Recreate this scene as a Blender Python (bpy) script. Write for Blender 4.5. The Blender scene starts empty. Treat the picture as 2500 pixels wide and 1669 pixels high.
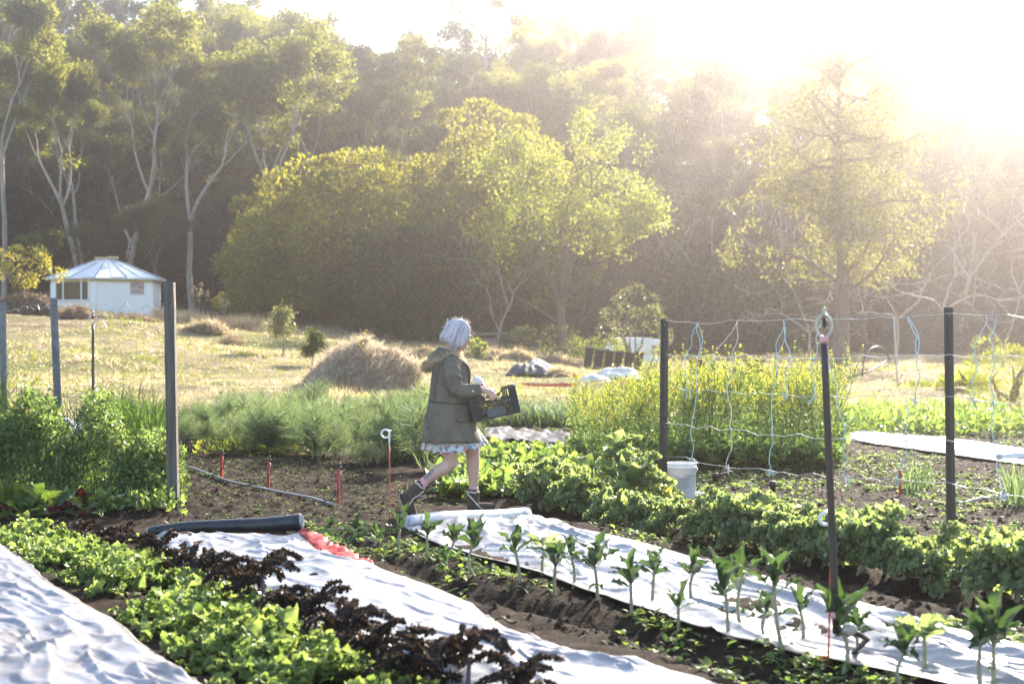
import bpy, math, random
import numpy as np
from mathutils import Vector, Matrix
rad = math.radians
scene = bpy.context.scene
COL = scene.collection

# ------------------------------------------------------------------ camera
CAM_H = 1.6
F = 2500 * 50 / 36.0           # focal length in photograph pixels
HORIZON = 800.0
cam_data = bpy.data.cameras.new('camera')
cam = bpy.data.objects.new('camera', cam_data)
COL.objects.link(cam)
cam.location = (0, 0, CAM_H)
cam.rotation_euler = (rad(90), 0, 0)
cam_data.lens = 50
cam_data.sensor_width = 36
cam_data.shift_y = -(834.5 - HORIZON) / 2500
cam_data.clip_start = 0.05
cam_data.clip_end = 2000
cam_data.dof.use_dof = True
cam_data.dof.focus_distance = 12.3
cam_data.dof.aperture_fstop = 3.0
scene.camera = cam

# ------------------------------------------------------------------ sky, sun, exposure
SUN_AZ, SUN_EL = 24.5, 26.5
world = bpy.data.worlds.new('World')
scene.world = world
world.use_nodes = True
wn = world.node_tree
for n in list(wn.nodes):
    wn.nodes.remove(n)
sky = wn.nodes.new('ShaderNodeTexSky')
sky.sky_type = 'NISHITA'
sky.sun_disc = False
sky.sun_elevation = rad(SUN_EL)
sky.sun_rotation = rad(SUN_AZ)
sky.air_density = 1.0
sky.dust_density = 1.2
sky.ozone_density = 1.0
bg = wn.nodes.new('ShaderNodeBackground')
bg.inputs['Strength'].default_value = 0.115
wo = wn.nodes.new('ShaderNodeOutputWorld')
wn.links.new(sky.outputs[0], bg.inputs['Color'])
wn.links.new(bg.outputs[0], wo.inputs['Surface'])
sun_data = bpy.data.lights.new('sun', 'SUN')
sun_data.energy = 5.0
sun_data.angle = rad(0.5)
sun_data.color = (1.0, 0.90, 0.77)
sun = bpy.data.objects.new('sun', sun_data)
COL.objects.link(sun)
sd = Vector((math.sin(rad(SUN_AZ)) * math.cos(rad(SUN_EL)), math.cos(rad(SUN_AZ)) * math.cos(rad(SUN_EL)), math.sin(rad(SUN_EL))))
sun.rotation_euler = (-sd).to_track_quat('-Z', 'Y').to_euler()
sun.location = sd * 60
scene.view_settings.view_transform = 'Standard'
scene.view_settings.look = 'None'
scene.view_settings.gamma = 1.0
scene.view_settings.exposure = 2.2
HAZE_DENSITY, HAZE_G = 0.0020, 0.91
scene.render.engine = 'CYCLES'
scene.cycles.use_denoising = True
scene.cycles.max_bounces = 8
scene.cycles.diffuse_bounces = 5
scene.cycles.glossy_bounces = 2
scene.cycles.transmission_bounces = 5
scene.cycles.volume_bounces = 0
scene.cycles.transparent_max_bounces = 6
scene.cycles.sample_clamp_indirect = 6.0
scene.cycles.caustics_reflective = False
scene.cycles.caustics_refractive = False

# ------------------------------------------------------------------ numpy helpers
RS = np.random.RandomState(7)


def _hash(ix, iy, iz):
    h = (ix.astype(np.int64) * 374761393 + iy.astype(np.int64) * 668265263 + iz.astype(np.int64) * 2147483647) & 0xFFFFFFFF
    h = ((h ^ (h >> 13)) * 1274126177) & 0xFFFFFFFF
    h = (h ^ (h >> 16)) & 0xFFFFFFFF
    return h.astype(np.float64) / 4294967295.0


def vnoise(x, y, z=0.0):
    x, y, z = np.broadcast_arrays(np.asarray(x, float), np.asarray(y, float), np.asarray(z, float))
    ix, iy, iz = np.floor(x), np.floor(y), np.floor(z)
    fx, fy, fz = x - ix, y - iy, z - iz
    fx = fx * fx * (3 - 2 * fx); fy = fy * fy * (3 - 2 * fy); fz = fz * fz * (3 - 2 * fz)
    ix = ix.astype(np.int64); iy = iy.astype(np.int64); iz = iz.astype(np.int64)
    def c(a, b, d):
        return _hash(ix + a, iy + b, iz + d)
    x00 = c(0, 0, 0) * (1 - fx) + c(1, 0, 0) * fx
    x10 = c(0, 1, 0) * (1 - fx) + c(1, 1, 0) * fx
    x01 = c(0, 0, 1) * (1 - fx) + c(1, 0, 1) * fx
    x11 = c(0, 1, 1) * (1 - fx) + c(1, 1, 1) * fx
    y0 = x00 * (1 - fy) + x10 * fy
    y1 = x01 * (1 - fy) + x11 * fy
    return (y0 * (1 - fz) + y1 * fz) * 2 - 1


def fbm(x, y, z=0.0, o=4, g=0.5):
    s, a, f = 0.0, 1.0, 1.0
    for i in range(o):
        s = s + a * vnoise(np.asarray(x) * f + i * 17.3, np.asarray(y) * f - i * 9.1, np.asarray(z) * f + i * 3.7)
        a *= g; f *= 2.03
    return s


def sstep(a, b, x):
    t = np.clip((np.asarray(x, float) - a) / (b - a), 0, 1)
    return t * t * (3 - 2 * t)


def nrm(v):
    v = np.asarray(v, float)
    return v / np.maximum(np.linalg.norm(v, axis=-1, keepdims=True), 1e-9)


class MB:
    """collects vertices and polygons (numpy) and links them as ONE mesh object"""
    def __init__(self):
        self.v = []; self.f = {}; self.n = 0
    def add(self, v, faces, slot=0):
        v = np.asarray(v, float).reshape(-1, 3)
        fs = faces if isinstance(faces, list) and len(faces) and isinstance(faces[0], np.ndarray) else [np.asarray(faces, np.int64)]
        for f in fs:
            if f.size:
                self.f.setdefault((f.shape[1], slot), []).append(f + self.n)
        self.v.append(v); self.n += len(v)
    def mesh(self, name, smooth=True):
        me = bpy.data.meshes.new(name)
        v = np.concatenate(self.v) if self.v else np.zeros((0, 3))
        me.vertices.add(len(v)); me.vertices.foreach_set('co', v.astype(np.float32).ravel())
        loops, starts, mats, c = [], [], [], 0
        for (k, slot), fl in self.f.items():
            f = np.concatenate(fl)
            loops.append(f.ravel()); starts.append(c + np.arange(len(f)) * k); mats.append(np.full(len(f), slot, np.int32)); c += f.size
        if loops:
            l = np.concatenate(loops).astype(np.int32); s = np.concatenate(starts).astype(np.int32)
            me.loops.add(len(l)); me.loops.foreach_set('vertex_index', l)
            me.polygons.add(len(s)); me.polygons.foreach_set('loop_start', s)
            me.polygons.foreach_set('material_index', np.concatenate(mats))
            me.polygons.foreach_set('use_smooth', np.full(len(s), bool(smooth)))
        me.update(calc_edges=True)
        return me
    def build(self, name, mats, parent=None, smooth=True, loc=None):
        me = self.mesh(name, smooth)
        for m in (mats if isinstance(mats, (list, tuple)) else [mats]):
            me.materials.append(m)
        o = bpy.data.objects.new(name, me)
        COL.objects.link(o)
        if parent is not None:
            o.parent = parent
        if loc is not None:
            o.location = loc
        return o
    # --- shapes
    def tube(self, pts, radii, sides=8, cap=True, slot=0):
        P = np.asarray(pts, float); n = len(P)
        R = np.broadcast_to(np.asarray(radii, float), (n,)) if np.ndim(radii) < 2 else np.asarray(radii)
        T = np.gradient(P, axis=0); T = nrm(T)
        ref = np.array([0, 0, 1.0]) if abs(T[0][2]) < 0.9 else np.array([1.0, 0, 0])
        u = nrm(np.cross(T[0], ref)); U = [u]
        for i in range(1, n):
            u = U[-1] - T[i] * np.dot(U[-1], T[i]); U.append(nrm(u))
        U = np.array(U); V = np.cross(T, U)
        a = np.linspace(0, 2 * np.pi, sides, endpoint=False)
        ring = P[:, None, :] + R[:, None, None] * (np.cos(a)[None, :, None] * U[:, None, :] + np.sin(a)[None, :, None] * V[:, None, :])
        i = np.arange(n - 1)[:, None] * sides; j = np.arange(sides)[None, :]; j2 = (j + 1) % sides
        q = np.stack([i + j, i + j2, i + sides + j2, i + sides + j], -1).reshape(-1, 4)
        fs = [q]
        if cap:
            fs.append(np.arange(sides)[None, ::-1].copy()); fs.append((np.arange(sides) + (n - 1) * sides)[None, :])
        self.add(ring.reshape(-1, 3), fs, slot)
    def box(self, c, s, rot=None, bevel=0.0, slot=0):
        c = np.asarray(c, float); h = np.asarray(s, float) / 2
        b = min(bevel, h.min() * 0.45)
        if b <= 0:
            v = np.array([[x, y, z] for x in (-1, 1) for y in (-1, 1) for z in (-1, 1)], float) * h
            f = np.array([[0, 1, 3, 2], [4, 6, 7, 5], [0, 4, 5, 1], [2, 3, 7, 6], [0, 2, 6, 4], [1, 5, 7, 3]])
            fs = [f]
        else:
            prof = []
            for (sx, sy) in ((1, -1), (1, 1), (-1, 1), (-1, -1)):
                if sx * sy < 0:
                    prof += [(sx * (h[0] - (b if True else 0)), sy * h[1]), (sx * h[0], sy * (h[1] - b))]
                else:
                    prof += [(sx * h[0], sy * (h[1] - b)), (sx * (h[0] - b), sy * h[1])]
            prof = np.array(prof)
            # order the eight points counter-clockwise
            prof = prof[np.argsort(np.arctan2(prof[:, 1], prof[:, 0]))]
            ins = prof * (1 - b / np.maximum(h[:2].min(), 1e-6))
            rows = [np.c_[ins, np.full(8, -h[2])], np.c_[prof, np.full(8, -h[2] + b)], np.c_[prof, np.full(8, h[2] - b)], np.c_[ins, np.full(8, h[2])]]
            v = np.concatenate(rows)
            i = np.arange(3)[:, None] * 8; j = np.arange(8)[None, :]; j2 = (j + 1) % 8
            q = np.stack([i + j, i + j2, i + 8 + j2, i + 8 + j], -1).reshape(-1, 4)
            fs = [q, np.arange(8)[None, ::-1].copy(), (np.arange(8) + 24)[None, :]]
        if rot is not None:
            v = v @ np.asarray(rot, float).T
        self.add(v + c, fs, slot)
    def grid(self, P, slot=0, closed=False):
        """P: (n, m, 3) array of points -> quads; closed joins the last column to the first"""
        P = np.asarray(P, float); n, m = P.shape[:2]
        i = np.arange(n - 1)[:, None] * m; j = np.arange(m if closed else m - 1)[None, :]; j2 = (j + 1) % m
        q = np.stack([i + j, i + j2, i + m + j2, i + m + j], -1).reshape(-1, 4)
        self.add(P.reshape(-1, 3), q, slot)
    def ball(self, c, r, nu=14, nv=9, slot=0):
        th = np.linspace(0.001, np.pi - 0.001, nv)[:, None]; ph = np.linspace(0, 2 * np.pi, nu, endpoint=False)[None, :]
        P = np.stack([np.sin(th) * np.cos(ph), np.sin(th) * np.sin(ph), np.cos(th) * np.ones_like(ph)], -1) * np.asarray(r) + np.asarray(c)
        self.grid(P[::-1], slot, closed=True)
    def inst(self, tv, tf, M, pos, slot=0):
        """copies of a template (tv verts, tf faces) by matrices M (N,3,3) at pos (N,3)"""
        N = len(pos)
        if N == 0: return
        v = np.einsum('nij,kj->nki', M, tv) + pos[:, None, :]
        off = (np.arange(N) * len(tv))[:, None, None]
        fs = [(f[None] + off).reshape(-1, f.shape[1]) for f in (tf if isinstance(tf, list) else [tf])]
        self.add(v.reshape(-1, 3), fs, slot)


def frames(d, up=None, roll=None, rs=RS):
    """matrices whose columns are (across, along=d, normal)"""
    d = nrm(d); N = len(d)
    u = rs.normal(size=(N, 3)) if up is None else np.broadcast_to(np.asarray(up, float), (N, 3)) + rs.normal(size=(N, 3)) * 1e-3
    x = nrm(np.cross(d, u)); z = np.cross(x, d)
    return np.stack([x, d, z], -1)


RHOMB = (np.array([[0, 0, 0], [0.5, 0.45, 0.06], [0, 1, 0], [-0.5, 0.45, 0.06]], float), np.array([[0, 1, 2, 3]]))
BLADE = (np.array([[-0.5, 0, 0], [0.5, 0, 0], [0.32, 0.55, 0.05], [-0.32, 0.55, 0.05], [0, 1, 0.22]], float), [np.array([[0, 1, 2, 3]]), np.array([[3, 2, 4]])])


def leaf_quads(mb, pos, d, L, W, up=None, tmpl=RHOMB, slot=0, rs=RS):
    M = frames(d, up, rs=rs)
    s = np.stack([np.broadcast_to(W, (len(pos),)), np.broadcast_to(L, (len(pos),)), np.broadcast_to(L, (len(pos),))], -1)
    mb.inst(tmpl[0], tmpl[1], M * s[:, None, :], np.asarray(pos, float), slot)


def rnd_dirs(n, rs=RS):
    return nrm(rs.normal(size=(n, 3)))


# ------------------------------------------------------------------ object helpers
def tag(o, label=None, cat=None, group=None, kind=None):
    if label: o['label'] = label
    if cat: o['category'] = cat
    if group: o['group'] = group
    if kind: o['kind'] = kind
    return o


def empty(name, loc=(0, 0, 0), rz=0.0):
    o = bpy.data.objects.new(name, None)
    COL.objects.link(o)
    o.location = loc; o.rotation_euler = (0, 0, rz)
    o.empty_display_size = 0.1
    return o


def copy_tree(o, loc, rz, scale=1.0):
    r = o.copy(); COL.objects.link(r)
    r.location = loc; r.rotation_euler = (0, 0, rz); r.scale = (scale, scale, scale) if np.isscalar(scale) else scale
    for ch in list(o.children):
        c = ch.copy(); COL.objects.link(c); c.parent = r
        for g in list(ch.children):
            d = g.copy(); COL.objects.link(d); d.parent = c
    return r


# ------------------------------------------------------------------ materials
def _mat(name):
    m = bpy.data.materials.new(name); m.use_nodes = True
    nt = m.node_tree
    for n in list(nt.nodes): nt.nodes.remove(n)
    out = nt.nodes.new('ShaderNodeOutputMaterial')
    return m, nt, out


def _ramp(nt, stops, fac):
    r = nt.nodes.new('ShaderNodeValToRGB')
    el = r.color_ramp.elements
    while len(el) > 1: el.remove(el[-1])
    el[0].position = stops[0][0]; el[0].color = (*stops[0][1], 1)
    for p, c in stops[1:]:
        e = el.new(p); e.color = (*c, 1)
    nt.links.new(fac, r.inputs[0])
    return r.outputs[0]


def _noise(nt, scale, detail=4, rough=0.55, coord='Object', dist=0.0, stretch=None):
    tc = nt.nodes.new('ShaderNodeTexCoord')
    n = nt.nodes.new('ShaderNodeTexNoise')
    n.inputs['Scale'].default_value = scale; n.inputs['Detail'].default_value = detail
    n.inputs['Roughness'].default_value = rough; n.inputs['Distortion'].default_value = dist
    src = tc.outputs[coord]
    if stretch:
        mp = nt.nodes.new('ShaderNodeMapping'); mp.inputs['Scale'].default_value = stretch
        nt.links.new(src, mp.inputs[0]); src = mp.outputs[0]
    nt.links.new(src, n.inputs['Vector'])
    return n.outputs[0]


def foliage(name, stops, trans=0.4, gloss=0.12, rough=0.45, obj_var=0.0, tint=(1.15, 1.1, 0.55)):
    """leaf: colour per leaf, light passing through, a weak sheen"""
    m, nt, out = _mat(name)
    geo = nt.nodes.new('ShaderNodeNewGeometry')
    fac = geo.outputs['Random Per Island']
    if obj_var:
        oi = nt.nodes.new('ShaderNodeObjectInfo')
        mx = nt.nodes.new('ShaderNodeMix'); mx.inputs[0].default_value = obj_var
        nt.links.new(fac, mx.inputs[2]); nt.links.new(oi.outputs['Random'], mx.inputs[3])
        fac = mx.outputs[0]
    col = _ramp(nt, stops, fac)
    dif = nt.nodes.new('ShaderNodeBsdfDiffuse'); nt.links.new(col, dif.inputs[0])
    tr = nt.nodes.new('ShaderNodeBsdfTranslucent')
    tm = nt.nodes.new('ShaderNodeMix'); tm.data_type = 'RGBA'; tm.blend_type = 'MULTIPLY'; tm.inputs[0].default_value = 1
    tm.clamp_result = False
    nt.links.new(col, tm.inputs[6]); tm.inputs[7].default_value = (tint[0] * 2.6, tint[1] * 2.6, tint[2] * 2.3, 1)
    nt.links.new(tm.outputs[2], tr.inputs[0])
    mix = nt.nodes.new('ShaderNodeMixShader'); mix.inputs[0].default_value = trans
    nt.links.new(dif.outputs[0], mix.inputs[1]); nt.links.new(tr.outputs[0], mix.inputs[2])
    gl = nt.nodes.new('ShaderNodeBsdfGlossy'); gl.inputs['Roughness'].default_value = rough
    gl.inputs[0].default_value = (1, 1, 1, 1)
    fr = nt.nodes.new('ShaderNodeFresnel'); fr.inputs[0].default_value = 1.35
    ml = nt.nodes.new('ShaderNodeMath'); ml.operation = 'MULTIPLY'; ml.inputs[1].default_value = gloss * 2.2
    nt.links.new(fr.outputs[0], ml.inputs[0])
    m2 = nt.nodes.new('ShaderNodeMixShader')
    nt.links.new(ml.outputs[0], m2.inputs[0]); nt.links.new(mix.outputs[0], m2.inputs[1]); nt.links.new(gl.outputs[0], m2.inputs[2])
    nt.links.new(m2.outputs[0], out.inputs['Surface'])
    return m


def solid(name, c1, c2=None, scale=8, rough=0.6, metal=0.0, bump=0.0, bscale=40, stretch=None, spec=0.5, detail=5, trans=0.0, coat=0.0, rough2=None):
    """Principled with a noise colour variation and noise bump"""
    m, nt, out = _mat(name)
    p = nt.nodes.new('ShaderNodeBsdfPrincipled')
    p.inputs['Roughness'].default_value = rough; p.inputs['Metallic'].default_value = metal
    p.inputs['Specular IOR Level'].default_value = spec
    if coat: p.inputs['Coat Weight'].default_value = coat
    if c2 is not None:
        nf = _noise(nt, scale, detail, stretch=stretch)
        c = _ramp(nt, [(0.33, c1), (0.67, c2)], nf)
        nt.links.new(c, p.inputs['Base Color'])
        if rough2 is not None:
            mr = nt.nodes.new('ShaderNodeMapRange'); mr.inputs['To Min'].default_value = rough; mr.inputs['To Max'].default_value = rough2
            nt.links.new(nf, mr.inputs[0]); nt.links.new(mr.outputs[0], p.inputs['Roughness'])
    else:
        p.inputs['Base Color'].default_value = (*c1, 1)
    if bump:
        b = nt.nodes.new('ShaderNodeBump'); b.inputs['Strength'].default_value = bump; b.inputs['Distance'].default_value = 0.02
        nt.links.new(_noise(nt, bscale, 5, stretch=stretch), b.inputs['Height'])
        nt.links.new(b.outputs[0], p.inputs['Normal'])
    surf = p.outputs[0]
    if trans:
        tr = nt.nodes.new('ShaderNodeBsdfTranslucent'); tr.inputs[0].default_value = (*(c2 or c1), 1)
        mx = nt.nodes.new('ShaderNodeMixShader'); mx.inputs[0].default_value = trans
        nt.links.new(surf, mx.inputs[1]); nt.links.new(tr.outputs[0], mx.inputs[2]); surf = mx.outputs[0]
    nt.links.new(surf, out.inputs['Surface'])
    return m


# ------------------------------------------------------------------ terrain
def gp(px, py, z=0.0):
    """photograph pixel -> point on the plane at height z"""
    Y = F * (CAM_H - z) / (py - HORIZON)
    return np.array([(px - 1250) / F * Y, Y])


def at(px, py, Y):
    return np.array([(px - 1250) / F * Y, Y, CAM_H - (py - HORIZON) / F * Y])


BED_LINES = {   # centre lines of the raised beds and their half widths
    'greens': ([gp(-60, 1300), gp(200, 1372), gp(330, 1425), gp(480, 1505), gp(640, 1590), gp(900, 1720)], 0.42, 0.06),
    'tarp': ([gp(560, 1320), gp(700, 1420), gp(900, 1540), gp(1250, 1640), gp(1600, 1800)], 0.58, 0.13),
    'lacinato': ([gp(830, 1290), gp(1010, 1345), gp(1250, 1420), gp(1600, 1510), gp(1950, 1600), gp(2300, 1690), gp(2700, 1800)], 0.42, 0.10),
    'sheet': ([gp(1150, 1285), gp(1500, 1390), gp(1900, 1500), gp(2400, 1630), gp(2700, 1720)], 0.55, 0.13),
    'curly': ([gp(1290, 1235), gp(1600, 1290), gp(1900, 1360), gp(2200, 1420), gp(2500, 1490), gp(2800, 1560)], 0.40, 0.10),
    'cover': ([gp(-500, 1330), gp(-200, 1420), gp(0, 1520), gp(200, 1640), gp(380, 1760)], 0.75, 0.12),
}


for _k, (_p, _w, _h) in list(BED_LINES.items()):
    _d = (_p[-1] - _p[-2]) / np.linalg.norm(_p[-1] - _p[-2]); BED_LINES[_k] = (_p + [_p[-1] + _d * 4.0], _w, _h)


def seg_dist(x, y, pts):
    d = np.full(np.shape(x), 1e9)
    for a, b in zip(pts[:-1], pts[1:]):
        ab = b - a
        t = np.clip(((x - a[0]) * ab[0] + (y - a[1]) * ab[1]) / (ab @ ab), 0, 1)
        d = np.minimum(d, np.hypot(x - a[0] - t * ab[0], y - a[1] - t * ab[1]))
    return d


def height(x, y, rough=True):
    x = np.asarray(x, float); y = np.asarray(y, float)
    z = 1.95 * sstep(24, 62, y) * np.clip((4 - x) / 21, 0, 1.25)
    z = z + 0.12 * sstep(40, 80, y)
    z = z + 0.35 * np.exp(-((y - 54 - 0.1 * x) / 2.2) ** 2) * sstep(-7, -11, x)
    hill = 15.8 + 1.6 * np.sin(x * 0.05 - 0.6) + 1.5 * np.sin(x * 0.11 + 1)
    hill = hill - 2.2 * np.exp(-((x + 16) / 9) ** 2) - 3 * sstep(16, 40, x) + 1.0 * sstep(-12, 2, x) + 4.5 * sstep(-10, -22, x)
    z = z + hill * (sstep(82, 146, y) * 0.6 + 0.4 * np.clip((y - 84) / 56, 0, 1)) - 0.10 * np.maximum(y - 150, 0)
    g = sstep(30, 24, y) * sstep(-14, -8, x) * sstep(24, 12, x)
    bz = np.zeros(np.shape(z))
    for pts, hw, h in BED_LINES.values():
        bz = np.maximum(bz, h * sstep(hw + 0.22, hw - 0.12, seg_dist(x, y, pts)) * sstep(11.6, 10.6, y - 0.25 * x))
    z = z + bz
    if rough:
        fc, fn = gp(690, 1180), np.array([0.0, 0.0]); fd = gp(900, 1260) - gp(480, 1110); fd = fd / np.hypot(*fd); off = -(x - fc[0]) * fd[1] + (y - fc[1]) * fd[0]
        z = z + 0.016 * np.sin(off * 2 * np.pi / 0.14 + 0.5 * np.sin(x * 1.3)) * sstep(-4.0, -3.4, x) * sstep(-0.5, -1.1, x + 0.12 * (y - 12)) * sstep(11.6, 12.2, y) * sstep(18.5, 17, y)
        z = z + g * (0.010 * fbm(x * 2.6, y * 2.6, 0, 2) + 0.020 * fbm(x * 10, y * 10, 4, 3, 0.7))
        z = z + (1 - g) * sstep(22, 30, y) * (0.17 * fbm(x * 0.22, y * 0.22, 9, 3) + 0.055 * fbm(x * 1.1, y * 1.1, 5, 3))
    return z


def on(px, py, zoff=0.0):
    """photograph pixel -> point where its ray meets the ground (beds included)"""
    Y1 = F * (CAM_H + 0.05) / max(py - HORIZON, 30); Yr = np.linspace(Y1 * 0.82, Y1, 160)
    Xr = (px - 1250) / F * Yr; Zr = CAM_H - (py - HORIZON) / F * Yr; d = Zr - height(Xr, Yr, False)
    k = int(np.argmax(d <= 0)) if (d <= 0).any() else 159
    return np.array([Xr[k], Yr[k], float(height(Xr[k], Yr[k])) + zoff])


def hz(x, y):
    return float(height(np.array([x]), np.array([y]))[0])


def axis(segments):
    out = [segments[0][0]]
    for a, b, s0, s1 in segments:
        x = a
        while x < b - 1e-6:
            t = (x - a) / (b - a); x = min(x + s0 + (s1 - s0) * t, b); out.append(x)
    return np.array(out)


gx = axis([(-170, -30, 9, 2), (-30, -7, 1.0, 0.2), (-7, 7, 0.055, 0.055), (7, 30, 0.2, 1.0), (30, 170, 2, 9)])
gy = axis([(-30, 4.5, 4, 0.4), (4.5, 18, 0.055, 0.055), (18, 70, 0.08, 0.9), (70, 260, 1.5, 5)])
GX, GY = np.meshgrid(gx, gy)
GZ = height(GX, GY)
mb = MB(); mb.grid(np.stack([GX, GY, GZ], -1))


def ground_material():
    m, nt, out = _mat('ground')
    p = nt.nodes.new('ShaderNodeBsdfPrincipled'); p.inputs['Roughness'].default_value = 0.9
    p.inputs['Specular IOR Level'].default_value = 0.04
    at_ = nt.nodes.new('ShaderNodeAttribute'); at_.attribute_name = 'field'
    soil = _ramp(nt, [(0.25, (0.012, 0.009, 0.007)), (0.5, (0.026, 0.019, 0.014)), (0.64, (0.052, 0.039, 0.029)), (0.82, (0.12, 0.095, 0.07))], _noise(nt, 4.5, 10, 0.75))
    dry = _ramp(nt, [(0.3, (0.10, 0.08, 0.045)), (0.5, (0.22, 0.18, 0.105)), (0.7, (0.34, 0.285, 0.185))], _noise(nt, 1.1, 9, 0.7))
    grn = _ramp(nt, [(0.3, (0.05, 0.07, 0.018)), (0.7, (0.14, 0.16, 0.05))], _noise(nt, 3.0, 6, 0.7))
    mx = nt.nodes.new('ShaderNodeMix'); mx.data_type = 'RGBA'
    pf = _ramp(nt, [(0.46, (0, 0, 0)), (0.60, (0.85, 0.85, 0.85))], _noise(nt, 0.16, 5, 0.6))
    nt.links.new(pf, mx.inputs[0]); nt.links.new(dry, mx.inputs[6]); nt.links.new(grn, mx.inputs[7])
    litter = _ramp(nt, [(0.3, (0.03, 0.025, 0.014)), (0.7, (0.09, 0.075, 0.04))], _noise(nt, 0.8, 6, 0.7))
    m2 = nt.nodes.new('ShaderNodeMix'); m2.data_type = 'RGBA'
    s1 = nt.nodes.new('ShaderNodeMapRange'); s1.inputs[1].default_value = 0.0; s1.inputs[2].default_value = 1.0
    nt.links.new(at_.outputs['Fac'], s1.inputs[0])
    nt.links.new(s1.outputs[0], m2.inputs[0]); nt.links.new(soil, m2.inputs[6]); nt.links.new(mx.outputs[2], m2.inputs[7])
    m3 = nt.nodes.new('ShaderNodeMix'); m3.data_type = 'RGBA'
    s2 = nt.nodes.new('ShaderNodeMapRange'); s2.inputs[1].default_value = 1.0; s2.inputs[2].default_value = 2.0
    nt.links.new(at_.outputs['Fac'], s2.inputs[0])
    nt.links.new(s2.outputs[0], m3.inputs[0]); nt.links.new(m2.outputs[2], m3.inputs[6]); nt.links.new(litter, m3.inputs[7])
    nt.links.new(m3.outputs[2], p.inputs['Base Color'])
    b = nt.nodes.new('ShaderNodeBump'); b.inputs['Strength'].default_value = 0.9; b.inputs['Distance'].default_value = 0.03
    nt.links.new(_noise(nt, 14, 10, 0.7), b.inputs['Height']); nt.links.new(b.outputs[0], p.inputs['Normal'])
    nt.links.new(p.outputs[0], out.inputs['Surface'])
    return m


def field_of(x, y):
    n = fbm(x * 0.5, y * 0.5, 2, 4) * 1.6
    f = sstep(-1, 1, (y - 24.5 + 0.12 * np.minimum(x, 0) + n) * 0.8)
    f = np.maximum(f, sstep(-1, 1, (-x - 9 - 0.35 * (y - 12) + n)) * 1.0)
    return f + sstep(74, 84, y + n)


ground = mb.build('ground', ground_material()); tag(ground, 'dark garden soil running back into dry grass and a forested slope', 'ground', kind='structure')
fa = ground.data.attributes.new('field', 'FLOAT', 'POINT')
fa.data.foreach_set('value', field_of(GX, GY).ravel().astype(np.float32))

# ------------------------------------------------------------------ haze volume, added to give the glow of lens flare
def make_haze():
    m, nt, out = _mat('haze')
    v = nt.nodes.new('ShaderNodeVolumePrincipled')
    v.inputs['Color'].default_value = (1.0, 0.92, 0.91, 1)
    v.inputs['Density'].default_value = HAZE_DENSITY
    v.inputs['Anisotropy'].default_value = HAZE_G
    nt.links.new(v.outputs[0], out.inputs['Volume'])
    b = MB(); b.box((0, 112, 29.0), (360, 310, 60.6))
    o = b.build('haze', m, smooth=False); tag(o, 'warm glowing morning air over the garden and the hillside', 'haze', kind='stuff')
make_haze()
# ------------------------------------------------------------------ trees
BARK_PALE = solid('bark_pale', (0.20, 0.17, 0.15), (0.38, 0.34, 0.30), 5, 0.85, bump=0.4, bscale=18, stretch=(1, 1, 0.25))
BARK_BROWN = solid('bark_brown', (0.10, 0.07, 0.055), (0.20, 0.15, 0.12), 6, 0.9, bump=0.6, bscale=14, stretch=(1, 1, 0.25))
LEAF_GUM = foliage('leaf_gum', [(0, (0.06, 0.07, 0.02)), (0.5, (0.095, 0.105, 0.03)), (1, (0.14, 0.14, 0.042))], 0.55, 0.03, obj_var=0.3)
LEAF_DARK = foliage('leaf_dark', [(0, (0.028, 0.04, 0.018)), (0.6, (0.05, 0.064, 0.026)), (1, (0.08, 0.09, 0.036))], 0.40, 0.03, obj_var=0.3)
LEAF_GOLD = foliage('leaf_gold', [(0, (0.075, 0.08, 0.018)), (0.5, (0.115, 0.118, 0.026)), (1, (0.165, 0.16, 0.036))], 0.55, 0.03, tint=(1.12, 1.05, 0.42))
LEAF_LIGHT = foliage('leaf_light', [(0, (0.085, 0.105, 0.028)), (0.5, (0.13, 0.15, 0.04)), (1, (0.19, 0.20, 0.06))], 0.48, 0.04)
LEAF_WATTLE = foliage('leaf_wattle', [(0, (0.07, 0.08, 0.035)), (0.5, (0.11, 0.115, 0.05)), (1, (0.17, 0.165, 0.075))], 0.45, 0.03)


def rot_about(v, k, a):
    k = nrm(k); return v * math.cos(a) + np.cross(k, v) * math.sin(a) + k * np.dot(k, v) * (1 - math.cos(a))


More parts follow.
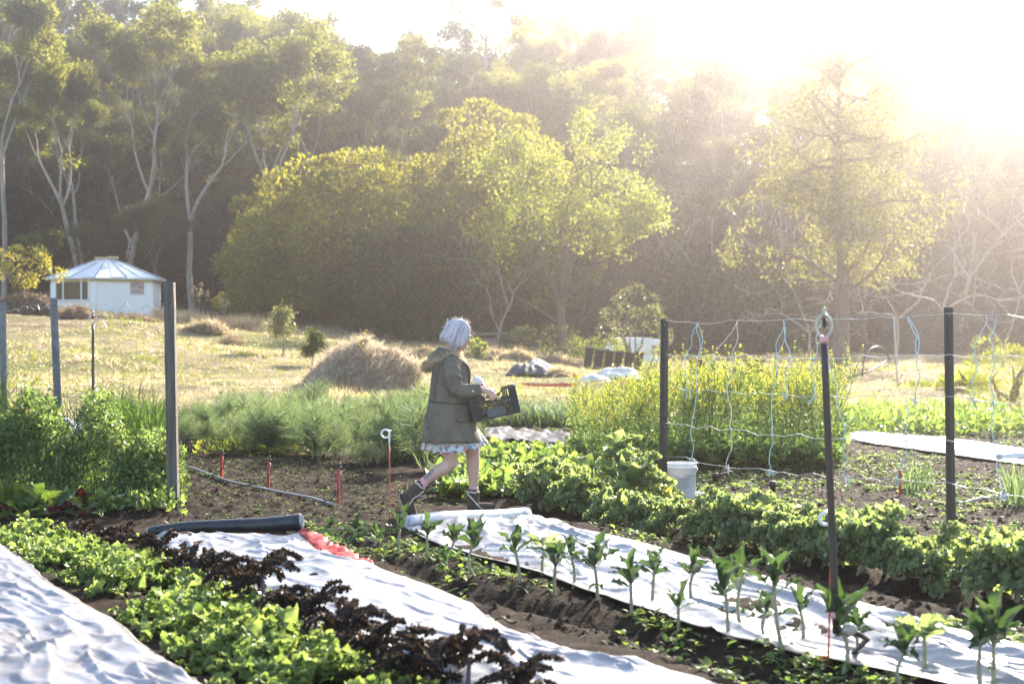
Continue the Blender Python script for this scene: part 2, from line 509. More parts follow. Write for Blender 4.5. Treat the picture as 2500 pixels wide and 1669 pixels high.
def grow(rs, trunk_h, r0, levels, spread, L0, shrink=0.74, lean=0.05, up=0.25, forks=(2, 3), side=0.4, wob=0.12, start=None):
    """branch skeleton: list of (points, radii) and list of tips"""
    out, tips = [], []
    def go(p, d, L, r, lev):
        n = 6; pts = [p]; q = p.copy(); dd = d.copy()
        for i in range(n - 1):
            dd = nrm(dd + rs.normal(size=3) * wob + np.array([0, 0, up * 0.12 * lev]))
            q = q + dd * L / (n - 1); pts.append(q)
        r1 = r * (0.62 if lev else 0.7)
        out.append((np.array(pts), np.linspace(r, r1, n)))
        if lev >= levels:
            tips.append((q, dd)); tips.append((np.array(pts[3]), dd)); return
        if lev >= 1 and rs.rand() < side: tips.append((np.array(pts[4]), dd))
        k = rs.randint(forks[0], forks[1] + 1); a0 = rs.rand() * 6.28
        perp = nrm(np.cross(dd, [0.3, 0.7, 0.2]))
        for i in range(k):
            ax = rot_about(perp, dd, a0 + i * 6.28 / k + rs.normal() * 0.3)
            nd = rot_about(dd, ax, spread * (0.6 + 0.7 * rs.rand()))
            nd = nrm(nd + np.array([0, 0, up]))
            go(q, nd, L * shrink * (0.75 + 0.5 * rs.rand()), r1 * (0.62 + 0.25 * rs.rand()), lev + 1)
    d0 = nrm(np.array([rs.normal() * lean, rs.normal() * lean, 1.0]))
    base = np.zeros(3) if start is None else start
    n = 8; pts = [base]; q = base.copy(); dd = d0.copy()
    for i in range(n - 1):
        dd = nrm(dd + rs.normal(size=3) * wob * 0.5); q = q + dd * trunk_h / (n - 1); pts.append(q)
    rr = np.linspace(r0, r0 * 0.68, n); rr[0] *= 1.35
    out.append((np.array(pts), rr))
    k = rs.randint(forks[0], forks[1] + 1); a0 = rs.rand() * 6.28
    for i in range(k):
        a = a0 + i * 6.28 / k
        nd = nrm(np.array([math.cos(a) * math.sin(spread), math.sin(a) * math.sin(spread), math.cos(spread)]))
        go(q, nd, L0 * (0.8 + 0.4 * rs.rand()), r0 * 0.62 * (0.75 + 0.3 * rs.rand()), 1)
    return out, tips


def wood_mesh(mb, br, sides=7, rmin=0.012):
    for p, r in br:
        mb.tube(p, np.maximum(r, rmin), max(4, int(sides if r[0] > 0.08 else 4)), cap=False)


def clumps(mb, tips, rs, n, cr, L, W, flat=0.6, droop=0.3, slot=0):
    for p, d in tips:
        m = int(n * (0.6 + 0.8 * rs.rand()))
        k = rs.rand() * 0.5 + 0.75
        v = rnd_dirs(m, rs) * (rs.rand(m, 1) ** 0.45)
        pos = p + v * np.array([cr, cr, cr * flat]) * k
        dirs = nrm(v * 0.6 + rnd_dirs(m, rs) + np.array([0, 0, -droop]))
        leaf_quads(mb, pos, dirs, L * (0.7 + 0.6 * rs.rand(m)), W * (0.7 + 0.6 * rs.rand(m)), up=v + rs.normal(size=(m, 3)) * 0.45 + np.array([0, 0, 0.3]), rs=rs, slot=slot)


def tree(name, seed, leafmat, bark, loc=(0, 0, 0), n=90, cr=0.9, L=0.27, W=0.12, flat=0.6, droop=0.4, extra_wood=None, **k):
    rs = np.random.RandomState(seed)
    root = empty(name, loc)
    br, tips = grow(rs, **{'rs': None, **k} if False else k) if False else grow(rs, **k)
    w = MB(); wood_mesh(w, br)
    if extra_wood: extra_wood(w, rs)
    w.build('trunk', bark, root)
    c = MB(); clumps(c, tips, rs, n, cr, L, W, flat, droop)
    c.build('crown', leafmat, root)
    return root


def lump_crown(mb, rs, centre, radii, nl, lr, per, L, W, low=-0.75, jitter=0.15):
    i = np.arange(nl) + 0.5
    ph = np.arccos(1 - (1 - low) * i / nl); th = np.pi * (1 + 5 ** 0.5) * i
    d = np.stack([np.sin(ph) * np.cos(th), np.sin(ph) * np.sin(th), np.cos(ph)], -1)
    c = np.asarray(centre) + d * np.asarray(radii) * (1 + rs.normal(size=(nl, 1)) * jitter)
    for k in range(nl):
        m = int(per * (0.7 + 0.6 * rs.rand())); r = lr * (0.55 + 0.8 * rs.rand())
        v = nrm(rs.normal(size=(m, 3)) + d[k] * 0.8)
        pos = c[k] + v * r * (0.55 + 0.5 * rs.rand(m, 1)) * np.array([1.1, 1.1, 0.8])
        dirs = nrm(v + rnd_dirs(m, rs) * 0.8)
        leaf_quads(mb, pos, dirs, L * (0.7 + 0.6 * rs.rand(m)), W * (0.7 + 0.6 * rs.rand(m)), up=v + rs.normal(size=(m, 3)) * 0.40 + np.array([0, 0, 0.3]), rs=rs)


# --- the hillside forest: several kinds of gum tree, then copies
FOREST = 'gum trees crowding the forested hillside'
protos = []
spec = [
    ('gum_tree', 11, LEAF_GUM, BARK_PALE, dict(trunk_h=8.5, r0=0.22, levels=4, spread=0.42, L0=4.2, shrink=0.70, up=0.28, n=150, cr=0.95)),
    ('gum_tree', 12, LEAF_GUM, BARK_PALE, dict(trunk_h=7.0, r0=0.26, levels=4, spread=0.50, L0=4.6, shrink=0.70, up=0.20, n=150, cr=1.0)),
    ('gum_tree', 13, LEAF_DARK, BARK_PALE, dict(trunk_h=6.0, r0=0.24, levels=4, spread=0.46, L0=4.4, shrink=0.72, up=0.25, n=170, cr=1.0)),
    ('gum_tree', 14, LEAF_DARK, BARK_BROWN, dict(trunk_h=4.5, r0=0.22, levels=4, spread=0.55, L0=4.0, shrink=0.72, up=0.18, n=180, cr=1.05)),
    ('gum_tree', 15, LEAF_GUM, BARK_PALE, dict(trunk_h=10.5, r0=0.20, levels=3, spread=0.34, L0=4.6, shrink=0.72, up=0.35, n=320, cr=1.1, forks=(3, 3))),
    ('gum_tree', 16, LEAF_GUM, BARK_BROWN, dict(trunk_h=5.0, r0=0.25, levels=4, spread=0.48, L0=4.8, shrink=0.72, up=0.22, n=160, cr=1.05)),
]
for nm, seed, lm, bk, kw in spec:
    protos.append([tree(nm, seed, lm, bk, **kw), 0])
LBL = {
    0: 'tall thin gum tree with a high open crown and pale bare trunk in the forest',
    1: 'spreading gum tree with a pale forked trunk in the hillside forest',
    2: 'dark leaved gum tree with a pale trunk in the hillside forest',
    3: 'low bushy dark gum tree with brown trunk in the hillside forest',
    4: 'slender gum tree with a very long bare pale trunk in the forest',
    5: 'broad olive crowned gum tree with brown trunk in the hillside forest',
}


def plant_tree(k, x, y, s, rz, label=None, group=FOREST, zs=1.0):
    o, used = protos[k]
    loc = (x, y, hz(x, y) - 0.15)
    if not used:
        o.location = loc; o.rotation_euler = (0, 0, rz); o.scale = (s, s, s * zs); protos[k][1] = 1
    else:
        o = copy_tree(o, loc, rz, (s, s, s * zs))
    tag(o, label or LBL[k], 'tree', group)
    return o


rs = np.random.RandomState(5)
# front row on the left, pale trunks one can tell apart: (photo px, distance, kind, scale, z scale, label)
LEAF_SHADED = foliage('leaf_understorey', [(0, (0.012, 0.018, 0.008)), (0.6, (0.024, 0.032, 0.013)), (1, (0.045, 0.052, 0.021))], 0.35, 0.01, obj_var=0.3)  # leaf colour darkened to paint in the shade inside the forest
named = [
    (10, 80, 4, 0.84, 1.0, 'tall grey trunked gum tree at the left edge, beside the thinner dead trunk'),
    (208, 82, 0, 0.74, 1.0, 'gum tree whose crooked pale trunk rises right behind the white hut roof'),
    (292, 81, 0, 0.80, 1.05, 'straight pale gum with a rounded sunlit crown above the white hut'),
    (470, 83, 1, 0.80, 1.0, 'grey double trunked gum with sparse crown between hut and golden tree'),
    (622, 80, 4, 0.80, 1.0, 'white stemmed gum leaning beside the golden round tree'),
    (705, 84, 1, 0.86, 1.0, 'wide forked white limbed gum rising just behind the golden round tree'),
    (140, 79, 3, 0.40, 0.9, 'small grey leaved gum sapling with thin pale stems left of the hut'),
    (385, 80, 3, 0.46, 1.0, 'scrubby half bare grey gum between hut and wooden post'),
    (500, 130, 5, 1.0, 1.1, 'tallest gum on the ridge standing out against the white sky'),
    (1185, 128, 4, 1.12, 1.15, 'thin lone gum poking above the skyline right of the ridge dip'),
    (60, 118, 1, 0.9, 1.0, 'airy gum with visible grey limbs at the upper left skyline'),
    (1480, 122, 5, 1.15, 1.05, 'broad hazy gum on the skyline above the sunlit green tree'),
]
for px, Y, k, s, zs, lab in named:
    plant_tree(k, (px - 1250) / F * Y, Y, s, rs.rand() * 6.28, lab, 'gum trees one can tell apart', zs)
rows = [(84, 6.0, (2, 3, 1), 0.72), (87, 8.0, (0, 2, 5), 0.80), (91, 5.2, (0, 2, 4, 3), 0.88), (99, 4.8, (0, 1, 2, 5), 0.92), (104, 6.0, (5, 3, 2), 0.95), (108, 5.0, (1, 2, 5, 0), 0.95),
        (117, 5.4, (5, 3, 2, 0), 0.95), (126, 5.4, (5, 2, 3, 0), 0.95), (135, 5.6, (5, 1, 3, 2), 0.95), (144, 6.0, (5, 2, 1), 0.95)]
for Y, gap, kinds, s in rows:
    x = -0.47 * Y
    while x < 0.47 * Y:
        yy = Y + rs.normal() * 2.0; xx = x + rs.normal() * gap * 0.25
        k = kinds[rs.randint(len(kinds))]
        ok = True
        if Y < 90 and (xx < 10): ok = False
        sc = s * (0.60 + 0.32 * rs.rand())
        if xx < -0.16 * yy: sc *= 0.86 if yy < 108 else 1.06
        if yy > 120 and -0.1 * yy < xx < 0.15 * yy: sc *= 1.12
        if ok: plant_tree(k, xx, yy, sc, rs.rand() * 6.28)
        x += gap * (0.75 + 0.5 * rs.rand())

# --- understorey bushes that close the forest floor
def make_bush(seed, mat, nl=16, lr=0.62, per=150, radii=(1.3, 1.3, 1.2), L=0.20, W=0.09, name='bush'):
    r = np.random.RandomState(seed); root = empty(name)
    c = MB(); lump_crown(c, r, (0, 0, radii[2] * 0.8), radii, nl, lr, per, L, W, low=-0.8)
    c.build('foliage', mat, root)
    w = MB()
    for i in range(7):
        a = r.rand() * 6.28; e = np.array([math.cos(a) * radii[0] * 0.6, math.sin(a) * radii[1] * 0.6, radii[2] * (0.8 + 0.6 * r.rand())])
        w.tube(np.linspace((0, 0, -0.1), e, 4) + r.normal(size=(4, 3)) * 0.05, np.linspace(0.05, 0.015, 4), 5)
    w.build('stems', BARK_BROWN, root)
    return root


LEAF_SHADED = bpy.data.materials['leaf_understorey']
bushes = [make_bush(31, LEAF_SHADED), make_bush(32, LEAF_SHADED, 20, 0.7, 140, (1.6, 1.5, 1.6)), make_bush(33, LEAF_DARK, 14, 0.6, 150, (1.2, 1.2, 1.5))]
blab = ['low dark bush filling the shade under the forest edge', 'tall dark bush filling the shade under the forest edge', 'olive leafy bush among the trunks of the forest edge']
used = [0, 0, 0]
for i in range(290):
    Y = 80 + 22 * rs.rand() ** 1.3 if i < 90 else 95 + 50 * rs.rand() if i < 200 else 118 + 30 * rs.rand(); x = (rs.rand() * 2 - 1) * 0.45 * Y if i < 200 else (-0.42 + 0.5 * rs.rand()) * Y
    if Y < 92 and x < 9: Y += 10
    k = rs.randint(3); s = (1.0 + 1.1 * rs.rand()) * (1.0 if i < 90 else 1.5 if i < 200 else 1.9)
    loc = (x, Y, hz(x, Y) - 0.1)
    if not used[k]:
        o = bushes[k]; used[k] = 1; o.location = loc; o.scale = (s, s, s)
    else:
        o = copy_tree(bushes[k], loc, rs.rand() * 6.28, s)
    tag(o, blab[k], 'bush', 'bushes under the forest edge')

# --- the two golden round trees and the sunlit pale green one
def round_tree(name, px, Y, base_py, radii, cz, seed, mat, label, nl=95, lr=1.0, per=340, L=0.21, W=0.12, low=-0.8):
    r = np.random.RandomState(seed)
    x = (px - 1250) / F * Y; root = empty(name, (x, Y, hz(x, Y) - 0.1))
    c = MB(); lump_crown(c, r, (0, 0, cz), radii, nl, lr, per, L, W, low, 0.17)
    lump_crown(c, r, (0, 0, cz), np.array(radii) * 0.6, nl // 3, lr * 1.3, per // 2, L, W, low, 0.2)
    c.build('crown', mat, root)
    br, tips = grow(r, trunk_h=2.2, r0=0.32, levels=3, spread=0.7, L0=radii[2] * 0.6, shrink=0.7)
    w = MB(); wood_mesh(w, br); w.build('trunk', BARK_BROWN, root)
    tag(root, label, 'tree')
    return root


round_tree('round_tree', 850, 72, 800, (4.1, 3.6, 4.2), 4.4, 41, LEAF_GOLD, 'golden green round tree left of the woman, second tallest of the round trees')
round_tree('round_tree', 690, 75, 790, (2.5, 2.6, 3.0), 3.2, 44, LEAF_GOLD, 'dark olive round tree behind the sapling, at the left foot of the golden tree', 60, 0.9, 320)
round_tree('round_tree', 1215, 78, 800, (4.6, 4.0, 5.1), 6.6, 42, LEAF_GOLD, 'tall golden green round tree behind the woman, touching the pale green tree', 115, 1.05, 340)
round_tree('round_tree', 1010, 70, 800, (3.0, 2.6, 2.6), 2.7, 43, LEAF_DARK, 'low dark bushy tree in shade behind the dry brush mound', 64, 0.9, 320)

rs41 = np.random.RandomState(51)
X = (1378 - 1250) / F * 68
pale = empty('pale_green_tree', (X, 68, hz(X, 68) - 0.1))
w, c = MB(), MB()
trunk = np.array([[0, 0, 0], [-0.05, 0, 0.8], [-0.12, 0, 1.6], [-0.22, 0, 2.5]])
w.tube(trunk, [0.30, 0.22, 0.20, 0.19], 10, cap=False)
tips = []
for d0, L, r, s in [((-0.30, 0.1, 1), 3.4, 0.14, 1), ((0.22, -0.1, 1), 3.6, 0.13, 2), ((-0.9, 0.2, 0.35), 2.6, 0.09, 3), ((0.75, 0.3, 0.6), 2.8, 0.10, 4), ((0.05, 0.5, 1), 3.0, 0.10, 6), ((-0.15, -0.6, 0.9), 2.6, 0.09, 8)]:
    def fork(p, d, L, r, lev):
        n = 6; pts = [p]; q = np.array(p, float); dd = nrm(np.array(d, float))
        for i in range(n - 1):
            dd = nrm(dd + rs41.normal(size=3) * 0.13 + np.array([0, 0, 0.03])); q = q + dd * L / (n - 1); pts.append(q)
        w.tube(np.array(pts), np.linspace(r, r * 0.55, n), 7 if r > 0.05 else 4, cap=False)
        if lev >= 4:
            tips.append((q, dd)); tips.append((pts[3], dd)); return
        if lev >= 2: tips.append((pts[4], dd))
        for i in range(3 if lev < 3 else 2):
            nd = nrm(dd + rs41.normal(size=3) * 0.52 + np.array([0, 0, 0.10]))
            fork(q, nd, L * (0.62 + 0.2 * rs41.rand()), r * 0.52, lev + 1)
    fork(trunk[-1] if s != 3 else trunk[2], d0, L, r, 1)
tp = np.array([t[0] for t in tips])
w.build('trunk', solid('bark_dark', (0.07, 0.045, 0.035), (0.15, 0.105, 0.08), 6, 0.9, bump=0.6, bscale=14, stretch=(1, 1, 0.25)), pale)
clumps(c, tips, rs41, 70, 0.62, 0.17, 0.085, 0.8, 0.3)
c.build('crown', LEAF_LIGHT, pale)
tag(pale, 'sunlit pale green tree with a bare forked trunk right of the woman', 'tree')

# --- the giant hazy tree near the right edge with dead limbs round its foot
def big_right():
    r = np.random.RandomState(61); Y = 58; X = (2052 - 1250) / F * Y
    root = empty('giant_tree', (X, Y, hz(X, Y) - 0.1))
    w, c = MB(), MB(); tips = []
    tz = np.linspace(0, 12.4, 12)
    tr = np.c_[0.10 * np.sin(tz * 0.5), 0.1 * np.cos(tz * 0.4), tz]
    w.tube(tr, np.linspace(0.40, 0.04, 12) * np.linspace(1, 0.6, 12), 12, cap=False)
    for i in range(34):
        h = 3.0 + 9.2 * (i / 33.0) ** 0.9; a = i * 2.4 + r.normal() * 0.3
        L = (4.9 - 0.12 * h) * (0.35 + 0.80 * r.rand())
        p = np.array([0.10 * math.sin(h * 0.5), 0.1 * math.cos(h * 0.4), h])
        d = np.array([math.cos(a), math.sin(a), 0.15 + 1.0 * r.rand()]); pts = [p]; q = p.copy()
        for j in range(6):
            d = nrm(d + r.normal(size=3) * 0.26 + np.array([0, 0, -0.07])); q = q + d * L / 6; pts.append(q)
            if j >= 2:
                for m in range(2):
                    e = q + r.normal(size=3) * 0.5 + np.array([0, 0, -0.2]); w.tube(np.array([q, (q + e) / 2 + r.normal(size=3) * 0.05, e]), [0.022, 0.016, 0.008], 4, cap=False); tips.append((e, d))
        w.tube(np.array(pts), np.linspace(0.10, 0.02, 7), 6, cap=False)
    # low broken and dead branches
    for i in range(20):
        a = r.rand() * 6.28; h = 1.2 + 2.6 * r.rand(); d = np.array([math.cos(a), math.sin(a), 0.15]); q = np.array([0, 0, h]); pts = [q]
        for j in range(6):
            d = nrm(d + r.normal(size=3) * 0.25 + np.array([0, 0, -0.10])); q = q + d * (0.35 + 0.3 * r.rand()); pts.append(q)
        w.tube(np.array(pts), np.linspace(0.05, 0.01, 7), 5, cap=False)
    w.build('trunk', BARK_BROWN, root)
    clumps(c, tips, r, 85, 0.66, 0.17, 0.065, 0.8, 0.5)
    c.build('crown', LEAF_WATTLE, root)
    tag(root, 'giant hazy tree with thick dark trunk and drooping sprays at the right', 'tree')
big_right()

# dead leafless trees in the glare at the right
def dead_tree(px, Y, seed, label, trunk_h=2.0, L0=2.2, r0=0.10, s=1.0):
    r = np.random.RandomState(seed); X = (px - 1250) / F * Y
    root = empty('dead_tree', (X, Y, hz(X, Y) - 0.1))
    br, tips = grow(r, trunk_h=trunk_h, r0=r0, levels=4, spread=0.75, L0=L0, shrink=0.72, up=0.05, wob=0.25)
    w = MB(); wood_mesh(w, br, 6, 0.010); w.build('trunk', BARK_PALE, root)
    tag(root, label, 'tree'); root.scale = (s, s, s)
dead_tree(2190, 60, 71, 'leafless grey tangle of branches right of the giant trunk')
dead_tree(2330, 62, 72, 'leafless spindly tree in the glare near the right edge', 2.5, 2.4)
dead_tree(2440, 56, 73, 'low dead tree of arching twigs at the far right', 1.2, 2.2, 0.08)
dead_tree(1980, 61, 74, 'bare arching branches left of the giant trunk', 1.4, 2.0, 0.08)
dead_tree(1215, 66, 75, 'dead bare limbs leaning under the pale green tree', 1.0, 2.0, 0.07)
# ------------------------------------------------------------------ the field and what stands on it
WHITE_WALL = solid('white_wall', (0.80, 0.80, 0.78), (0.88, 0.88, 0.86), 1.5, 0.7, bump=0.05, bscale=6)
WHITE_ROOF = solid('white_roof', (0.62, 0.64, 0.66), (0.84, 0.85, 0.86), 1.2, 0.45, stretch=(1, 1, 1))
YELLOW_TRIM = solid('yellow_trim', (0.60, 0.47, 0.18), (0.5, 0.4, 0.2), 2, 0.7)
WHITE_FRAME = solid('white_frame', (0.75, 0.75, 0.73), rough=0.4)
DARK_GLASS = solid('dark_glass', (0.016, 0.012, 0.007), (0.06, 0.045, 0.022), 1.3, 0.10, spec=0.30)  # brown mottling painted in place of the trees the panes would reflect
STRAW = foliage('straw', [(0, (0.13, 0.105, 0.07)), (0.5, (0.26, 0.215, 0.15)), (1, (0.42, 0.36, 0.265))], 0.45, 0.06, tint=(1, 0.95, 0.8))
BRUSH = foliage('brush', [(0, (0.13, 0.105, 0.09)), (0.5, (0.29, 0.25, 0.215)), (1, (0.50, 0.445, 0.395))], 0.45, 0.03, tint=(1, 0.95, 0.88))
TWIG = foliage('twig', [(0, (0.09, 0.06, 0.04)), (0.6, (0.19, 0.14, 0.10)), (1, (0.36, 0.28, 0.2))], 0.25, 0.05, tint=(1, 0.95, 0.85))
GRASS_GREEN = foliage('grass_green', [(0, (0.06, 0.08, 0.018)), (0.5, (0.11, 0.14, 0.03)), (1, (0.19, 0.20, 0.06))], 0.45, 0.06)
LEAF_YELLOW = foliage('leaf_yellow', [(0, (0.13, 0.13, 0.03)), (0.5, (0.22, 0.20, 0.05)), (1, (0.33, 0.29, 0.09))], 0.45, 0.06)
LEAF_GREY = foliage('leaf_grey', [(0, (0.06, 0.075, 0.035)), (0.5, (0.095, 0.11, 0.05)), (1, (0.15, 0.15, 0.07))], 0.4, 0.10)
MOUND = solid('mound_earth', (0.05, 0.036, 0.025), (0.13, 0.10, 0.07), 5, 0.95, bump=0.8, bscale=12, spec=0.05)

# --- white hexagonal hut
def hut():
    Y = 66.0; X = (262 - 1250) / F * Y; k = F / Y
    zp = lambda py: CAM_H + (HORIZON - py) / k
    base = hz(X, Y) - 0.35
    root = empty('white_hut', (X, Y, base))
    R = 2.6; ang = [rad(-90 + 5.5 + 60 * i) for i in range(6)]
    V = [np.array([R * math.cos(a), R * math.sin(a)]) for a in ang]
    eave = zp(681) - base; top = zp(633) - base
    m = MB()
    for i in range(6):
        a, b = V[i], V[(i + 1) % 6]
        m.grid(np.array([[[*a, 0], [*b, 0]], [[*a, eave], [*b, eave]]]))
    m.build('wall', WHITE_WALL, root, smooth=False)
    m = MB(); RR = 2.88
    def rp(a):  # point on the hexagonal eave at angle a
        t = (a - ang[0]) % rad(60) - rad(30)
        r = RR * math.cos(rad(30)) / math.cos(t); return np.array([r * math.cos(a), r * math.sin(a)])
    n = 24; ribs = MB()
    for i in range(n):
        a, b = ang[0] + i * 2 * math.pi / n, ang[0] + (i + 1) * 2 * math.pi / n
        p, q = rp(a), rp(b); d = 0.025 if i % 2 else 0.0
        m.grid(np.array([[[*p, eave - 0.02 + d], [*q, eave - 0.02 + d]], [[*(p * 0.09), top + d], [*(q * 0.09), top + d]]]))
        m.grid(np.array([[[*q, eave - 0.07], [*p, eave - 0.07]], [[*q, eave - 0.02], [*p, eave - 0.02]]]))
        (ribs.tube(np.array([[*p, eave + 0.012], [*(p * 0.09), top + 0.03]]), 0.030, 5) if i % 2 == 0 else None)
    rf = m.build('roof', WHITE_ROOF, root, smooth=False)
    ribs.build('roof_seam', solid('roof_seam', (0.20, 0.21, 0.24), (0.5, 0.51, 0.54), 3, 0.6), rf)
    m = MB(); m.box((-0.25, 0, top + 0.05), (0.55, 0.5, 0.09), bevel=0.02); m.box((0.27, 0, top + 0.07), (0.42, 0.5, 0.10), bevel=0.02)
    m.build('cap', YELLOW_TRIM, rf)
    m = MB()
    for i in range(6):
        a, b = V[i] * 1.012, V[(i + 1) % 6] * 1.012
        c = (a + b) / 2; L = np.linalg.norm(b - a); th = math.atan2(b[1] - a[1], b[0] - a[0])
        rt = np.array([[math.cos(th), -math.sin(th), 0], [math.sin(th), math.cos(th), 0], [0, 0, 1]])
        m.box((*c, eave - 0.14), (L - 0.06, 0.05, 0.12), rt, 0.01)
    m.build('eave_trim', YELLOW_TRIM, root, smooth=False)
    # window in the face left of the front corner
    a, b = V[5], V[0]; L = np.linalg.norm(b - a); e = (b - a) / L; nn = np.array([e[1], -e[0]])
    th = math.atan2(e[1], e[0]); rt = np.array([[math.cos(th), -math.sin(th), 0], [math.sin(th), math.cos(th), 0], [0, 0, 1]])
    z0, z1 = zp(737) - base, zp(680.5) - base; s0, s1 = 0.10 * L, 0.86 * L
    fr = MB(); t = 0.07
    def bar(sa, sb, za, zb):
        c = a + e * (sa + sb) / 2 + nn * 0.03; fr.box((*c, (za + zb) / 2), (sb - sa, 0.08, zb - za), rt, 0.008)
    bar(s0, s1, z1 - t, z1); bar(s0, s1, z0, z0 + t)
    xs = [s0, s0 + 0.24 * (s1 - s0), s0 + 0.77 * (s1 - s0), s1]
    for i, x in enumerate(xs):
        bar(x - (0 if i == 0 else t / 2) , x + (t if i == 0 else t / 2 if i < 3 else 0.0) + (0 if i < 3 else 0.001), z0 + t, z1 - t)
    bar(s1 - t, s1, z0 + t, z1 - t)
    w = fr.build('window', WHITE_FRAME, root, smooth=False)
    for i in range(3):
        g = MB(); c = a + e * (xs[i] + xs[i + 1]) / 2 + nn * 0.015
        g.box((*c, (z0 + z1) / 2), (xs[i + 1] - xs[i] - t, 0.02, z1 - z0 - 2 * t), rt); g.build('pane', DARK_GLASS, w, smooth=False)
    # narrow door seen edge-on at the left
    a2, b2 = V[4], V[5]; c2 = (a2 + b2) / 2; e2 = nrm(b2 - a2); th2 = math.atan2(e2[1], e2[0])
    rt2 = np.array([[math.cos(th2), -math.sin(th2), 0], [math.sin(th2), math.cos(th2), 0], [0, 0, 1]])
    g = MB(); g.box((*(c2 * 1.006), eave * 0.45), (0.9, 0.06, eave * 0.8), rt2, 0.01); g.build('door', YELLOW_TRIM, root, smooth=False)
    # corner boards and a notice on the right face
    g = MB()
    for i in (0, 1, 5):
        g = MB(); g.box((*(V[i] * 1.0), eave / 2 - 0.12), (0.07, 0.07, eave - 0.28), None, 0.01); g.build('corner_board', WHITE_FRAME, root, smooth=False)
    tag(root, 'small white hexagonal hut with a ribbed roof and dark three pane window', 'hut')
    a, b = V[0], V[1]; e = nrm(b - a); nn = np.array([e[1], -e[0]]); L = np.linalg.norm(b - a); th = math.atan2(e[1], e[0])
    rt = np.array([[math.cos(th), -math.sin(th), 0], [math.sin(th), math.cos(th), 0], [0, 0, 1]])
    g = MB(); c = a + e * 0.72 * L + nn * 0.03
    g.box((0, 0, 0), (0.62, 0.03, 0.60), rt, 0.004)
    po = g.build('poster', solid('poster_print', (0.24, 0.12, 0.07), (0.55, 0.50, 0.47), 2.6, 0.6, stretch=(1, 1, 2.5)), smooth=False, loc=(X + c[0], Y + c[1], zp(704)))
    tag(po, 'brown and white weathered notice fixed to the right wall of the hut', 'notice')
hut()


MOUND_PALE = solid('mound_straw', (0.15, 0.115, 0.075), (0.30, 0.245, 0.17), 6, 0.95, bump=0.8, bscale=14, spec=0.05)
# --- heaps of dry stalks
def heap(name, px, Y, wx, wy, h, mat, n, seed, label, cat, blade=(0.35, 0.012), skew=0.0, mound=MOUND, up=0.5, sink=0.1, extra=None, peak=0.0):
    r = np.random.RandomState(seed); X = (px - 1250) / F * Y
    root = empty(name, (X, Y, hz(X, Y) - sink))
    nu, nv = 36, 12
    def surf(a, t):   # t 0 at the foot, 1 at the crown
        rr = np.cos(t * np.pi / 2) ** 0.8 * (1 - peak) + peak * (1 - t) ** 1.15
        k = 1 + 0.38 * vnoise(np.cos(a) * 2 + seed, np.sin(a) * 2, t * 2)
        z = h * (np.sin(t * np.pi / 2) ** 1.25 * (1 - peak) + peak * (0.25 * t + 0.75 * sstep(0, 0.95, t))) * (1 + 0.24 * vnoise(np.cos(a) * 2.5, np.sin(a) * 2.5 + seed, t * 3))
        return np.stack([rr * wx * k * np.cos(a) + skew * z, rr * wy * k * np.sin(a), z], -1)
    a = np.linspace(0, 2 * np.pi, nu, endpoint=False); t = np.linspace(0, 1, nv)
    A, T = np.meshgrid(a, t)
    m = MB(); m.grid(surf(A, T) * np.array([0.96, 0.96, 0.93]), closed=True); m.build('mound', mound, root)
    aa = r.rand(n) * 2 * np.pi; tt = r.rand(n) ** 0.8
    p = surf(aa, tt); out = nrm(p * np.array([1 / wx, 1 / wy, 1 / h]) + 1e-6)
    d = nrm(rnd_dirs(n, r) + out * up)
    m = MB(); leaf_quads(m, p - d * blade[0] * 0.3, d, blade[0] * (0.4 + r.rand(n)), blade[1] * (0.6 + 0.8 * r.rand(n)), tmpl=BLADE, rs=r)
    m.build('stalks', mat, root)
    if extra: extra(root, r, surf)
    tag(root, label, cat)
    return root


def brush_extra(root, r, surf):
    w = MB()
    for i in range(110):
        p = surf(np.array(r.rand() * 6.28), np.array(0.35 + 0.6 * r.rand())); d = nrm(np.array([r.normal() * 0.6, r.normal() * 0.5, 0.9])); pts = [p]
        for j in range(5):
            d = nrm(d + r.normal(size=3) * 0.30); p = p + d * (0.04 + 0.06 * r.rand()); pts.append(p)
        w.tube(np.array(pts), np.linspace(0.010, 0.004, 6), 4)
    tag(w.build('twigs', TWIG, root), kind='stuff')
    g = MB(); m = 130
    c = surf(np.array([1.4, 2.0, 4.6]), np.array([0.8, 0.92, 0.85]))[r.randint(3, size=m)] + r.normal(size=(m, 3)) * np.array([0.10, 0.10, 0.14]) + np.array([0, 0, 0.08])
    leaf_quads(g, c, rnd_dirs(m, r), 0.09, 0.05, rs=r); g.build('leaves', LEAF_YELLOW, root)


heap('brush_mound', 866, 34, 1.75, 1.25, 1.02, BRUSH, 17000, 81, 'big mound of dry tangled brush standing in the field left of the woman', 'brush mound', (0.36, 0.008), 0.26, up=0.22, extra=brush_extra, peak=0.55, mound=MOUND_PALE)
for i, (px, Y, wx, h, lab) in enumerate([
        (60, 57, 1.5, 0.9, 'brown tangled brush pile under the yellow bush left of the hut'),
        (185, 53, 0.7, 0.45, 'heap of dry brown roots in front of the hut, behind the thin black riser'),
        (505, 52, 0.85, 0.38, 'grey green heap of pulled plants on the slope right of the wooden post'),
        (560, 50, 0.4, 0.30, 'small dark heap beside the grey green heap on the slope'),
        (330, 54, 0.9, 0.22, 'low reddish heap of cuttings on the bank below the hut')]):
    heap('plant_heap', px, Y, wx, 0.6, h, STRAW if i == 2 else TWIG, 1500, 90 + i, lab, 'plant heap', (0.32, 0.014))
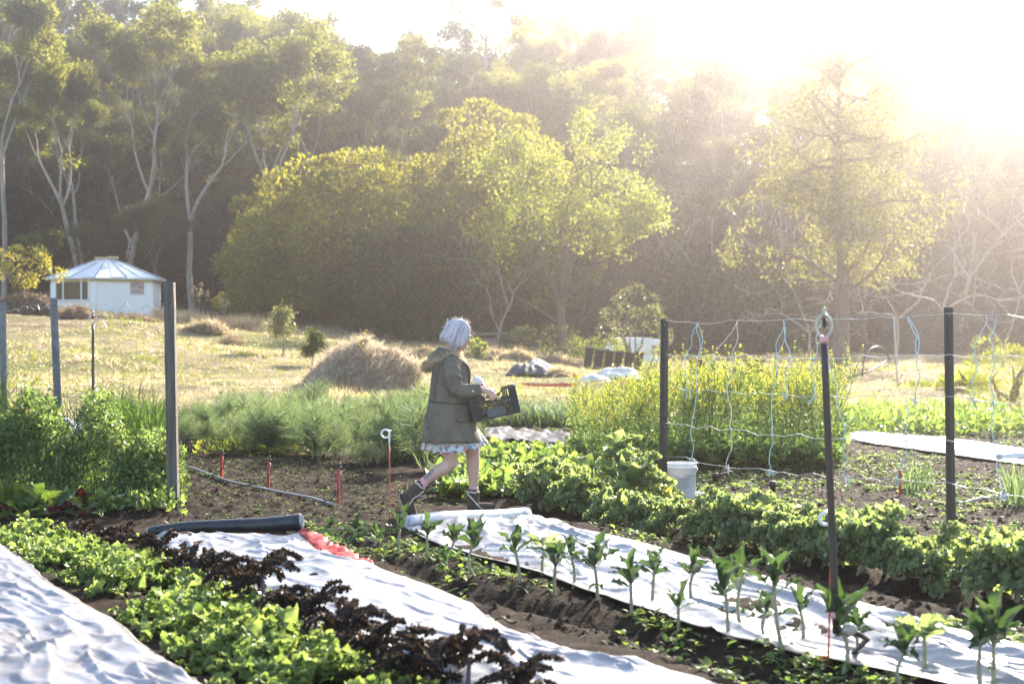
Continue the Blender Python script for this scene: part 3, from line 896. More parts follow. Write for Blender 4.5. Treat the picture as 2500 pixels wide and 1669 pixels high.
for i, (px, Y, wx, h, lab) in enumerate([
        (1045, 50, 1.0, 0.75, 'long straw heap directly behind the fur hood of the woman'),
        (1185, 52, 1.2, 0.70, 'straw heap in front of the small brick shed'),
        (1262, 51, 0.6, 0.80, 'rounded brown straw heap right of the brick shed'),
        (1350, 54, 1.3, 0.70, 'wide straw heap running towards the leaning black bins'),
        (1230, 45, 1.0, 0.28, 'thin flattened straw spread above the crate'),
        (2330, 40, 1.1, 0.35, 'pale heap of cut grass near the right fence post'),
        (2140, 39, 0.7, 0.22, 'low dark heap of clippings at the foot of the thin stake')]):
    heap('straw_heap', px, Y, wx * 1.3, 0.8, h * 0.58, STRAW, 2200, 100 + i, lab, 'straw heap', (0.34, 0.014), up=0.1, mound=MOUND_PALE, peak=0.3)

# --- yellow bush, shrubs and saplings in the field
b = make_bush(121, LEAF_YELLOW, 16, 0.42, 160, (1.35, 0.8, 0.75), 0.13, 0.07, 'yellow_bush')
X = (35 - 1250) / F * 58; b.location = (X, 58, hz(X, 58) + 1.1); tag(b, 'bright yellow green bush growing over the brush pile left of the hut', 'bush')
b = make_bush(122, LEAF_GREY, 26, 0.42, 110, (1.45, 0.9, 1.5), 0.10, 0.035, 'wispy_shrub')
X = (1545 - 1250) / F * 57; b.location = (X, 57, hz(X, 57) + 0.25); tag(b, 'wispy olive shrub half hiding the low white shed', 'shrub')
b = make_bush(123, GRASS_GREEN, 12, 0.36, 130, (0.85, 0.6, 0.45), 0.26, 0.045, 'glossy_shrub')
X = (1447 - 1250) / F * 56; b.location = (X, 56, hz(X, 56)); tag(b, 'low glossy green shrub with long leaves behind the leaning bins', 'shrub')
b = make_bush(124, LEAF_DARK, 14, 0.5, 130, (1.6, 0.8, 0.6), 0.16, 0.05, 'low_shrub')
X = (1330 - 1250) / F * 62; b.location = (X, 62, hz(X, 62)); tag(b, 'low dark shrub left of the pale tree trunk', 'shrub')
b = make_bush(125, GRASS_GREEN, 6, 0.16, 60, (0.2, 0.2, 0.24), 0.12, 0.06, 'leafy_weed')
X = (1165 - 1250) / F * 47; b.location = (X, 47, hz(X, 47) + 0.35); tag(b, 'single bright green weed sprouting from the straw by the brick shed', 'weed')


def sapling(px, Y, h, seed, label, lm, wide=0.42):
    r = np.random.RandomState(seed); X = (px - 1250) / F * Y
    root = empty('sapling', (X, Y, hz(X, Y) - 0.05))
    w, c = MB(), MB(); pts = np.c_[np.cumsum(r.normal(size=8) * 0.02), np.cumsum(r.normal(size=8) * 0.02), np.linspace(0, h * 0.95, 8)]
    w.tube(pts, np.linspace(0.028, 0.008, 8), 5)
    tips = []
    for i in range(26):
        t = 0.32 + 0.66 * r.rand(); p = np.array([np.interp(t * h * 0.95, pts[:, 2], pts[:, 0]), np.interp(t * h * 0.95, pts[:, 2], pts[:, 1]), t * h * 0.95])
        a = r.rand() * 6.28; L = wide * (1.25 - t) * (0.6 + 0.6 * r.rand()) + 0.08; e = p + np.array([math.cos(a) * L, math.sin(a) * L, L * 0.45])
        w.tube(np.array([p, (p + e) / 2 + np.array([0, 0, 0.03]), e]), [0.008, 0.006, 0.003], 4, cap=False); tips.append((e, e - p)); tips.append(((p + e) / 2, e - p))
    w.build('stem', BARK_BROWN, root); clumps(c, tips, r, 26, 0.15, 0.13, 0.035, 1.0, 0.9); c.build('foliage', lm, root)
    tag(root, label, 'sapling')
sapling(690, 46, 1.62, 131, 'taller drooping sapling on the slope left of the brush mound', LEAF_GREY, 0.5)
sapling(762, 43, 1.12, 132, 'shorter bushy sapling just left of the brush mound', LEAF_DARK, 0.36)

# --- small brick shed
def shed():
    Y = 63.0; k = F / Y; X = (1188 - 1250) / k; root = empty('brick_shed', (X, Y, hz(X, Y) - 0.1)); b0 = hz(X, Y) - 0.1
    zp = lambda py: CAM_H + (HORIZON - py) / k - b0
    m, nt, out = _mat('brickwork'); p = nt.nodes.new('ShaderNodeBsdfPrincipled'); p.inputs['Roughness'].default_value = 0.9
    br = nt.nodes.new('ShaderNodeTexBrick'); br.inputs['Color1'].default_value = (0.26, 0.13, 0.09, 1); br.inputs['Color2'].default_value = (0.33, 0.2, 0.15, 1)
    br.inputs['Mortar'].default_value = (0.42, 0.38, 0.34, 1); br.inputs['Scale'].default_value = 1.0; br.inputs['Brick Width'].default_value = 0.24; br.inputs['Row Height'].default_value = 0.085; br.inputs['Mortar Size'].default_value = 0.012
    tc = nt.nodes.new('ShaderNodeTexCoord'); mp = nt.nodes.new('ShaderNodeMapping'); mp.inputs['Rotation'].default_value = (rad(90), 0, 0)
    nt.links.new(tc.outputs['Object'], mp.inputs[0]); nt.links.new(mp.outputs[0], br.inputs[0]); nt.links.new(br.outputs[0], p.inputs['Base Color']); nt.links.new(p.outputs[0], out.inputs[0])
    w = MB(); w.box(((1184 - 1188) / k, 0.6, (zp(826) + 0) / 2), (68 / k, 1.2, zp(826))); w.build('wall', m, root, smooth=False)
    g = MB(); g.box((0, 0.5, zp(815)), (104 / k, 1.9, 0.07), np.array(Matrix.Rotation(rad(-2.5), 3, 'Y'))); g.build('roof', solid('shed_roof', (0.16, 0.11, 0.09), (0.26, 0.19, 0.15), 5, 0.8), root, smooth=False)
    g = MB(); g.box(((1221 - 1188) / k, -0.05, zp(818) / 2), (0.07, 0.07, zp(820))); g.build('post', BARK_BROWN, root, smooth=False)
    tag(root, 'small brick shed with a thin flat roof behind the face of the woman', 'shed')
    d = MB(); zz = np.linspace(0, zp(826), 9); d.tube(np.c_[np.zeros(9), np.zeros(9), zz], 0.13 + 0.008 * (np.arange(9) % 2), 14)
    o = d.build('drum', solid('drum_blue', (0.22, 0.27, 0.34), (0.30, 0.35, 0.42), 4, 0.5), loc=((1144 - 1250) / k, Y - 0.3, b0)); tag(o, 'blue grey upright drum at the left end of the brick shed', 'drum')
shed()

# --- low white shed with a louvred window
def white_shed():
    Y = 60.0; k = F / Y; b0 = hz((1550 - 1250) / k, Y) - 0.1; X = (1552 - 1250) / k
    root = empty('white_shed', (X, Y, b0)); zp = lambda py: CAM_H + (HORIZON - py) / k - b0
    xs = np.linspace(-74 / k, 74 / k, 13); top = zp(824) - 0.12 * (np.abs(xs) / xs[-1]) ** 3
    m = MB(); D = 1.5
    ring = [np.stack([xs, np.full(13, y), zz], -1) for y, zz in ((0, np.zeros(13)), (0, top), (D, top), (D, np.zeros(13)))]
    m.grid(np.stack(ring)); 
    for s in (0, -1): m.add(np.array([r[s] for r in ring]), np.array([[0, 1, 2, 3]]))
    m.build('wall', WHITE_WALL, root, smooth=False)
    fr = MB(); x0 = (1604 - 1552) / k; z1, z0 = zp(842), zp(868)
    for i in range(6): fr.box((x0, -0.03, z0 + (z1 - z0) * (i + 0.5) / 6), (0.40, 0.03, (z1 - z0) / 7), np.array(Matrix.Rotation(rad(25), 3, 'X')))
    fr.build('louvre_window', solid('louvre', (0.35, 0.33, 0.30), rough=0.4), root, smooth=False)
    tag(root, 'low white shed with a louvred window behind the wispy shrub', 'shed')
white_shed()

# --- black wheelie bins
BIN = solid('bin_plastic', (0.012, 0.012, 0.014), (0.02, 0.02, 0.023), 6, 0.38)
BIN_GREY = solid('bin_lid', (0.16, 0.18, 0.21), (0.22, 0.24, 0.28), 3, 0.4)
def wheelie_bin(px, Y, lean, label, h=0.95, turn=0.0, grey=False, grp=None, sc=1.0):
    X = (px - 1250) / F * Y; root = empty('wheelie_bin', (X, Y, hz(X, Y)), turn); root.rotation_euler = (0, lean, turn)
    m = MB(); rows = []
    for z, w, d in ((0.03, 0.19, 0.20), (0.2, 0.20, 0.22), (h - 0.12, 0.235, 0.27), (h - 0.09, 0.26, 0.30), (h - 0.03, 0.26, 0.30)):
        a = np.linspace(0, 2 * np.pi, 20, endpoint=False); c, s = np.cos(a), np.sin(a)
        rows.append(np.stack([w * np.sign(c) * np.abs(c) ** 0.35, d * np.sign(s) * np.abs(s) ** 0.35, np.full(20, z)], -1))
    m.grid(np.stack(rows), closed=True); m.add(rows[0], np.arange(20)[None, ::-1].copy()); m.add(rows[-1], np.arange(20)[None]); m.build('body', BIN, root)
    m = MB(); m.box((0, 0, h), (0.54, 0.62, 0.05), None, 0.02); m.build('lid', BIN_GREY if grey else BIN, root)
    m = MB(); m.tube(np.array([[-0.2, 0.36, h - 0.06], [-0.12, 0.38, h - 0.05], [0.12, 0.38, h - 0.05], [0.2, 0.36, h - 0.06]]), 0.016, 6); m.build('handle', BIN, root)
    for s in (-1, 1):
        m = MB(); m.tube(np.array([[s * 0.20, 0.20, 0.10], [s * 0.25, 0.20, 0.10]]), 0.10, 16); m.build('wheel', BIN, root)
    root.scale = (sc, sc, sc)
    tag(root, label, 'wheelie bin', grp)
names = ['leftmost, its pale side facing out', 'second from the left', 'third from the left', 'third from the right', 'second from the right', 'rightmost, nearest the white shed']
for i in range(6):
    wheelie_bin(1432 + i * 24.5, 53 + 0.35 * i, rad(9), 'black wheelie bin in the leaning row, ' + names[i], 1.32 - 0.04 * i, rad(8), grey=(i == 0), grp='row of leaning black bins', sc=0.64)
wheelie_bin(1842, 44, 0, 'black wheelie bin standing alone beyond the yellow flowers', 0.62, 0.1)
wheelie_bin(1700, 46, rad(3), 'black wheelie bin half sunk in yellow flowers right of the black picket', 0.62, -0.2)

# --- covered mounds and loose sheets
SHEET_GREY = solid('sheet_grey', (0.045, 0.047, 0.055), (0.085, 0.087, 0.10), 2, 0.7, bump=0.3, bscale=5, spec=0.15)
SHEET_WHITE = solid('sheet_white', (0.42, 0.43, 0.45), (0.60, 0.60, 0.60), 2, 0.5, bump=0.2, bscale=6)
SACK = solid('sack_cloth', (0.20, 0.17, 0.12), (0.34, 0.30, 0.22), 3, 0.8, bump=0.4, bscale=9)
def draped(name, px, Y, wx, wy, h, mat, seed, label, cat, z=0.0, fold=0.12):
    X = (px - 1250) / F * Y; r = np.random.RandomState(seed)
    u = np.linspace(-1, 1, 34); v = np.linspace(-1, 1, 22); U, V = np.meshgrid(u, v)
    d = np.sqrt(U ** 2 + V ** 2 * 0.9)
    H = h * np.clip(1 - d ** 2.6, 0, 1) ** 0.8 * 0.78 * (0.85 + 0.42 * fbm(U * 1.15 + seed, V * 1.15, seed, 2)) + fold * h * (1 - np.abs(fbm(U * 3 + seed, V * 2 - seed, 0, 2)))
    k = 1 + 0.12 * vnoise(U * 2 + seed, V * 2)
    P = np.stack([U * wx * k, V * wy * k, np.maximum(H, 0.01)], -1)
    m = MB(); m.grid(P); o = m.build(name, mat, loc=(X, Y, hz(X, Y) + z)); tag(o, label, cat); 
    so = o.modifiers.new('thickness', 'SOLIDIFY'); so.thickness = 0.006
    return o
draped('grey_tarp', 1292, 42, 0.62, 0.6, 0.48, SHEET_GREY, 3, 'dark grey tarpaulin draped over a low mound right of the crate', 'tarpaulin')
draped('pale_tarp', 1322, 43.5, 0.5, 0.5, 0.50, SHEET_WHITE, 4, 'pale sheet showing above the dark grey tarpaulin mound', 'sheet')
heap('grass_heap', 1362, 42, 0.62, 0.5, 0.30, STRAW, 1500, 112, 'pale green heap of cut grass between grey tarpaulin and yellow flowers', 'grass heap', (0.3, 0.014), up=0.1)
draped('bundled_sheet', 1452, 40, 0.5, 0.5, 0.30, SHEET_WHITE, 6, 'crumpled white sheet bundle behind the left end of the yellow flowers', 'sheet')
draped('white_cover', 1510, 41.5, 0.66, 0.6, 0.36, SHEET_WHITE, 8, 'large white sheet over a hump in front of the leaning bins', 'sheet')
draped('sack', 745, 24.5, 0.34, 0.30, 0.44, SACK, 9, 'tan folded sack lying behind the feathery fennel', 'sack')
draped('sack', 805, 24.8, 0.34, 0.25, 0.36, SACK, 10, 'brown crumpled sack right of the tan folded sack', 'sack')
draped('white_bag', 578, 25, 0.26, 0.2, 0.38, SHEET_WHITE, 12, 'white printed bag lying at the back of the fennel bed', 'bag')
draped('white_bag', 540, 25.2, 0.2, 0.2, 0.3, SHEET_WHITE, 13, 'plain white bag left of the printed bag behind the fennel', 'bag')
draped('shade_sheet', 150, 21, 0.65, 0.4, 0.22, SHEET_WHITE, 14, 'white sheet over a bed behind the pea vines', 'sheet', fold=0.3)
draped('dark_sheet', 120, 20.3, 0.30, 0.25, 0.24, SHEET_GREY, 15, 'dark blue sheet lying on the white sheet behind the peas', 'sheet', 0.02)
draped('plastic_bag', 1166, 34, 0.26, 0.22, 0.42, solid('clear_bag', (0.72, 0.70, 0.68), (0.82, 0.80, 0.78), 4, 0.2, trans=0.4), 16, 'shiny clear plastic bag of rubbish seen past the chest of the woman', 'plastic bag')
draped('sheet_scrap', 1362, 25.5, 0.22, 0.25, 0.07, SHEET_WHITE, 17, 'small white sheet scrap lying left of the yellow flowers', 'sheet')
m = MB(); xs = np.linspace(0, 1.5, 16); m.grid(np.stack([np.c_[xs, 0 * xs, 0.01 + 0 * xs], np.c_[xs, 0 * xs + 0.02, 0.09 + 0.015 * np.sin(xs * 7)]]))
X = (1268 - 1250) / F * 37; o = m.build('red_tape', solid('red_tape', (0.55, 0.07, 0.04), (0.42, 0.05, 0.04), 5, 0.5), loc=(X, 37, hz(X, 37))); tag(o, 'long red plastic strip on the grass below the grey tarpaulin', 'strip')
o.modifiers.new('thickness', 'SOLIDIFY').thickness = 0.004

# --- thin stake, hoop of hose, far plants at the right
m = MB(); Y = 38.0; a, b_ = at(2182, 772, Y), at(2192, 950, Y); m.tube(np.linspace(b_, a, 4) , 0.022, 8)
o = m.build('thin_stake', solid('stake_grey', (0.42, 0.38, 0.36), rough=0.6)); tag(o, 'thin grey stake standing in the field between the pickets', 'stake')
m = MB(); Y = 44.0; tt = np.linspace(0, 1, 24)
q = np.stack([at(2105 + 40 * (1 - np.cos(t * 2.6)) * 0.9, 918 - 72 * np.sin(min(t * 2.6, 2.6)) ** 0.8, Y + 2 * t) for t in tt]); m.tube(q, 0.03, 7)
tail = np.stack([q[-1], at(2120, 908, 44.6), at(2070, 922, 44.0)]); m.tube(tail, 0.03, 7)
o = m.build('hose_hoop', BIN); tag(o, 'black hose bent into a hoop on the grass left of the thin stake', 'hose')


def big_leaf_clump(px, Y, n, L, seed, mat, label, spread=0.35, W=0.4):
    r = np.random.RandomState(seed); X = (px - 1250) / F * Y; root = MB()
    a = r.rand(n) * 6.28; e = 0.5 + 0.8 * r.rand(n)
    d = np.stack([np.cos(a) * np.cos(e), np.sin(a) * np.cos(e), np.sin(e)], -1)
    p = np.stack([r.normal(size=n) * spread, r.normal(size=n) * spread * 0.6, 0.05 + 0 * a], -1)
    leaf_quads(root, p, d, L * (0.6 + 0.6 * r.rand(n)), L * W * (0.7 + 0.6 * r.rand(n)), up=(0, 0, 1), rs=r)
    o = root.build('leafy_plant', mat, loc=(X, Y, hz(X, Y))); tag(o, label, 'plant'); return o
big_leaf_clump(2365, 36, 70, 0.5, 141, LEAF_LIGHT, 'pale big leaved plant right of the second black picket in the field')
big_leaf_clump(2270, 38, 90, 0.26, 142, GRASS_GREEN, 'low leafy clump left of the second black picket in the field', 0.3)
b = make_bush(126, LEAF_LIGHT, 22, 0.26, 220, (0.75, 0.6, 0.62), 0.16, 0.012, 'feathery_bush')
X = (2465 - 1250) / F * 31; b.location = (X, 31, hz(X, 31)); tag(b, 'feathery pale green bush in the field at the right edge', 'bush')

# --- grass (nobody could count it)
def grass(name, n, seed, mat, region, hgt, wid, label, green=None, tuft=5, lean=0.55):
    r = np.random.RandomState(seed); x, y = region(r, n)
    keep = np.ones(len(x), bool) if green is None else green(x, y, r)
    x, y = x[keep], y[keep]; n = len(x)
    x = np.repeat(x, tuft) + r.normal(size=n * tuft) * 0.07; y = np.repeat(y, tuft) + r.normal(size=n * tuft) * 0.07
    z = height(x, y) - 0.01
    d = nrm(np.stack([r.normal(size=n * tuft) * lean, r.normal(size=n * tuft) * lean, np.ones(n * tuft)], -1))
    H = hgt(x, y) * (0.5 + 0.8 * r.rand(n * tuft))
    m = MB(); leaf_quads(m, np.stack([x, y, z], -1), d, H, wid * (0.6 + 0.8 * r.rand(n * tuft)) * (y / 35), tmpl=BLADE, rs=r)
    o = m.build(name, mat); tag(o, label, 'grass', kind='stuff'); return o


def field_region(r, n):
    y = 23 + 55 * r.rand(n) ** 1.25; x = (r.rand(n) * 2 - 1) * (0.42 * y + 2)
    f = field_of(x, y); k = (r.rand(n) < np.clip(f, 0, 1)) & (f < 1.9)
    return x[k], y[k]
pat = lambda x, y: fbm(x * 0.16 + 3, y * 0.16, 1, 4)
grass('dry_grass', 42000, 151, STRAW, field_region, lambda x, y: 0.06 + 0.20 * sstep(0.25, 0.95, fbm(x * 0.55, y * 0.55, 5, 3)) + 0.22 * sstep(52, 60, y) * sstep(-5, -9, x), 0.017, 'short dry tan grass over the field', lean=0.9)
grass('green_grass', 34000, 152, GRASS_GREEN, field_region, lambda x, y: 0.07 + 0.16 * sstep(0.3, 0.9, fbm(x * 0.7, y * 0.7, 8, 3)), 0.016, 'patches of green grass in the dry field', green=lambda x, y, r: pat(x, y) + r.normal(size=len(x)) * 0.15 + 0.12 * sstep(-3, -9, x) > 0.0)


def bank_region(r, n):
    px = 380 + 300 * r.rand(n); y = 57 + 7 * r.rand(n); return (px - 1250) / F * y, y
grass('tall_grass', 2600, 153, STRAW, bank_region, lambda x, y: 0.5 + 0.35 * fbm(x * 0.7, y * 0.7, 3, 2), 0.012, 'tall seeding grass along the bank right of the hut', lean=0.25)


def right_region(r, n):
    y = 21 + 10 * r.rand(n); x = 3.5 + (0.37 * y - 2) * r.rand(n); return x, y
m = MB(); r = np.random.RandomState(154)
for (px, Y, h) in ((485, 58, 1.35), (545, 59, 1.0)):
    for j in range(5):
        p0 = at(px, 800, Y); p0[2] = hz(p0[0], Y); e = np.array([r.normal() * 0.15, r.normal() * 0.1, h * (0.8 + 0.3 * r.rand())])
        m.tube(np.stack([p0, p0 + e * 0.6, p0 + e]), [0.012, 0.008, 0.005], 4)
        c = p0 + e; d = rnd_dirs(24, r) * 0.5 + np.array([0.2, 0, -0.3]); leaf_quads(m, c + r.normal(size=(24, 3)) * np.array([0.04, 0.04, 0.12]), d, 0.12, 0.03, rs=r)
o = m.build('plume_grass', STRAW); tag(o, 'feathery plume grass standing above the bank beside the hut', 'plume grass')
# ------------------------------------------------------------------ weed mat sheets on the beds
def sheet_material(name, c1, c2, stain, rough):
    m, nt, out = _mat(name)
    p = nt.nodes.new('ShaderNodeBsdfPrincipled'); p.inputs['Specular IOR Level'].default_value = 0.45
    base = _ramp(nt, [(0.3, c1), (0.7, c2)], _noise(nt, 2.2, 5))
    st = _ramp(nt, [(0.48, (0, 0, 0)), (0.66, (1, 1, 1))], _noise(nt, 1.9, 9, 0.75, dist=0.8))
    mx = nt.nodes.new('ShaderNodeMix'); mx.data_type = 'RGBA'
    ml = nt.nodes.new('ShaderNodeMath'); ml.operation = 'MULTIPLY'; ml.inputs[1].default_value = 0.7
    nt.links.new(st, ml.inputs[0]); nt.links.new(ml.outputs[0], mx.inputs[0]); nt.links.new(base, mx.inputs[6]); mx.inputs[7].default_value = (*stain, 1)
    sp = _ramp(nt, [(0.70, (1, 1, 1)), (0.76, (0.25, 0.2, 0.16))], _noise(nt, 26, 3, 0.6))
    m3 = nt.nodes.new('ShaderNodeMix'); m3.data_type = 'RGBA'; m3.blend_type = 'MULTIPLY'; m3.inputs[0].default_value = 1
    nt.links.new(mx.outputs[2], m3.inputs[6]); nt.links.new(sp, m3.inputs[7])
    nt.links.new(m3.outputs[2], p.inputs['Base Color'])
    ea = nt.nodes.new('ShaderNodeAttribute'); ea.attribute_name = 'edge'
    en = nt.nodes.new('ShaderNodeMath'); en.operation = 'SUBTRACT'; nt.links.new(_noise(nt, 6, 9, 0.75, dist=0.5), en.inputs[0]); nt.links.new(ea.outputs['Fac'], en.inputs[1])
    ef = _ramp(nt, [(0.18, (0, 0, 0)), (0.42, (0.85, 0.85, 0.85))], en.outputs[0])
    m4 = nt.nodes.new('ShaderNodeMix'); m4.data_type = 'RGBA'; nt.links.new(ef, m4.inputs[0]); nt.links.new(m3.outputs[2], m4.inputs[6]); m4.inputs[7].default_value = (0.085, 0.066, 0.05, 1)
    nt.links.new(m4.outputs[2], p.inputs['Base Color'])
    r_ = nt.nodes.new('ShaderNodeMapRange'); r_.inputs['To Min'].default_value = rough[0]; r_.inputs['To Max'].default_value = rough[1]
    nt.links.new(_noise(nt, 3, 4), r_.inputs[0]); nt.links.new(r_.outputs[0], p.inputs['Roughness'])
    b = nt.nodes.new('ShaderNodeBump'); b.inputs['Strength'].default_value = 0.22; b.inputs['Distance'].default_value = 0.02
    nt.links.new(_noise(nt, 11, 6, 0.6, dist=0.8), b.inputs['Height']); nt.links.new(b.outputs[0], p.inputs['Normal'])
    nt.links.new(p.outputs[0], out.inputs['Surface'])
    return m


MAT_SHEET = sheet_material('weed_mat_white', (0.22, 0.225, 0.245), (0.32, 0.325, 0.34), (0.17, 0.145, 0.115), (0.25, 0.45))
MAT_DIRTY = sheet_material('weed_mat_dirty', (0.165, 0.17, 0.19), (0.25, 0.25, 0.27), (0.17, 0.125, 0.09), (0.30, 0.50))
MAT_ROLL = solid('weed_mat_roll_white', (0.48, 0.49, 0.50), (0.60, 0.61, 0.62), 5, 0.4, bump=0.12, bscale=18)
MAT_BLACK = solid('weed_mat_black', (0.012, 0.013, 0.017), (0.03, 0.032, 0.038), 9, 0.42, bump=0.2, bscale=30)
MAT_RED = solid('red_mesh', (0.62, 0.07, 0.06), (0.50, 0.05, 0.05), 30, 0.5, trans=0.35)


def resample(pts, n):
    P = np.array([p[:2] for p in pts]); s = np.r_[0, np.cumsum(np.linalg.norm(np.diff(P, axis=0), axis=1))]
    t = np.linspace(0, s[-1], n)
    Q = np.stack([np.interp(t, s, P[:, i]) for i in (0, 1)], -1)
    k = max(3, n // 14) | 1; w = np.hanning(k + 2)[1:-1]; w /= w.sum()
    pad = np.concatenate([2 * Q[:1] - Q[k // 2:0:-1], Q, 2 * Q[-1:] - Q[-2:-k // 2 - 1:-1]])
    return np.stack([np.convolve(pad[:, i], w, 'valid') for i in (0, 1)], -1)[:n]


def weed_mat(name, left, right, mat, seed, label, n=240, m_=100, amp=1.0, edge=0.02, along=1.6, across=4.2):
    L = resample([on(*p) for p in left], n); R = resample([on(*p) for p in right], n)
    v = np.linspace(0, 1, m_)[None, :, None]
    P = L[:, None, :] * (1 - v) + R[:, None, :] * v
    wv = 0.03 * vnoise(np.linspace(0, 9, n) + seed, 0)[:, None] + 0.012 * vnoise(np.linspace(0, 40, n), seed)[:, None]
    dv = nrm((R - L))[:, None, :]
    P = P + dv * (wv[:, :, None] * (1 - 4 * v * (1 - v)))
    x, y = P[..., 0], P[..., 1]
    s = np.linspace(0, np.linalg.norm(L[-1] - L[0]), n)[:, None]; w = v[..., 0] * np.linalg.norm(R[0] - L[0])
    ridg = lambda a, q=3.0: (1 - np.clip(np.abs(a), 0, 1)) ** q
    bw = 0.35 * fbm(s * 0.8 + seed, w * 0.9, seed, 2)
    wr = 0.026 * ridg(vnoise(s * 0.75 + seed + w * 0.6 + bw, w * 2.6 + bw * 2 + 0.5 * s, seed), 4) + 0.016 * ridg(vnoise(s * 1.5 - w * 1.2 + seed, w * 4.5 + bw * 3 + 1.1 * s, 2), 5) * sstep(-0.5, 0.3, vnoise(s * 0.8, w * 1.2, seed))
    wr = wr + 0.010 * ridg(vnoise(s * 3.0 + w * 3 + seed, w * 9 - 2.0 * s + bw * 4, 5), 5) + 0.030 * vnoise(s * 0.8, w * 1.1, seed + 3) + 0.003 * fbm(s * 9, w * 9, seed, 2)
    e = np.minimum(v[..., 0], 1 - v[..., 0]) * 2
    z = np.maximum(height(x, y, False) + 0.028, height(x, y, True) + 0.010) + amp * wr * sstep(0.0, 0.22, e) + edge * 0.2
    mb = MB(); mb.grid(np.stack([x, y, z], -1)); o = mb.build(name, mat)
    ed = o.data.attributes.new('edge', 'FLOAT', 'POINT'); ed.data.foreach_set('value', np.broadcast_to(np.clip(np.minimum(e * 0.5 * (np.linalg.norm(R - L, axis=1)[:, None]) / 0.16, np.minimum(np.arange(n), 400)[:, None] / 4.0 + 0.1), 0, 1), x.shape).ravel().astype(np.float32))
    so = o.modifiers.new('thickness', 'SOLIDIFY'); so.thickness = 0.004; so.offset = 1
    tag(o, label, 'weed mat')
    return o, L, R


mat1, L1, R1 = weed_mat('weed_mat', [(-420, 1330), (-500, 1420), (-420, 1560), (-260, 1720), (-100, 1860)], [(-20, 1335), (20, 1345), (62, 1372), (118, 1425), (190, 1470), (330, 1568), (430, 1640), (540, 1720), (700, 1850)], MAT_DIRTY, 1, 'crumpled grey white weed mat filling the bottom left corner', amp=1.6)
mat2, L2, R2 = weed_mat('weed_mat', [(368, 1322), (480, 1400), (630, 1490), (840, 1600), (1050, 1700), (1260, 1840)], [(738, 1312), (775, 1352), (890, 1392), (1020, 1430), (1150, 1492), (1250, 1552), (1400, 1603), (1700, 1668), (1900, 1760), (2150, 1880)], MAT_SHEET, 2, 'wide bright white weed mat in the middle bed, below the black roll', amp=1.45)
mat3, L3, R3 = weed_mat('weed_mat', [(990, 1298), (1080, 1340), (1250, 1392), (1400, 1440), (1550, 1490), (1750, 1560), (1900, 1602), (2200, 1662), (2450, 1720), (2700, 1800)], [(1285, 1270), (1400, 1295), (1600, 1345), (1840, 1410), (2050, 1470), (2250, 1530), (2500, 1592), (2700, 1640), (2950, 1710)], MAT_SHEET, 3, 'long white weed mat shining between the two kale beds', amp=1.35)
mat4, L4, R4 = weed_mat('weed_mat', [(2062, 1072), (2140, 1090), (2300, 1112), (2440, 1132), (2700, 1165), (2960, 1195)], [(2110, 1056), (2200, 1063), (2350, 1078), (2500, 1100), (2700, 1125), (2980, 1152)], MAT_SHEET, 4, 'white weed mat far right in the field behind the second picket', 110, 40, amp=1.2)


def roll(name, a, b, r, mat, label, sag=0.02, endmat=None):
    a, b = np.array(a), np.array(b); t = np.linspace(0, 1, 24)[:, None]
    P = a + (b - a) * t; P[:, 2] += sag * np.sin(t[:, 0] * 6) * 0.5; P[:, 1] += sag * np.sin(t[:, 0] * 4)
    root = MB(); rr = np.interp(t[:, 0], [0, 1], r) * (1 + 0.04 * vnoise(t[:, 0] * 8, 3))
    root.tube(P, rr, 22); o = root.build(name, mat); tag(o, label, 'roll')
    # the coiled layers on the end
    q = np.linspace(0, 1, 60); d = nrm(b - a); ux = nrm(np.cross(d, [0, 0, 1])); uz = np.cross(ux, d)
    for e, base, sg in ((0, a, -1), (1, b, 1)):
        sp = MB(); R = r[e] * (0.2 + 0.75 * q); an = q * 20
        sp.tube(base + d * sg * 0.003 + np.outer(R * np.cos(an), ux) + np.outer(R * np.sin(an), uz), 0.004, 4)
        sp.build('coiled_end', endmat or mat, o)
    return o


a, b = on(362, 1318), on(734, 1296)
roll('weed_mat_roll', a + [0, 0.04, 0.050], b + [0, 0.04, 0.060], (0.043, 0.061), MAT_BLACK, 'black roll of weed mat at the head of the middle bed', endmat=MAT_ROLL)
a, b = on(992, 1296), on(1283, 1272)
roll('weed_mat_roll', a + [0, 0.04, 0.05], b + [0, 0.04, 0.062], (0.045, 0.066), MAT_ROLL, 'white roll of weed mat in front of the walking woman', endmat=MAT_ROLL)
a, b = on(2440, 1128), on(2620, 1120)
roll('weed_mat_roll', a + [0, 0.02, 0.05], b + [0, 0.02, 0.05], (0.06, 0.06), MAT_ROLL, 'white roll lying at the right edge beyond the second picket')
# red mesh under the edge of the middle mat
q = resample([on(*p) for p in [(735, 1308), (770, 1342), (835, 1372), (905, 1400)]], 46); t = np.linspace(0, 1, 46)
wd = (0.06 + 0.11 * np.sin(np.pi * t) ** 0.7) * (0.82 + 0.18 * np.abs(np.sin(t * 38)))
rows = []
for k in np.linspace(0, 1, 6):
    xx = q[:, 0] + wd * k * 0.85 - 0.03; yy = q[:, 1] + wd * k * 0.5
    rows.append(np.stack([xx, yy, height(xx, yy) + 0.022 + 0.010 * np.sin(t * 90) + 0.01 * k], -1))
m = MB(); m.grid(np.stack(rows)); o = m.build('red_mesh', MAT_RED); tag(o, 'frilled red mesh edging poking out beside the middle weed mat', 'mesh edging')
o.modifiers.new('thickness', 'SOLIDIFY').thickness = 0.003
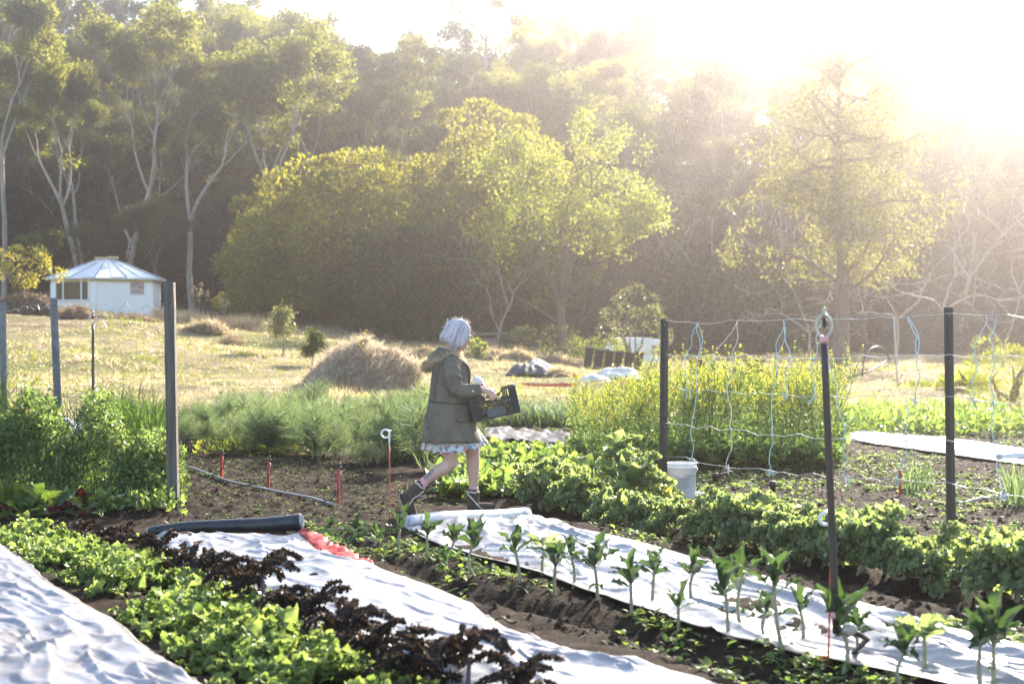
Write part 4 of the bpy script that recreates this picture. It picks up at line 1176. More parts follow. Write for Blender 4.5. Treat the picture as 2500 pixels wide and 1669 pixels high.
# a fallen dark leaf and scraps on the middle mat
def scrap(px, py, L, W, seed, label, mat, name='dead_leaf'):
    p = on(px, py); r = np.random.RandomState(seed); u = np.linspace(0, 1, 9); v = np.linspace(-1, 1, 5)
    U, V = np.meshgrid(u, v, indexing='ij'); w = np.sin(np.pi * U) ** 0.6
    P = np.stack([(U - 0.5) * L, V * W / 2 * w, 0.012 + 0.015 * V ** 2 + 0.012 * np.sin(U * 6)], -1)
    m = MB(); m.grid(P); o = m.build(name, mat, loc=(p[0], p[1], p[2] + 0.045)); o.rotation_euler = (0, 0, r.rand() * 0.8 - 0.4)
    o.modifiers.new('thickness', 'SOLIDIFY').thickness = 0.002; tag(o, label, 'leaf'); return o
DEAD = solid('dead_leaf', (0.05, 0.04, 0.018), (0.10, 0.08, 0.03), 20, 0.6)
scrap(785, 1424, 0.15, 0.05, 1, 'dark curled dead leaf lying on the middle white mat', DEAD)
scrap(1235, 1545, 0.11, 0.03, 2, 'dark leaf at the edge of the middle mat beside the kale bed', DEAD)
scrap(190, 1508, 0.06, 0.03, 3, 'small brown leaf on the edge of the corner mat', DEAD)

# ------------------------------------------------------------------ leaves for the crops
def leaf_tmpl(nu, nv, outline, bend=0.6, ruff=0.0, freq=5, cup=0.2, seed=0, petiole=0.0, pw=0.012):
    """leaf in local space: along +Y (length 1), across X, normal Z. bend>0 arches it backward (towards -Z)"""
    r = np.random.RandomState(seed)
    t = np.linspace(0, 1, nv); th = -bend * t ** 1.3; ds = 1.0 / (nv - 1)
    yy = np.r_[0, np.cumsum(np.cos(th[1:]) * ds)]; zz = np.r_[0, np.cumsum(np.sin(th[1:]) * ds)]
    x = np.linspace(-1, 1, nu)
    w = np.array([outline(k) for k in t])
    if petiole: w = np.where(t < petiole, pw, w)
    W = w[:, None] * (1 + ruff * 1.2 * vnoise(t[:, None] * freq * 2.2 + seed, np.sign(x)[None] * 3.3) * (np.abs(x)[None] > 0.6))
    X = x[None] * W
    edge = np.abs(x)[None] ** 1.6
    Z = cup * np.abs(X) + ruff * edge * W * 1.6 * vnoise(t[:, None] * freq * 3 + seed * 7, x[None] * 2.2 + seed) * (w[:, None] > pw * 1.2)
    Z = Z + ruff * 0.35 * W * vnoise(t[:, None] * freq * 1.3, x[None] * 1.5 - seed)
    Yo = ruff * edge * W * 0.8 * vnoise(t[:, None] * freq * 2.6 - seed, x[None] * 2 + 9)
    P = np.stack([X, yy[:, None] + Yo - np.sin(th)[:, None] * Z, zz[:, None] + np.cos(th)[:, None] * Z], -1)
    i = np.arange(nv - 1)[:, None] * nu; j = np.arange(nu - 1)[None]
    f = np.stack([i + j, i + j + 1, i + nu + j + 1, i + nu + j], -1).reshape(-1, 4)
    return P.reshape(-1, 3), f


def place_leaves(mb, tmpls, pos, az, el, L, rs, wscale=1.0, roll=0.25, slot=0):
    """upright frame: along = direction given by az/el, normal faces up"""
    pos = np.asarray(pos, float); n = len(pos); az = np.asarray(az); el = np.broadcast_to(el, (n,)); L = np.broadcast_to(L, (n,))
    d = np.stack([np.cos(az) * np.cos(el), np.sin(az) * np.cos(el), np.sin(el)], -1)
    x = np.stack([np.sin(az), -np.cos(az), 0 * az], -1); z = np.cross(x, d)
    a = rs.normal(size=n) * roll
    x2 = x * np.cos(a)[:, None] + z * np.sin(a)[:, None]; z2 = np.cross(x2, d)
    M = np.stack([x2 * (L * wscale)[:, None], d * L[:, None], z2 * L[:, None]], -1)
    k = rs.randint(len(tmpls), size=n)
    for i, (tv, tf) in enumerate(tmpls):
        s = k == i
        mb.inst(tv, tf, M[s], pos[s], slot)


def kmat(name, a, b, c, trans=0.35, gloss=0.12, rough=0.45, tint=(1.15, 1.1, 0.55)):
    """crop leaf: object-space patches instead of per-island colour"""
    return foliage(name, [(0, a), (0.5, b), (1, c)], trans, gloss, rough, tint=tint)


K_LAC = kmat('kale_dark', (0.022, 0.045, 0.024), (0.036, 0.070, 0.034), (0.06, 0.10, 0.046), 0.26, 0.08)
K_CURL = kmat('kale_green', (0.115, 0.158, 0.092), (0.16, 0.21, 0.122), (0.21, 0.255, 0.15), 0.40, 0.05)
K_PURP = kmat('kale_purple', (0.016, 0.017, 0.014), (0.030, 0.027, 0.026), (0.065, 0.046, 0.042), 0.14, 0.02, tint=(1.1, 0.8, 0.5))
K_SALAD = kmat('salad_green', (0.085, 0.13, 0.045), (0.13, 0.185, 0.065), (0.20, 0.255, 0.105), 0.36, 0.04, tint=(1.05, 1.0, 0.6))
K_BRASS = kmat('brassica_green', (0.075, 0.125, 0.05), (0.115, 0.17, 0.065), (0.17, 0.22, 0.09), 0.40, 0.05)
K_CHARD = kmat('chard_green', (0.03, 0.06, 0.018), (0.05, 0.09, 0.025), (0.09, 0.13, 0.04), 0.35, 0.16, 0.3)
K_RED = kmat('beet_red', (0.03, 0.012, 0.012), (0.05, 0.015, 0.016), (0.08, 0.03, 0.02), 0.3, 0.16, 0.3, (1.5, 0.5, 0.4))
STEM_PALE = solid('stem_pale', (0.20, 0.20, 0.12), (0.32, 0.31, 0.20), 14, 0.6, bump=0.3, bscale=60)
STEM_PURPLE = solid('stem_purple', (0.075, 0.05, 0.095), (0.13, 0.085, 0.15), 14, 0.55, bump=0.3, bscale=60)
STEM_RED = solid('stem_red', (0.22, 0.02, 0.03), (0.14, 0.015, 0.03), 14, 0.45)

lac_t = [leaf_tmpl(7, 15, lambda t, k=k: (0.03 + 0.10 * math.sin(math.pi * min(1, max(0, (t - 0.12) / 0.88)) ** 0.8) ** 0.8) if t > 0.12 else 0.03, bend=0.15 + 0.38 * k, ruff=0.62, freq=3.0, cup=0.6, seed=k + 1) for k in range(4)]
def frill_tmpl(n, half, bend, size, seed, petiole=0.25, hug=0.6):
    """a curled leaf: midrib, narrow blade and many small crinkled lobes along its edges"""
    r = np.random.RandomState(seed); nv = 14; t = np.linspace(0, 1, nv); th = -bend * t ** 1.4; ds = 1.0 / (nv - 1)
    yy = np.r_[0, np.cumsum(np.cos(th[1:]) * ds)]; zz_ = np.r_[0, np.cumsum(np.sin(th[1:]) * ds)]
    wf = lambda q: np.where(q < petiole, 0.012, half * np.sin(np.pi * np.clip((q - petiole) / (1.02 - petiole), 0, 1) ** 0.8) ** 0.6 + 0.012)
    mb = MB(); w = wf(t) * hug
    P = np.stack([np.stack([s * w, yy - 0.12 * np.abs(s) * w * np.sin(th), zz_ + 0.35 * np.abs(s) * w + 0.02 * r.normal(size=nv) * (t > petiole)], -1) for s in (-1, 0, 1)], 1); mb.grid(P)
    q = petiole + (1 - petiole) * r.rand(n) ** 0.85; s = np.sign(r.rand(n) - 0.5) * (0.45 + 0.6 * r.rand(n)); ww = wf(q)
    yq, zq = np.interp(q, t, yy), np.interp(q, t, zz_); a = np.interp(q, t, th)
    pos = np.stack([s * ww, yq, zq + 0.35 * np.abs(s) * ww + half * 0.35 * r.normal(size=n)], -1)
    d = nrm(np.stack([np.sign(s) * (0.7 + 0.3 * r.rand(n)), 0.5 * np.cos(a) + 0.7 * r.normal(size=n), np.sin(a) * 0.5 + 0.8 * r.normal(size=n)], -1))
    lob = (np.array([[-0.5, 0, 0], [0.5, 0, 0], [0.62, 0.6, 0.22], [0.0, 0.9, -0.18], [-0.62, 0.6, 0.22]], float), [np.array([[0, 1, 2, 3]]), np.array([[0, 3, 4]])])
    leaf_quads(mb, pos, d, size * (0.6 + 0.7 * r.rand(n)), size * (0.7 + 0.7 * r.rand(n)), tmpl=lob, rs=r)
    v = np.concatenate(mb.v); return v, [np.concatenate(f) for f in mb.f.values()]
curl_t = [frill_tmpl(120, 0.24, 0.55 + 0.3 * k, 0.115, k + 11, 0.28) for k in range(4)]
purp_t = [frill_tmpl(150, 0.105, 1.2 + 0.42 * k, 0.072, k + 21, 0.12, 0.9) for k in range(4)]
salad_t = [leaf_tmpl(7, 10, lambda t: 0.02 if t < 0.25 else 0.30 * math.sin(math.pi * min(1, (t - 0.25) / 0.77)) ** 0.55 + 0.02, bend=0.5 + 0.35 * k, ruff=0.6, freq=2.2, cup=0.25, seed=k + 31, petiole=0.25, pw=0.02) for k in range(4)]
chard_t = [leaf_tmpl(7, 12, lambda t: 0.03 if t < 0.35 else 0.22 * math.sin(math.pi * min(1, (t - 0.35) / 0.67)) ** 0.6 + 0.02, bend=0.5 + 0.4 * k, ruff=0.4, freq=4, cup=0.3, seed=k + 41, petiole=0.35, pw=0.03) for k in range(3)]
seed_t = [leaf_tmpl(3, 4, lambda t: 0.25 * math.sin(math.pi * min(1, t * 0.95 + 0.05)) ** 0.7, bend=0.6, cup=0.2, seed=51)]

# --- lacinato kale on bare stems: base pixel, top pixel, top offset
LAC = [(806, 1298, 1272, 0), (864, 1307, 1262, 6), (922, 1331, 1284, -4), (974, 1349, 1248, 4), (1041, 1364, 1256, 4), (1089, 1388, 1330, 0), (1107, 1346, 1282, 2),
       (1168, 1406, 1260, -18), (1272, 1419, 1276, -22), (1326, 1402, 1288, 4), (1355, 1448, 1302, 4), (1398, 1434, 1312, -2), (1459, 1470, 1318, -12),
       (1541, 1498, 1360, -2), (1593, 1473, 1338, 8), (1657, 1534, 1425, 0), (1695, 1466, 1348, -4), (1779, 1555, 1358, -14), (1811, 1530, 1358, -6), (1914, 1598, 1342, -38),
       (1877, 1563, 1436, -10), (1959, 1570, 1428, -6), (2055, 1641, 1432, -12), (2091, 1609, 1478, 0), (2223, 1685, 1508, -16), (2254, 1648, 1460, 6), (2394, 1690, 1482, 2), (2424, 1690, 1484, 4)]
lac_words = ['first, smallest, by the pigtail stake', 'second from the left, beside the pigtail stake', 'third from the left, low and bushy', 'fourth from the left, in front of the red pigtail rod', 'fifth, below the trailing boot', 'short pale one at the left edge of the long mat', 'dark tufted one in front of the white roll',
             'upright one below the leading boot', 'large forked one left of the spreading light green one', 'spreading light green one standing before the long mat', 'thin one with narrow upright leaves', 'one with drooping side leaves on a thin stem', 'tall twisted stem with two leaf tiers',
             'thick pale stem with broad dark leaves', 'dark narrow one behind the thick pale stem', 'low one with drooping leaves, hidden foot', 'one with a single tall leaf by the long mat', 'straight tall one with a slim stem', 'one leaning right beside the straight slim one', 'tallest of all, with a long curved pale stem',
             'low leafy one at the foot of the tallest', 'one with a crown of three broad leaves, left of the riser', 'one half hidden behind the black riser', 'one just right of the black riser', 'thick one at the bottom edge right of the riser', 'one with widely arching leaves over the long mat', 'left one of the pair at the lower right corner', 'right one of the pair at the lower right corner']
for i, (px, py, ty, dx) in enumerate(LAC):
    r = np.random.RandomState(200 + i); p = on(px, py); H = (py - ty) * p[1] / F; top = np.array([dx * p[1] / F, 0.0, H])
    root = empty('lacinato_kale', tuple(p))
    hs = H * (0.56 if H > 0.2 else 0.35) * (1.15 if i == 19 else 1.0); st = np.array([top[0] * 0.6, 0.01, hs])
    tt = np.linspace(0, 1, 7)[:, None]; bow = np.array([0.0, 0, 0]) + np.array([1, 0.5, 0]) * 0.02 * r.normal()
    P = np.array([0, 0, -0.03]) * (1 - tt) + st * tt + np.sin(np.pi * tt) * bow
    m = MB(); m.tube(P, np.linspace(0.0108, 0.0080, 7) * (1 + 0.12 * vnoise(np.arange(7) * 1.7, i)), 8)
    m.build('stem', STEM_PALE, root)
    n = r.randint(5, 9); m = MB(); LL = max((H - hs), 0.08) * 1.15
    az = np.arange(n) * 2.4 + r.rand() * 6; el = rad(80) - rad(44) * (np.arange(n) / n) + r.normal(size=n) * 0.12
    if i == 9: el = np.full(n, rad(48)) + r.normal(size=n) * 0.15
    if i == 25: el = np.full(n, rad(38)) + r.normal(size=n) * 0.2
    base = st[None] - np.array([0, 0, 1.0]) * (np.arange(n)[:, None] / n) * hs * 0.22
    place_leaves(m, lac_t, base, az, el, LL * (1.18 - 0.30 * np.arange(n) / n) * (0.85 + 0.3 * r.rand(n)), r, wscale=1.05)
    if hs > 0.12 and i % 3 == 0:
        place_leaves(m, lac_t, P[3][None].repeat(2, 0), r.rand(2) * 6.28, np.full(2, 0.1), 0.07, r)
    m.build('leaves', K_LAC if i not in (9, 25) else K_CURL, root)
    tag(root, 'bare stemmed kale: ' + lac_words[i], 'kale plant', 'bare stemmed kale row')

# --- curly kale
CV = np.random.RandomState(77)
def curly_proto(seed, n=13, L=0.29, mat=K_CURL, tm=curl_t, e0=78, e1=28):
    r = np.random.RandomState(seed); root = empty('curly_kale'); m = MB()
    az = np.arange(n) * 2.4; el = rad(e0) - rad(e0 - e1) * (np.arange(n) / n) ** 0.9 + r.normal(size=n) * 0.1
    st = MB(); st.tube(np.array([[0, 0, -0.03], [0.01, 0, 0.05], [0.0, 0.01, 0.12]]), [0.018, 0.015, 0.013], 7)
    base = np.c_[np.zeros(n), np.zeros(n), 0.12 - 0.08 * np.arange(n) / n]
    LL = L * (0.75 + 0.4 * r.rand(n)); place_leaves(m, tm, base, az, el, LL, r)
    for k in range(n):
        d = np.array([math.cos(az[k]) * math.cos(el[k]), math.sin(az[k]) * math.cos(el[k]), math.sin(el[k])])
        st.tube(np.array([base[k], base[k] + d * LL[k] * 0.35 - [0, 0, 0.003]]), [0.006, 0.004], 5)
    st.build('stem', STEM_PALE, root); m.build('leaves', mat, root)
    return root
cps = [[curly_proto(231), 0], [curly_proto(232, 15, 0.32), 0], [curly_proto(233, 12, 0.27, e0=82, e1=30), 0]]
CURL = [(1322, 1246, 0.95), (1372, 1240, 1.0), (1405, 1262, 1.0), (1452, 1262, 1.15), (1500, 1258, 1.1), (1478, 1285, 0.85), (1532, 1292, 1.0), (1585, 1290, 0.85), (1598, 1318, 0.7), (1648, 1300, 0.72), (1702, 1316, 0.72), (1752, 1318, 1.15), (1795, 1335, 1.0), (1842, 1335, 1.15), (1888, 1352, 1.2), (1935, 1358, 1.2), (1975, 1376, 1.0), (2012, 1372, 1.1), (2060, 1390, 1.0), (2102, 1398, 1.2), (2160, 1402, 1.15), (2212, 1416, 1.15), (2262, 1432, 1.25), (2305, 1412, 1.3), (2412, 1462, 1.3), (2480, 1470, 1.2), (2560, 1490, 1.2)]
CS = 0.78
cw = ['first of its row, nearest the white roll', 'second, close to the white roll', 'third, low before the path', 'fourth, in front of the tall yellowing brassica', 'fifth, beside the tall yellowing brassica', 'small one at the front edge under the tall brassica', 'one left of the white bucket, bare stalks showing', 'one just left of the bucket foot', 'small front one with reaching stalks', 'one directly in front of the white bucket', 'one right below the white bucket', 'one before the left short black stub', 'one in front of the gap between the stubs', 'one left of the right short stub', 'tall one below the right short stub', 'one right of the right short stub', 'front one left of the black riser', 'one behind the black riser', 'one hugging the right side of the riser', 'tall one between riser and second picket', 'one with a fan of pale stalks', 'one with bare pale rosette at its foot', 'one left of the second picket', 'tallest one against the second picket', 'loose one right of the second picket', 'last full one near the right edge', 'one cut by the right edge']
for i, (px, py, s) in enumerate(CURL):
    s = s * (0.78 + 0.42 * CV.rand())
    p = on(px, py); k = i % 3; r = np.random.RandomState(300 + i)
    if not cps[k][1]:
        o = cps[k][0]; cps[k][1] = 1; o.location = tuple(p); o.scale = (s, s, s * 1.06); o.rotation_euler = (0, 0, r.rand() * 6)
    else: o = copy_tree(cps[k][0], tuple(p), r.rand() * 6, (s * CS, s * CS, s * CS * (1.0 + 0.15 * r.rand())))
    tag(o, 'curly green kale: ' + cw[i], 'curly kale', 'curly kale row')
# the tall yellowing brassica and its big flat leaves
def tall_brassica(px, py, H, seed, label):
    r = np.random.RandomState(seed); p = on(px, py); root = empty('tall_brassica', tuple(p)); m = MB()
    m.tube(np.array([[0, 0, -0.03], [0.02, 0, H * 0.4], [0.0, 0.02, H * 0.75]]), [0.02, 0.016, 0.012], 8); m.build('stem', STEM_PALE, root)
    m = MB(); n = 24; az = np.arange(n) * 2.4; f = np.arange(n) / n
    place_leaves(m, salad_t[:2] + curl_t, np.c_[0 * f, 0 * f, H * (0.75 - 0.55 * f)], az, rad(70) - rad(60) * f + r.normal(size=n) * 0.15, 0.30 * (0.7 + 0.5 * r.rand(n)) * (0.8 + 0.4 * f), r)
    m.build('leaves', K_CURL, root)
    m = MB(); n = 6; place_leaves(m, salad_t, np.c_[0 * np.arange(n), 0 * np.arange(n), np.full(n, 0.14)], np.linspace(3.6, 6.4, n), np.full(n, 0.4), 0.26, r); m.build('yellow_leaves', LEAF_YELLOW, root)
    tag(root, label, 'brassica')
tall_brassica(1512, 1235, 0.60, 241, 'tall broad leaved brassica yellowing at its foot, left of the white bucket')
tall_brassica(1560, 1262, 0.42, 242, 'shorter brassica with yellow leaves leaning on the white bucket')

# --- purple kale
def purple_proto(seed, H=0.14, n=7, L=0.25):
    r = np.random.RandomState(seed); root = empty('purple_kale'); m = MB()
    m.tube(np.array([[0, 0, -0.03], [0.01, 0, H * 0.5], [0, 0.012, H]]), [0.014, 0.012, 0.009], 8); m.build('stem', STEM_PURPLE, root)
    m = MB(); f = np.arange(n) / n; az = np.arange(n) * 2.4 + r.rand() * 6
    place_leaves(m, purp_t, np.c_[0 * f, 0 * f, H * (1 - 0.35 * f)], az, rad(78) - rad(50) * f + r.normal(size=n) * 0.12, L * (0.75 + 0.45 * r.rand(n)), r, wscale=1.0)
    m.build('leaves', K_PURP, root); return root
pps = [[purple_proto(251), 0], [purple_proto(252, 0.20, 5, 0.27), 0], [purple_proto(253, 0.11, 8, 0.21), 0]]
PURP = [(134, 1322, 0.55), (206, 1332, 0.6), (253, 1330, 0.7), (300, 1342, 0.75), (285, 1372, 0.8), (352, 1362, 0.85), (392, 1378, 0.85), (436, 1402, 0.85), (410, 1432, 0.9), (466, 1420, 0.9), (512, 1452, 0.95), (560, 1448, 0.9), (585, 1500, 1.05), (640, 1500, 1.05), (700, 1530, 1.0), (772, 1545, 0.9), (735, 1575, 1.0), (852, 1590, 0.95), (920, 1655, 1.15), (835, 1660, 1.05), (1000, 1700, 1.1), (1052, 1705, 1.15), (1140, 1712, 1.1), (1275, 1735, 1.1)]
pw_ = ['faint first one at the far left end', 'second from the far end, thin violet stem', 'third from the far end by the chard', 'fourth from the far end, rusty leaves', 'one with a bare violet stem over bright salad', 'rusty one just below the black roll end', 'one touching the corner of the middle mat', 'one with a hooked leaf on the white mat', 'one with a thick violet stem in the salad', 'one with a single curled leaf, upper edge of the mat', 'dark bushy one at the mat edge', 'reddish pair of leaves on the mat', 'largest dark one mid row, spreading crown', 'tall forked one mid row, thick stem', 'one with arched leaf right of the mid row', 'thin one with ruffled stick leaves on the mat', 'low dark one deep in the salad', 'one hooked left over the white mat', 'tall one with two long plumes over the mat', 'low brown rosette at the bottom edge', 'dark one at the bottom beside the plumes', 'one with a plume bending right at the bottom', 'brown one at the bottom edge on the white mat', 'last one, dark tip alone in the bottom centre']
for i, (px, py, s) in enumerate(PURP):
    p = on(px, py); k = i % 3; r = np.random.RandomState(330 + i)
    if not pps[k][1]:
        o = pps[k][0]; pps[k][1] = 1; o.location = tuple(p); o.scale = (s, s, s); o.rotation_euler = (0, 0, r.rand() * 6)
    else: o = copy_tree(pps[k][0], tuple(p), r.rand() * 6, tuple(np.array((0.77 * s, 0.77 * s, 0.77 * s * (0.92 + 0.2 * r.rand()))) * (1.0 + 0.12 * (py > 1480))))
    tag(o, 'dark purple kale: ' + pw_[i], 'purple kale', 'purple kale row')

# --- chard and beet at the foot of the peas
for i, (px, py, s, lab) in enumerate([(22, 1248, 1.25, 'glossy green chard at the left edge under the peas'), (60, 1270, 0.8, 'low yellowing chard in front of the edge one'), (118, 1262, 1.1, 'chard with crinkled leaf and red stalk, left of the dark beet'), (150, 1250, 0.9, 'small dark beet with upright purple leaves under the peas'), (205, 1262, 0.7, 'greyish flat chard right of the dark beet')]):
    r = np.random.RandomState(260 + i); p = on(px, py); root = empty('chard', tuple(p)); m = MB(); st = MB(); n = 8
    az = np.arange(n) * 2.4 + i; el = rad(75) - rad(50) * np.arange(n) / n; L = 0.30 * s * (0.8 + 0.4 * r.rand(n)); b0 = np.zeros((n, 3))
    place_leaves(m, chard_t, b0, az, el, L, r); m.build('leaves', K_RED if i == 3 else K_CHARD, root)
    for k in range(n):
        d = np.array([math.cos(az[k]) * math.cos(el[k]), math.sin(az[k]) * math.cos(el[k]), math.sin(el[k])]); st.tube(np.array([[0, 0, -0.02], d * L[k] * 0.4]), [0.008, 0.005], 5)
    st.build('stalks', STEM_RED, root); tag(root, lab, 'chard' if i != 3 else 'beet')

# ------------------------------------------------------------------ masses of crop nobody could count
def stuff(mb, name, mat, label, cat):
    o = mb.build(name, mat); tag(o, label, cat, kind='stuff'); return o


def along_line(pts, n, r, half):
    P = np.array([p[:2] for p in pts]); s = np.r_[0, np.cumsum(np.linalg.norm(np.diff(P, axis=0), axis=1))]
    t = r.rand(n) * s[-1]; i = np.clip(np.searchsorted(s, t) - 1, 0, len(P) - 2); f = (t - s[i]) / (s[i + 1] - s[i])
    c = P[i] * (1 - f)[:, None] + P[i + 1] * f[:, None]; d = nrm(P[i + 1] - P[i]); off = np.clip(r.normal(size=n) * 0.55, -1, 1) * half
    return c + np.stack([-d[:, 1], d[:, 0]], -1) * off[:, None], off / half


r = np.random.RandomState(401)
m = MB(); xy, off = along_line([on(40, 1330), on(190, 1372), on(330, 1428), on(480, 1508), on(640, 1592), on(780, 1660), on(930, 1740)], 3300, r, 0.40)
keep = vnoise(xy[:, 0] * 3.0, xy[:, 1] * 3.0, 4) > -0.30
xy, off = xy[keep], off[keep]; n = len(xy)
z = height(xy[:, 0], xy[:, 1]) + 0.09 * (1 - off ** 2) * r.rand(n) * (1 + 0.6 * vnoise(xy[:, 0] * 2, xy[:, 1] * 2, 9))
sal_fr = [frill_tmpl(26, 0.26, 0.5 + 0.4 * k, 0.22, 70 + k, 0.2, 0.9) for k in range(3)]
place_leaves(m, sal_fr + salad_t[:2], np.c_[xy, z], r.rand(n) * 6.28, 0.35 + 0.9 * r.rand(n), (0.045 + 0.075 * r.rand(n)) * (0.75 + 0.35 * (1 - off ** 2)), r)
stuff(m, 'salad_greens', K_SALAD, 'bright green leafy salad row between the corner mat and the middle mat', 'salad greens')

m = MB(); n = 1500; u = r.rand(n); px = 1090 + 340 * u; py = 1105 + 115 * r.rand(n) + 0.06 * (px - 1200)
P = np.array([on(a, b) for a, b in zip(px, py)]); P[:, 2] += 0.06 * r.rand(n)
keep = vnoise(P[:, 0] * 2.1, P[:, 1] * 1.3, 8) > -0.35
place_leaves(m, salad_t, P[keep], r.rand(keep.sum()) * 6.28, 0.4 + 0.8 * r.rand(keep.sum()), 0.13 + 0.13 * r.rand(keep.sum()), r)
stuff(m, 'brassica_greens', K_BRASS, 'bed of young broad leaved greens right of the legs of the woman', 'young greens')

def in_mats(x, y, pad=0.0):
    out = np.zeros(len(x), bool)
    for L, R in ((L1, R1), (L2, R2), (L3, R3), (L4, R4)):
        C = ((L + R) / 2)[::5]; hw = (np.linalg.norm(R - L, axis=1) / 2)[::5]
        d = np.hypot(x[:, None] - C[None, :, 0], y[:, None] - C[None, :, 1]); out |= (d < hw[None] * 0.96 + pad).any(1)
    return out


# low weeds: everywhere thin, thick where the noise is high
m = MB(); n = 25000
yy = 6.0 + 17 * r.rand(n) ** 1.5; xx = (r.rand(n) * 2 - 1) * (0.40 * yy + 1.7) + 1.0
w = fbm(xx * 0.9, yy * 0.9, 3, 4) + 0.55 * sstep(0, 2, xx) * sstep(11, 14, yy)
lacd = seg_dist(xx, yy, BED_LINES['lacinato'][0]); w = w + 0.62 * sstep(0.62, 0.3, lacd)
inm = in_mats(xx, yy)
inm |= (seg_dist(xx, yy, [gp(600, 1090), gp(760, 1235)]) < 1.9) & (yy > 11.5)
keep = (w + 0.25 * r.normal(size=n) > 0.42) & ~inm
xx, yy = xx[keep], yy[keep]; k = len(xx); xx = np.repeat(xx, 5) + r.normal(size=5 * k) * 0.025; yy = np.repeat(yy, 5) + r.normal(size=5 * k) * 0.025
place_leaves(m, seed_t, np.c_[xx, yy, height(xx, yy) + 0.012 * r.rand(5 * k)], r.rand(5 * k) * 6.28, 0.15 + 0.9 * r.rand(5 * k), 0.025 + 0.045 * r.rand(5 * k), r)
stuff(m, 'low_weeds', K_BRASS, 'low yellow green weeds scattered over the soil', 'weeds')

# tiny seedlings in rows over the seed bed
m = MB(); d = nrm(gp(900, 1260) - gp(480, 1110)); nn = np.array([-d[1], d[0]]); o0 = gp(690, 1180)
row = r.randint(-9, 10, size=2200); t = (r.rand(2200) * 2 - 1) * 3.4
xy = o0 + d * t[:, None] + nn * (row * 0.14 + r.normal(size=2200) * 0.012)[:, None]
xy = xy[(xy[:, 1] > 11.4) & (xy[:, 1] < 17.5) & (vnoise(xy[:, 0] * 2, xy[:, 1] * 2, 6) > -0.4)]; k = len(xy)
xx = np.repeat(xy[:, 0], 2); yy = np.repeat(xy[:, 1], 2)
place_leaves(m, seed_t, np.c_[xx, yy, height(xx, yy) + 0.008], r.rand(2 * k) * 6.28, 0.4 + 0.4 * r.rand(2 * k), 0.018 + 0.018 * r.rand(2 * k), r)
stuff(m, 'seedlings', K_BRASS, 'tiny seedlings in fine rows on the dark seed bed', 'seedlings')

# clods and straw litter on the soil
CLOD = solid('clod', (0.016, 0.012, 0.009), (0.06, 0.046, 0.035), 30, 0.95, spec=0.04)
cv = np.array([[0, 0, 1], [1, 0, 0], [0.2, 0.9, 0.1], [-0.9, 0.3, 0], [-0.4, -0.9, 0.1], [0.6, -0.7, 0]], float); cf = np.array([[0, 1, 2], [0, 2, 3], [0, 3, 4], [0, 4, 5], [0, 5, 1]])
m = MB(); n = 34000; yy = 6 + 14 * r.rand(n) ** 1.4; xx = (r.rand(n) * 2 - 1) * (0.4 * yy + 1.7) + 1.0
inm = in_mats(xx, yy)
xx, yy = xx[~inm], yy[~inm]; n = len(xx); a = r.rand(n) * 6.28; s = 0.006 + 0.022 * r.rand(n) ** 3
M = np.stack([np.stack([np.cos(a), -np.sin(a), 0 * a], -1), np.stack([np.sin(a), np.cos(a), 0 * a], -1), np.stack([0 * a, 0 * a, 0.8 + 0 * a], -1)], 1) * s[:, None, None]
m.inst(cv, cf, M, np.c_[xx, yy, height(xx, yy) - 0.002]); o = m.build('soil_clods', CLOD, smooth=False); tag(o, 'crumbly clods of dark soil', 'soil', kind='stuff')
m = MB(); n = 2600; yy = 6 + 14 * r.rand(n) ** 1.3; xx = (r.rand(n) * 2 - 1) * (0.4 * yy + 1.7) + 1.0; keep = fbm(xx * 0.7, yy * 0.7, 12, 3) > 0.05; xx, yy = xx[keep], yy[keep]; n = len(xx)
inm = in_mats(xx, yy)
xx, yy = xx[~inm], yy[~inm]; n = len(xx); a = r.rand(n) * 6.28
leaf_quads(m, np.c_[xx, yy, height(xx, yy) + 0.012], np.c_[np.cos(a), np.sin(a), 0.12 * r.normal(size=n)], 0.05 + 0.09 * r.rand(n), 0.004 + 0.004 * r.rand(n), up=(0, 0, 1), rs=r)
stuff(m, 'straw_litter', STRAW, 'bits of dry straw lying on the soil', 'straw')

# pea vines climbing the left fence
PEA = foliage('pea_leaf', [(0, (0.06, 0.10, 0.048)), (0.5, (0.10, 0.15, 0.07)), (1, (0.16, 0.21, 0.11))], 0.38, 0.05)
m = MB(); n = 36000; X0, X1 = -6.3, -3.02
x = X0 + (X1 - X0) * r.rand(n); yb = 12.75 + 0.28 * (X1 - x)
top = np.interp(x, [-6.3, -5.3, -4.9, -4.5, -4.0, -3.6, -3.25, -3.0], [1.40, 1.34, 1.05, 0.84, 0.80, 0.78, 0.66, 0.50]) * (1 + 0.34 * fbm(x * 2.9, yb * 0, 2, 4))
h = top * r.rand(n) ** 0.75; wdt = 0.42 * (1 - 0.5 * h / 1.3); y = yb + (r.rand(n) * 2 - 1) * wdt + 0.15
c = vnoise(x * 4.5, y * 4.5, h * 4.5) + 0.5 * vnoise(x * 11, y * 11, h * 11); keep = c > -0.24
x, y, h = x[keep], y[keep], h[keep]; n = len(x); p = np.c_[x, y, height(x, y) + h]
leaf_quads(m, p, nrm(rnd_dirs(n, r) + np.array([0, 0, 0.2])), 0.024 + 0.045 * r.rand(n) ** 1.6, 0.018 + 0.032 * r.rand(n) ** 1.6, up=rnd_dirs(n, r) + np.array([0, -0.5, 0.5]), rs=r)
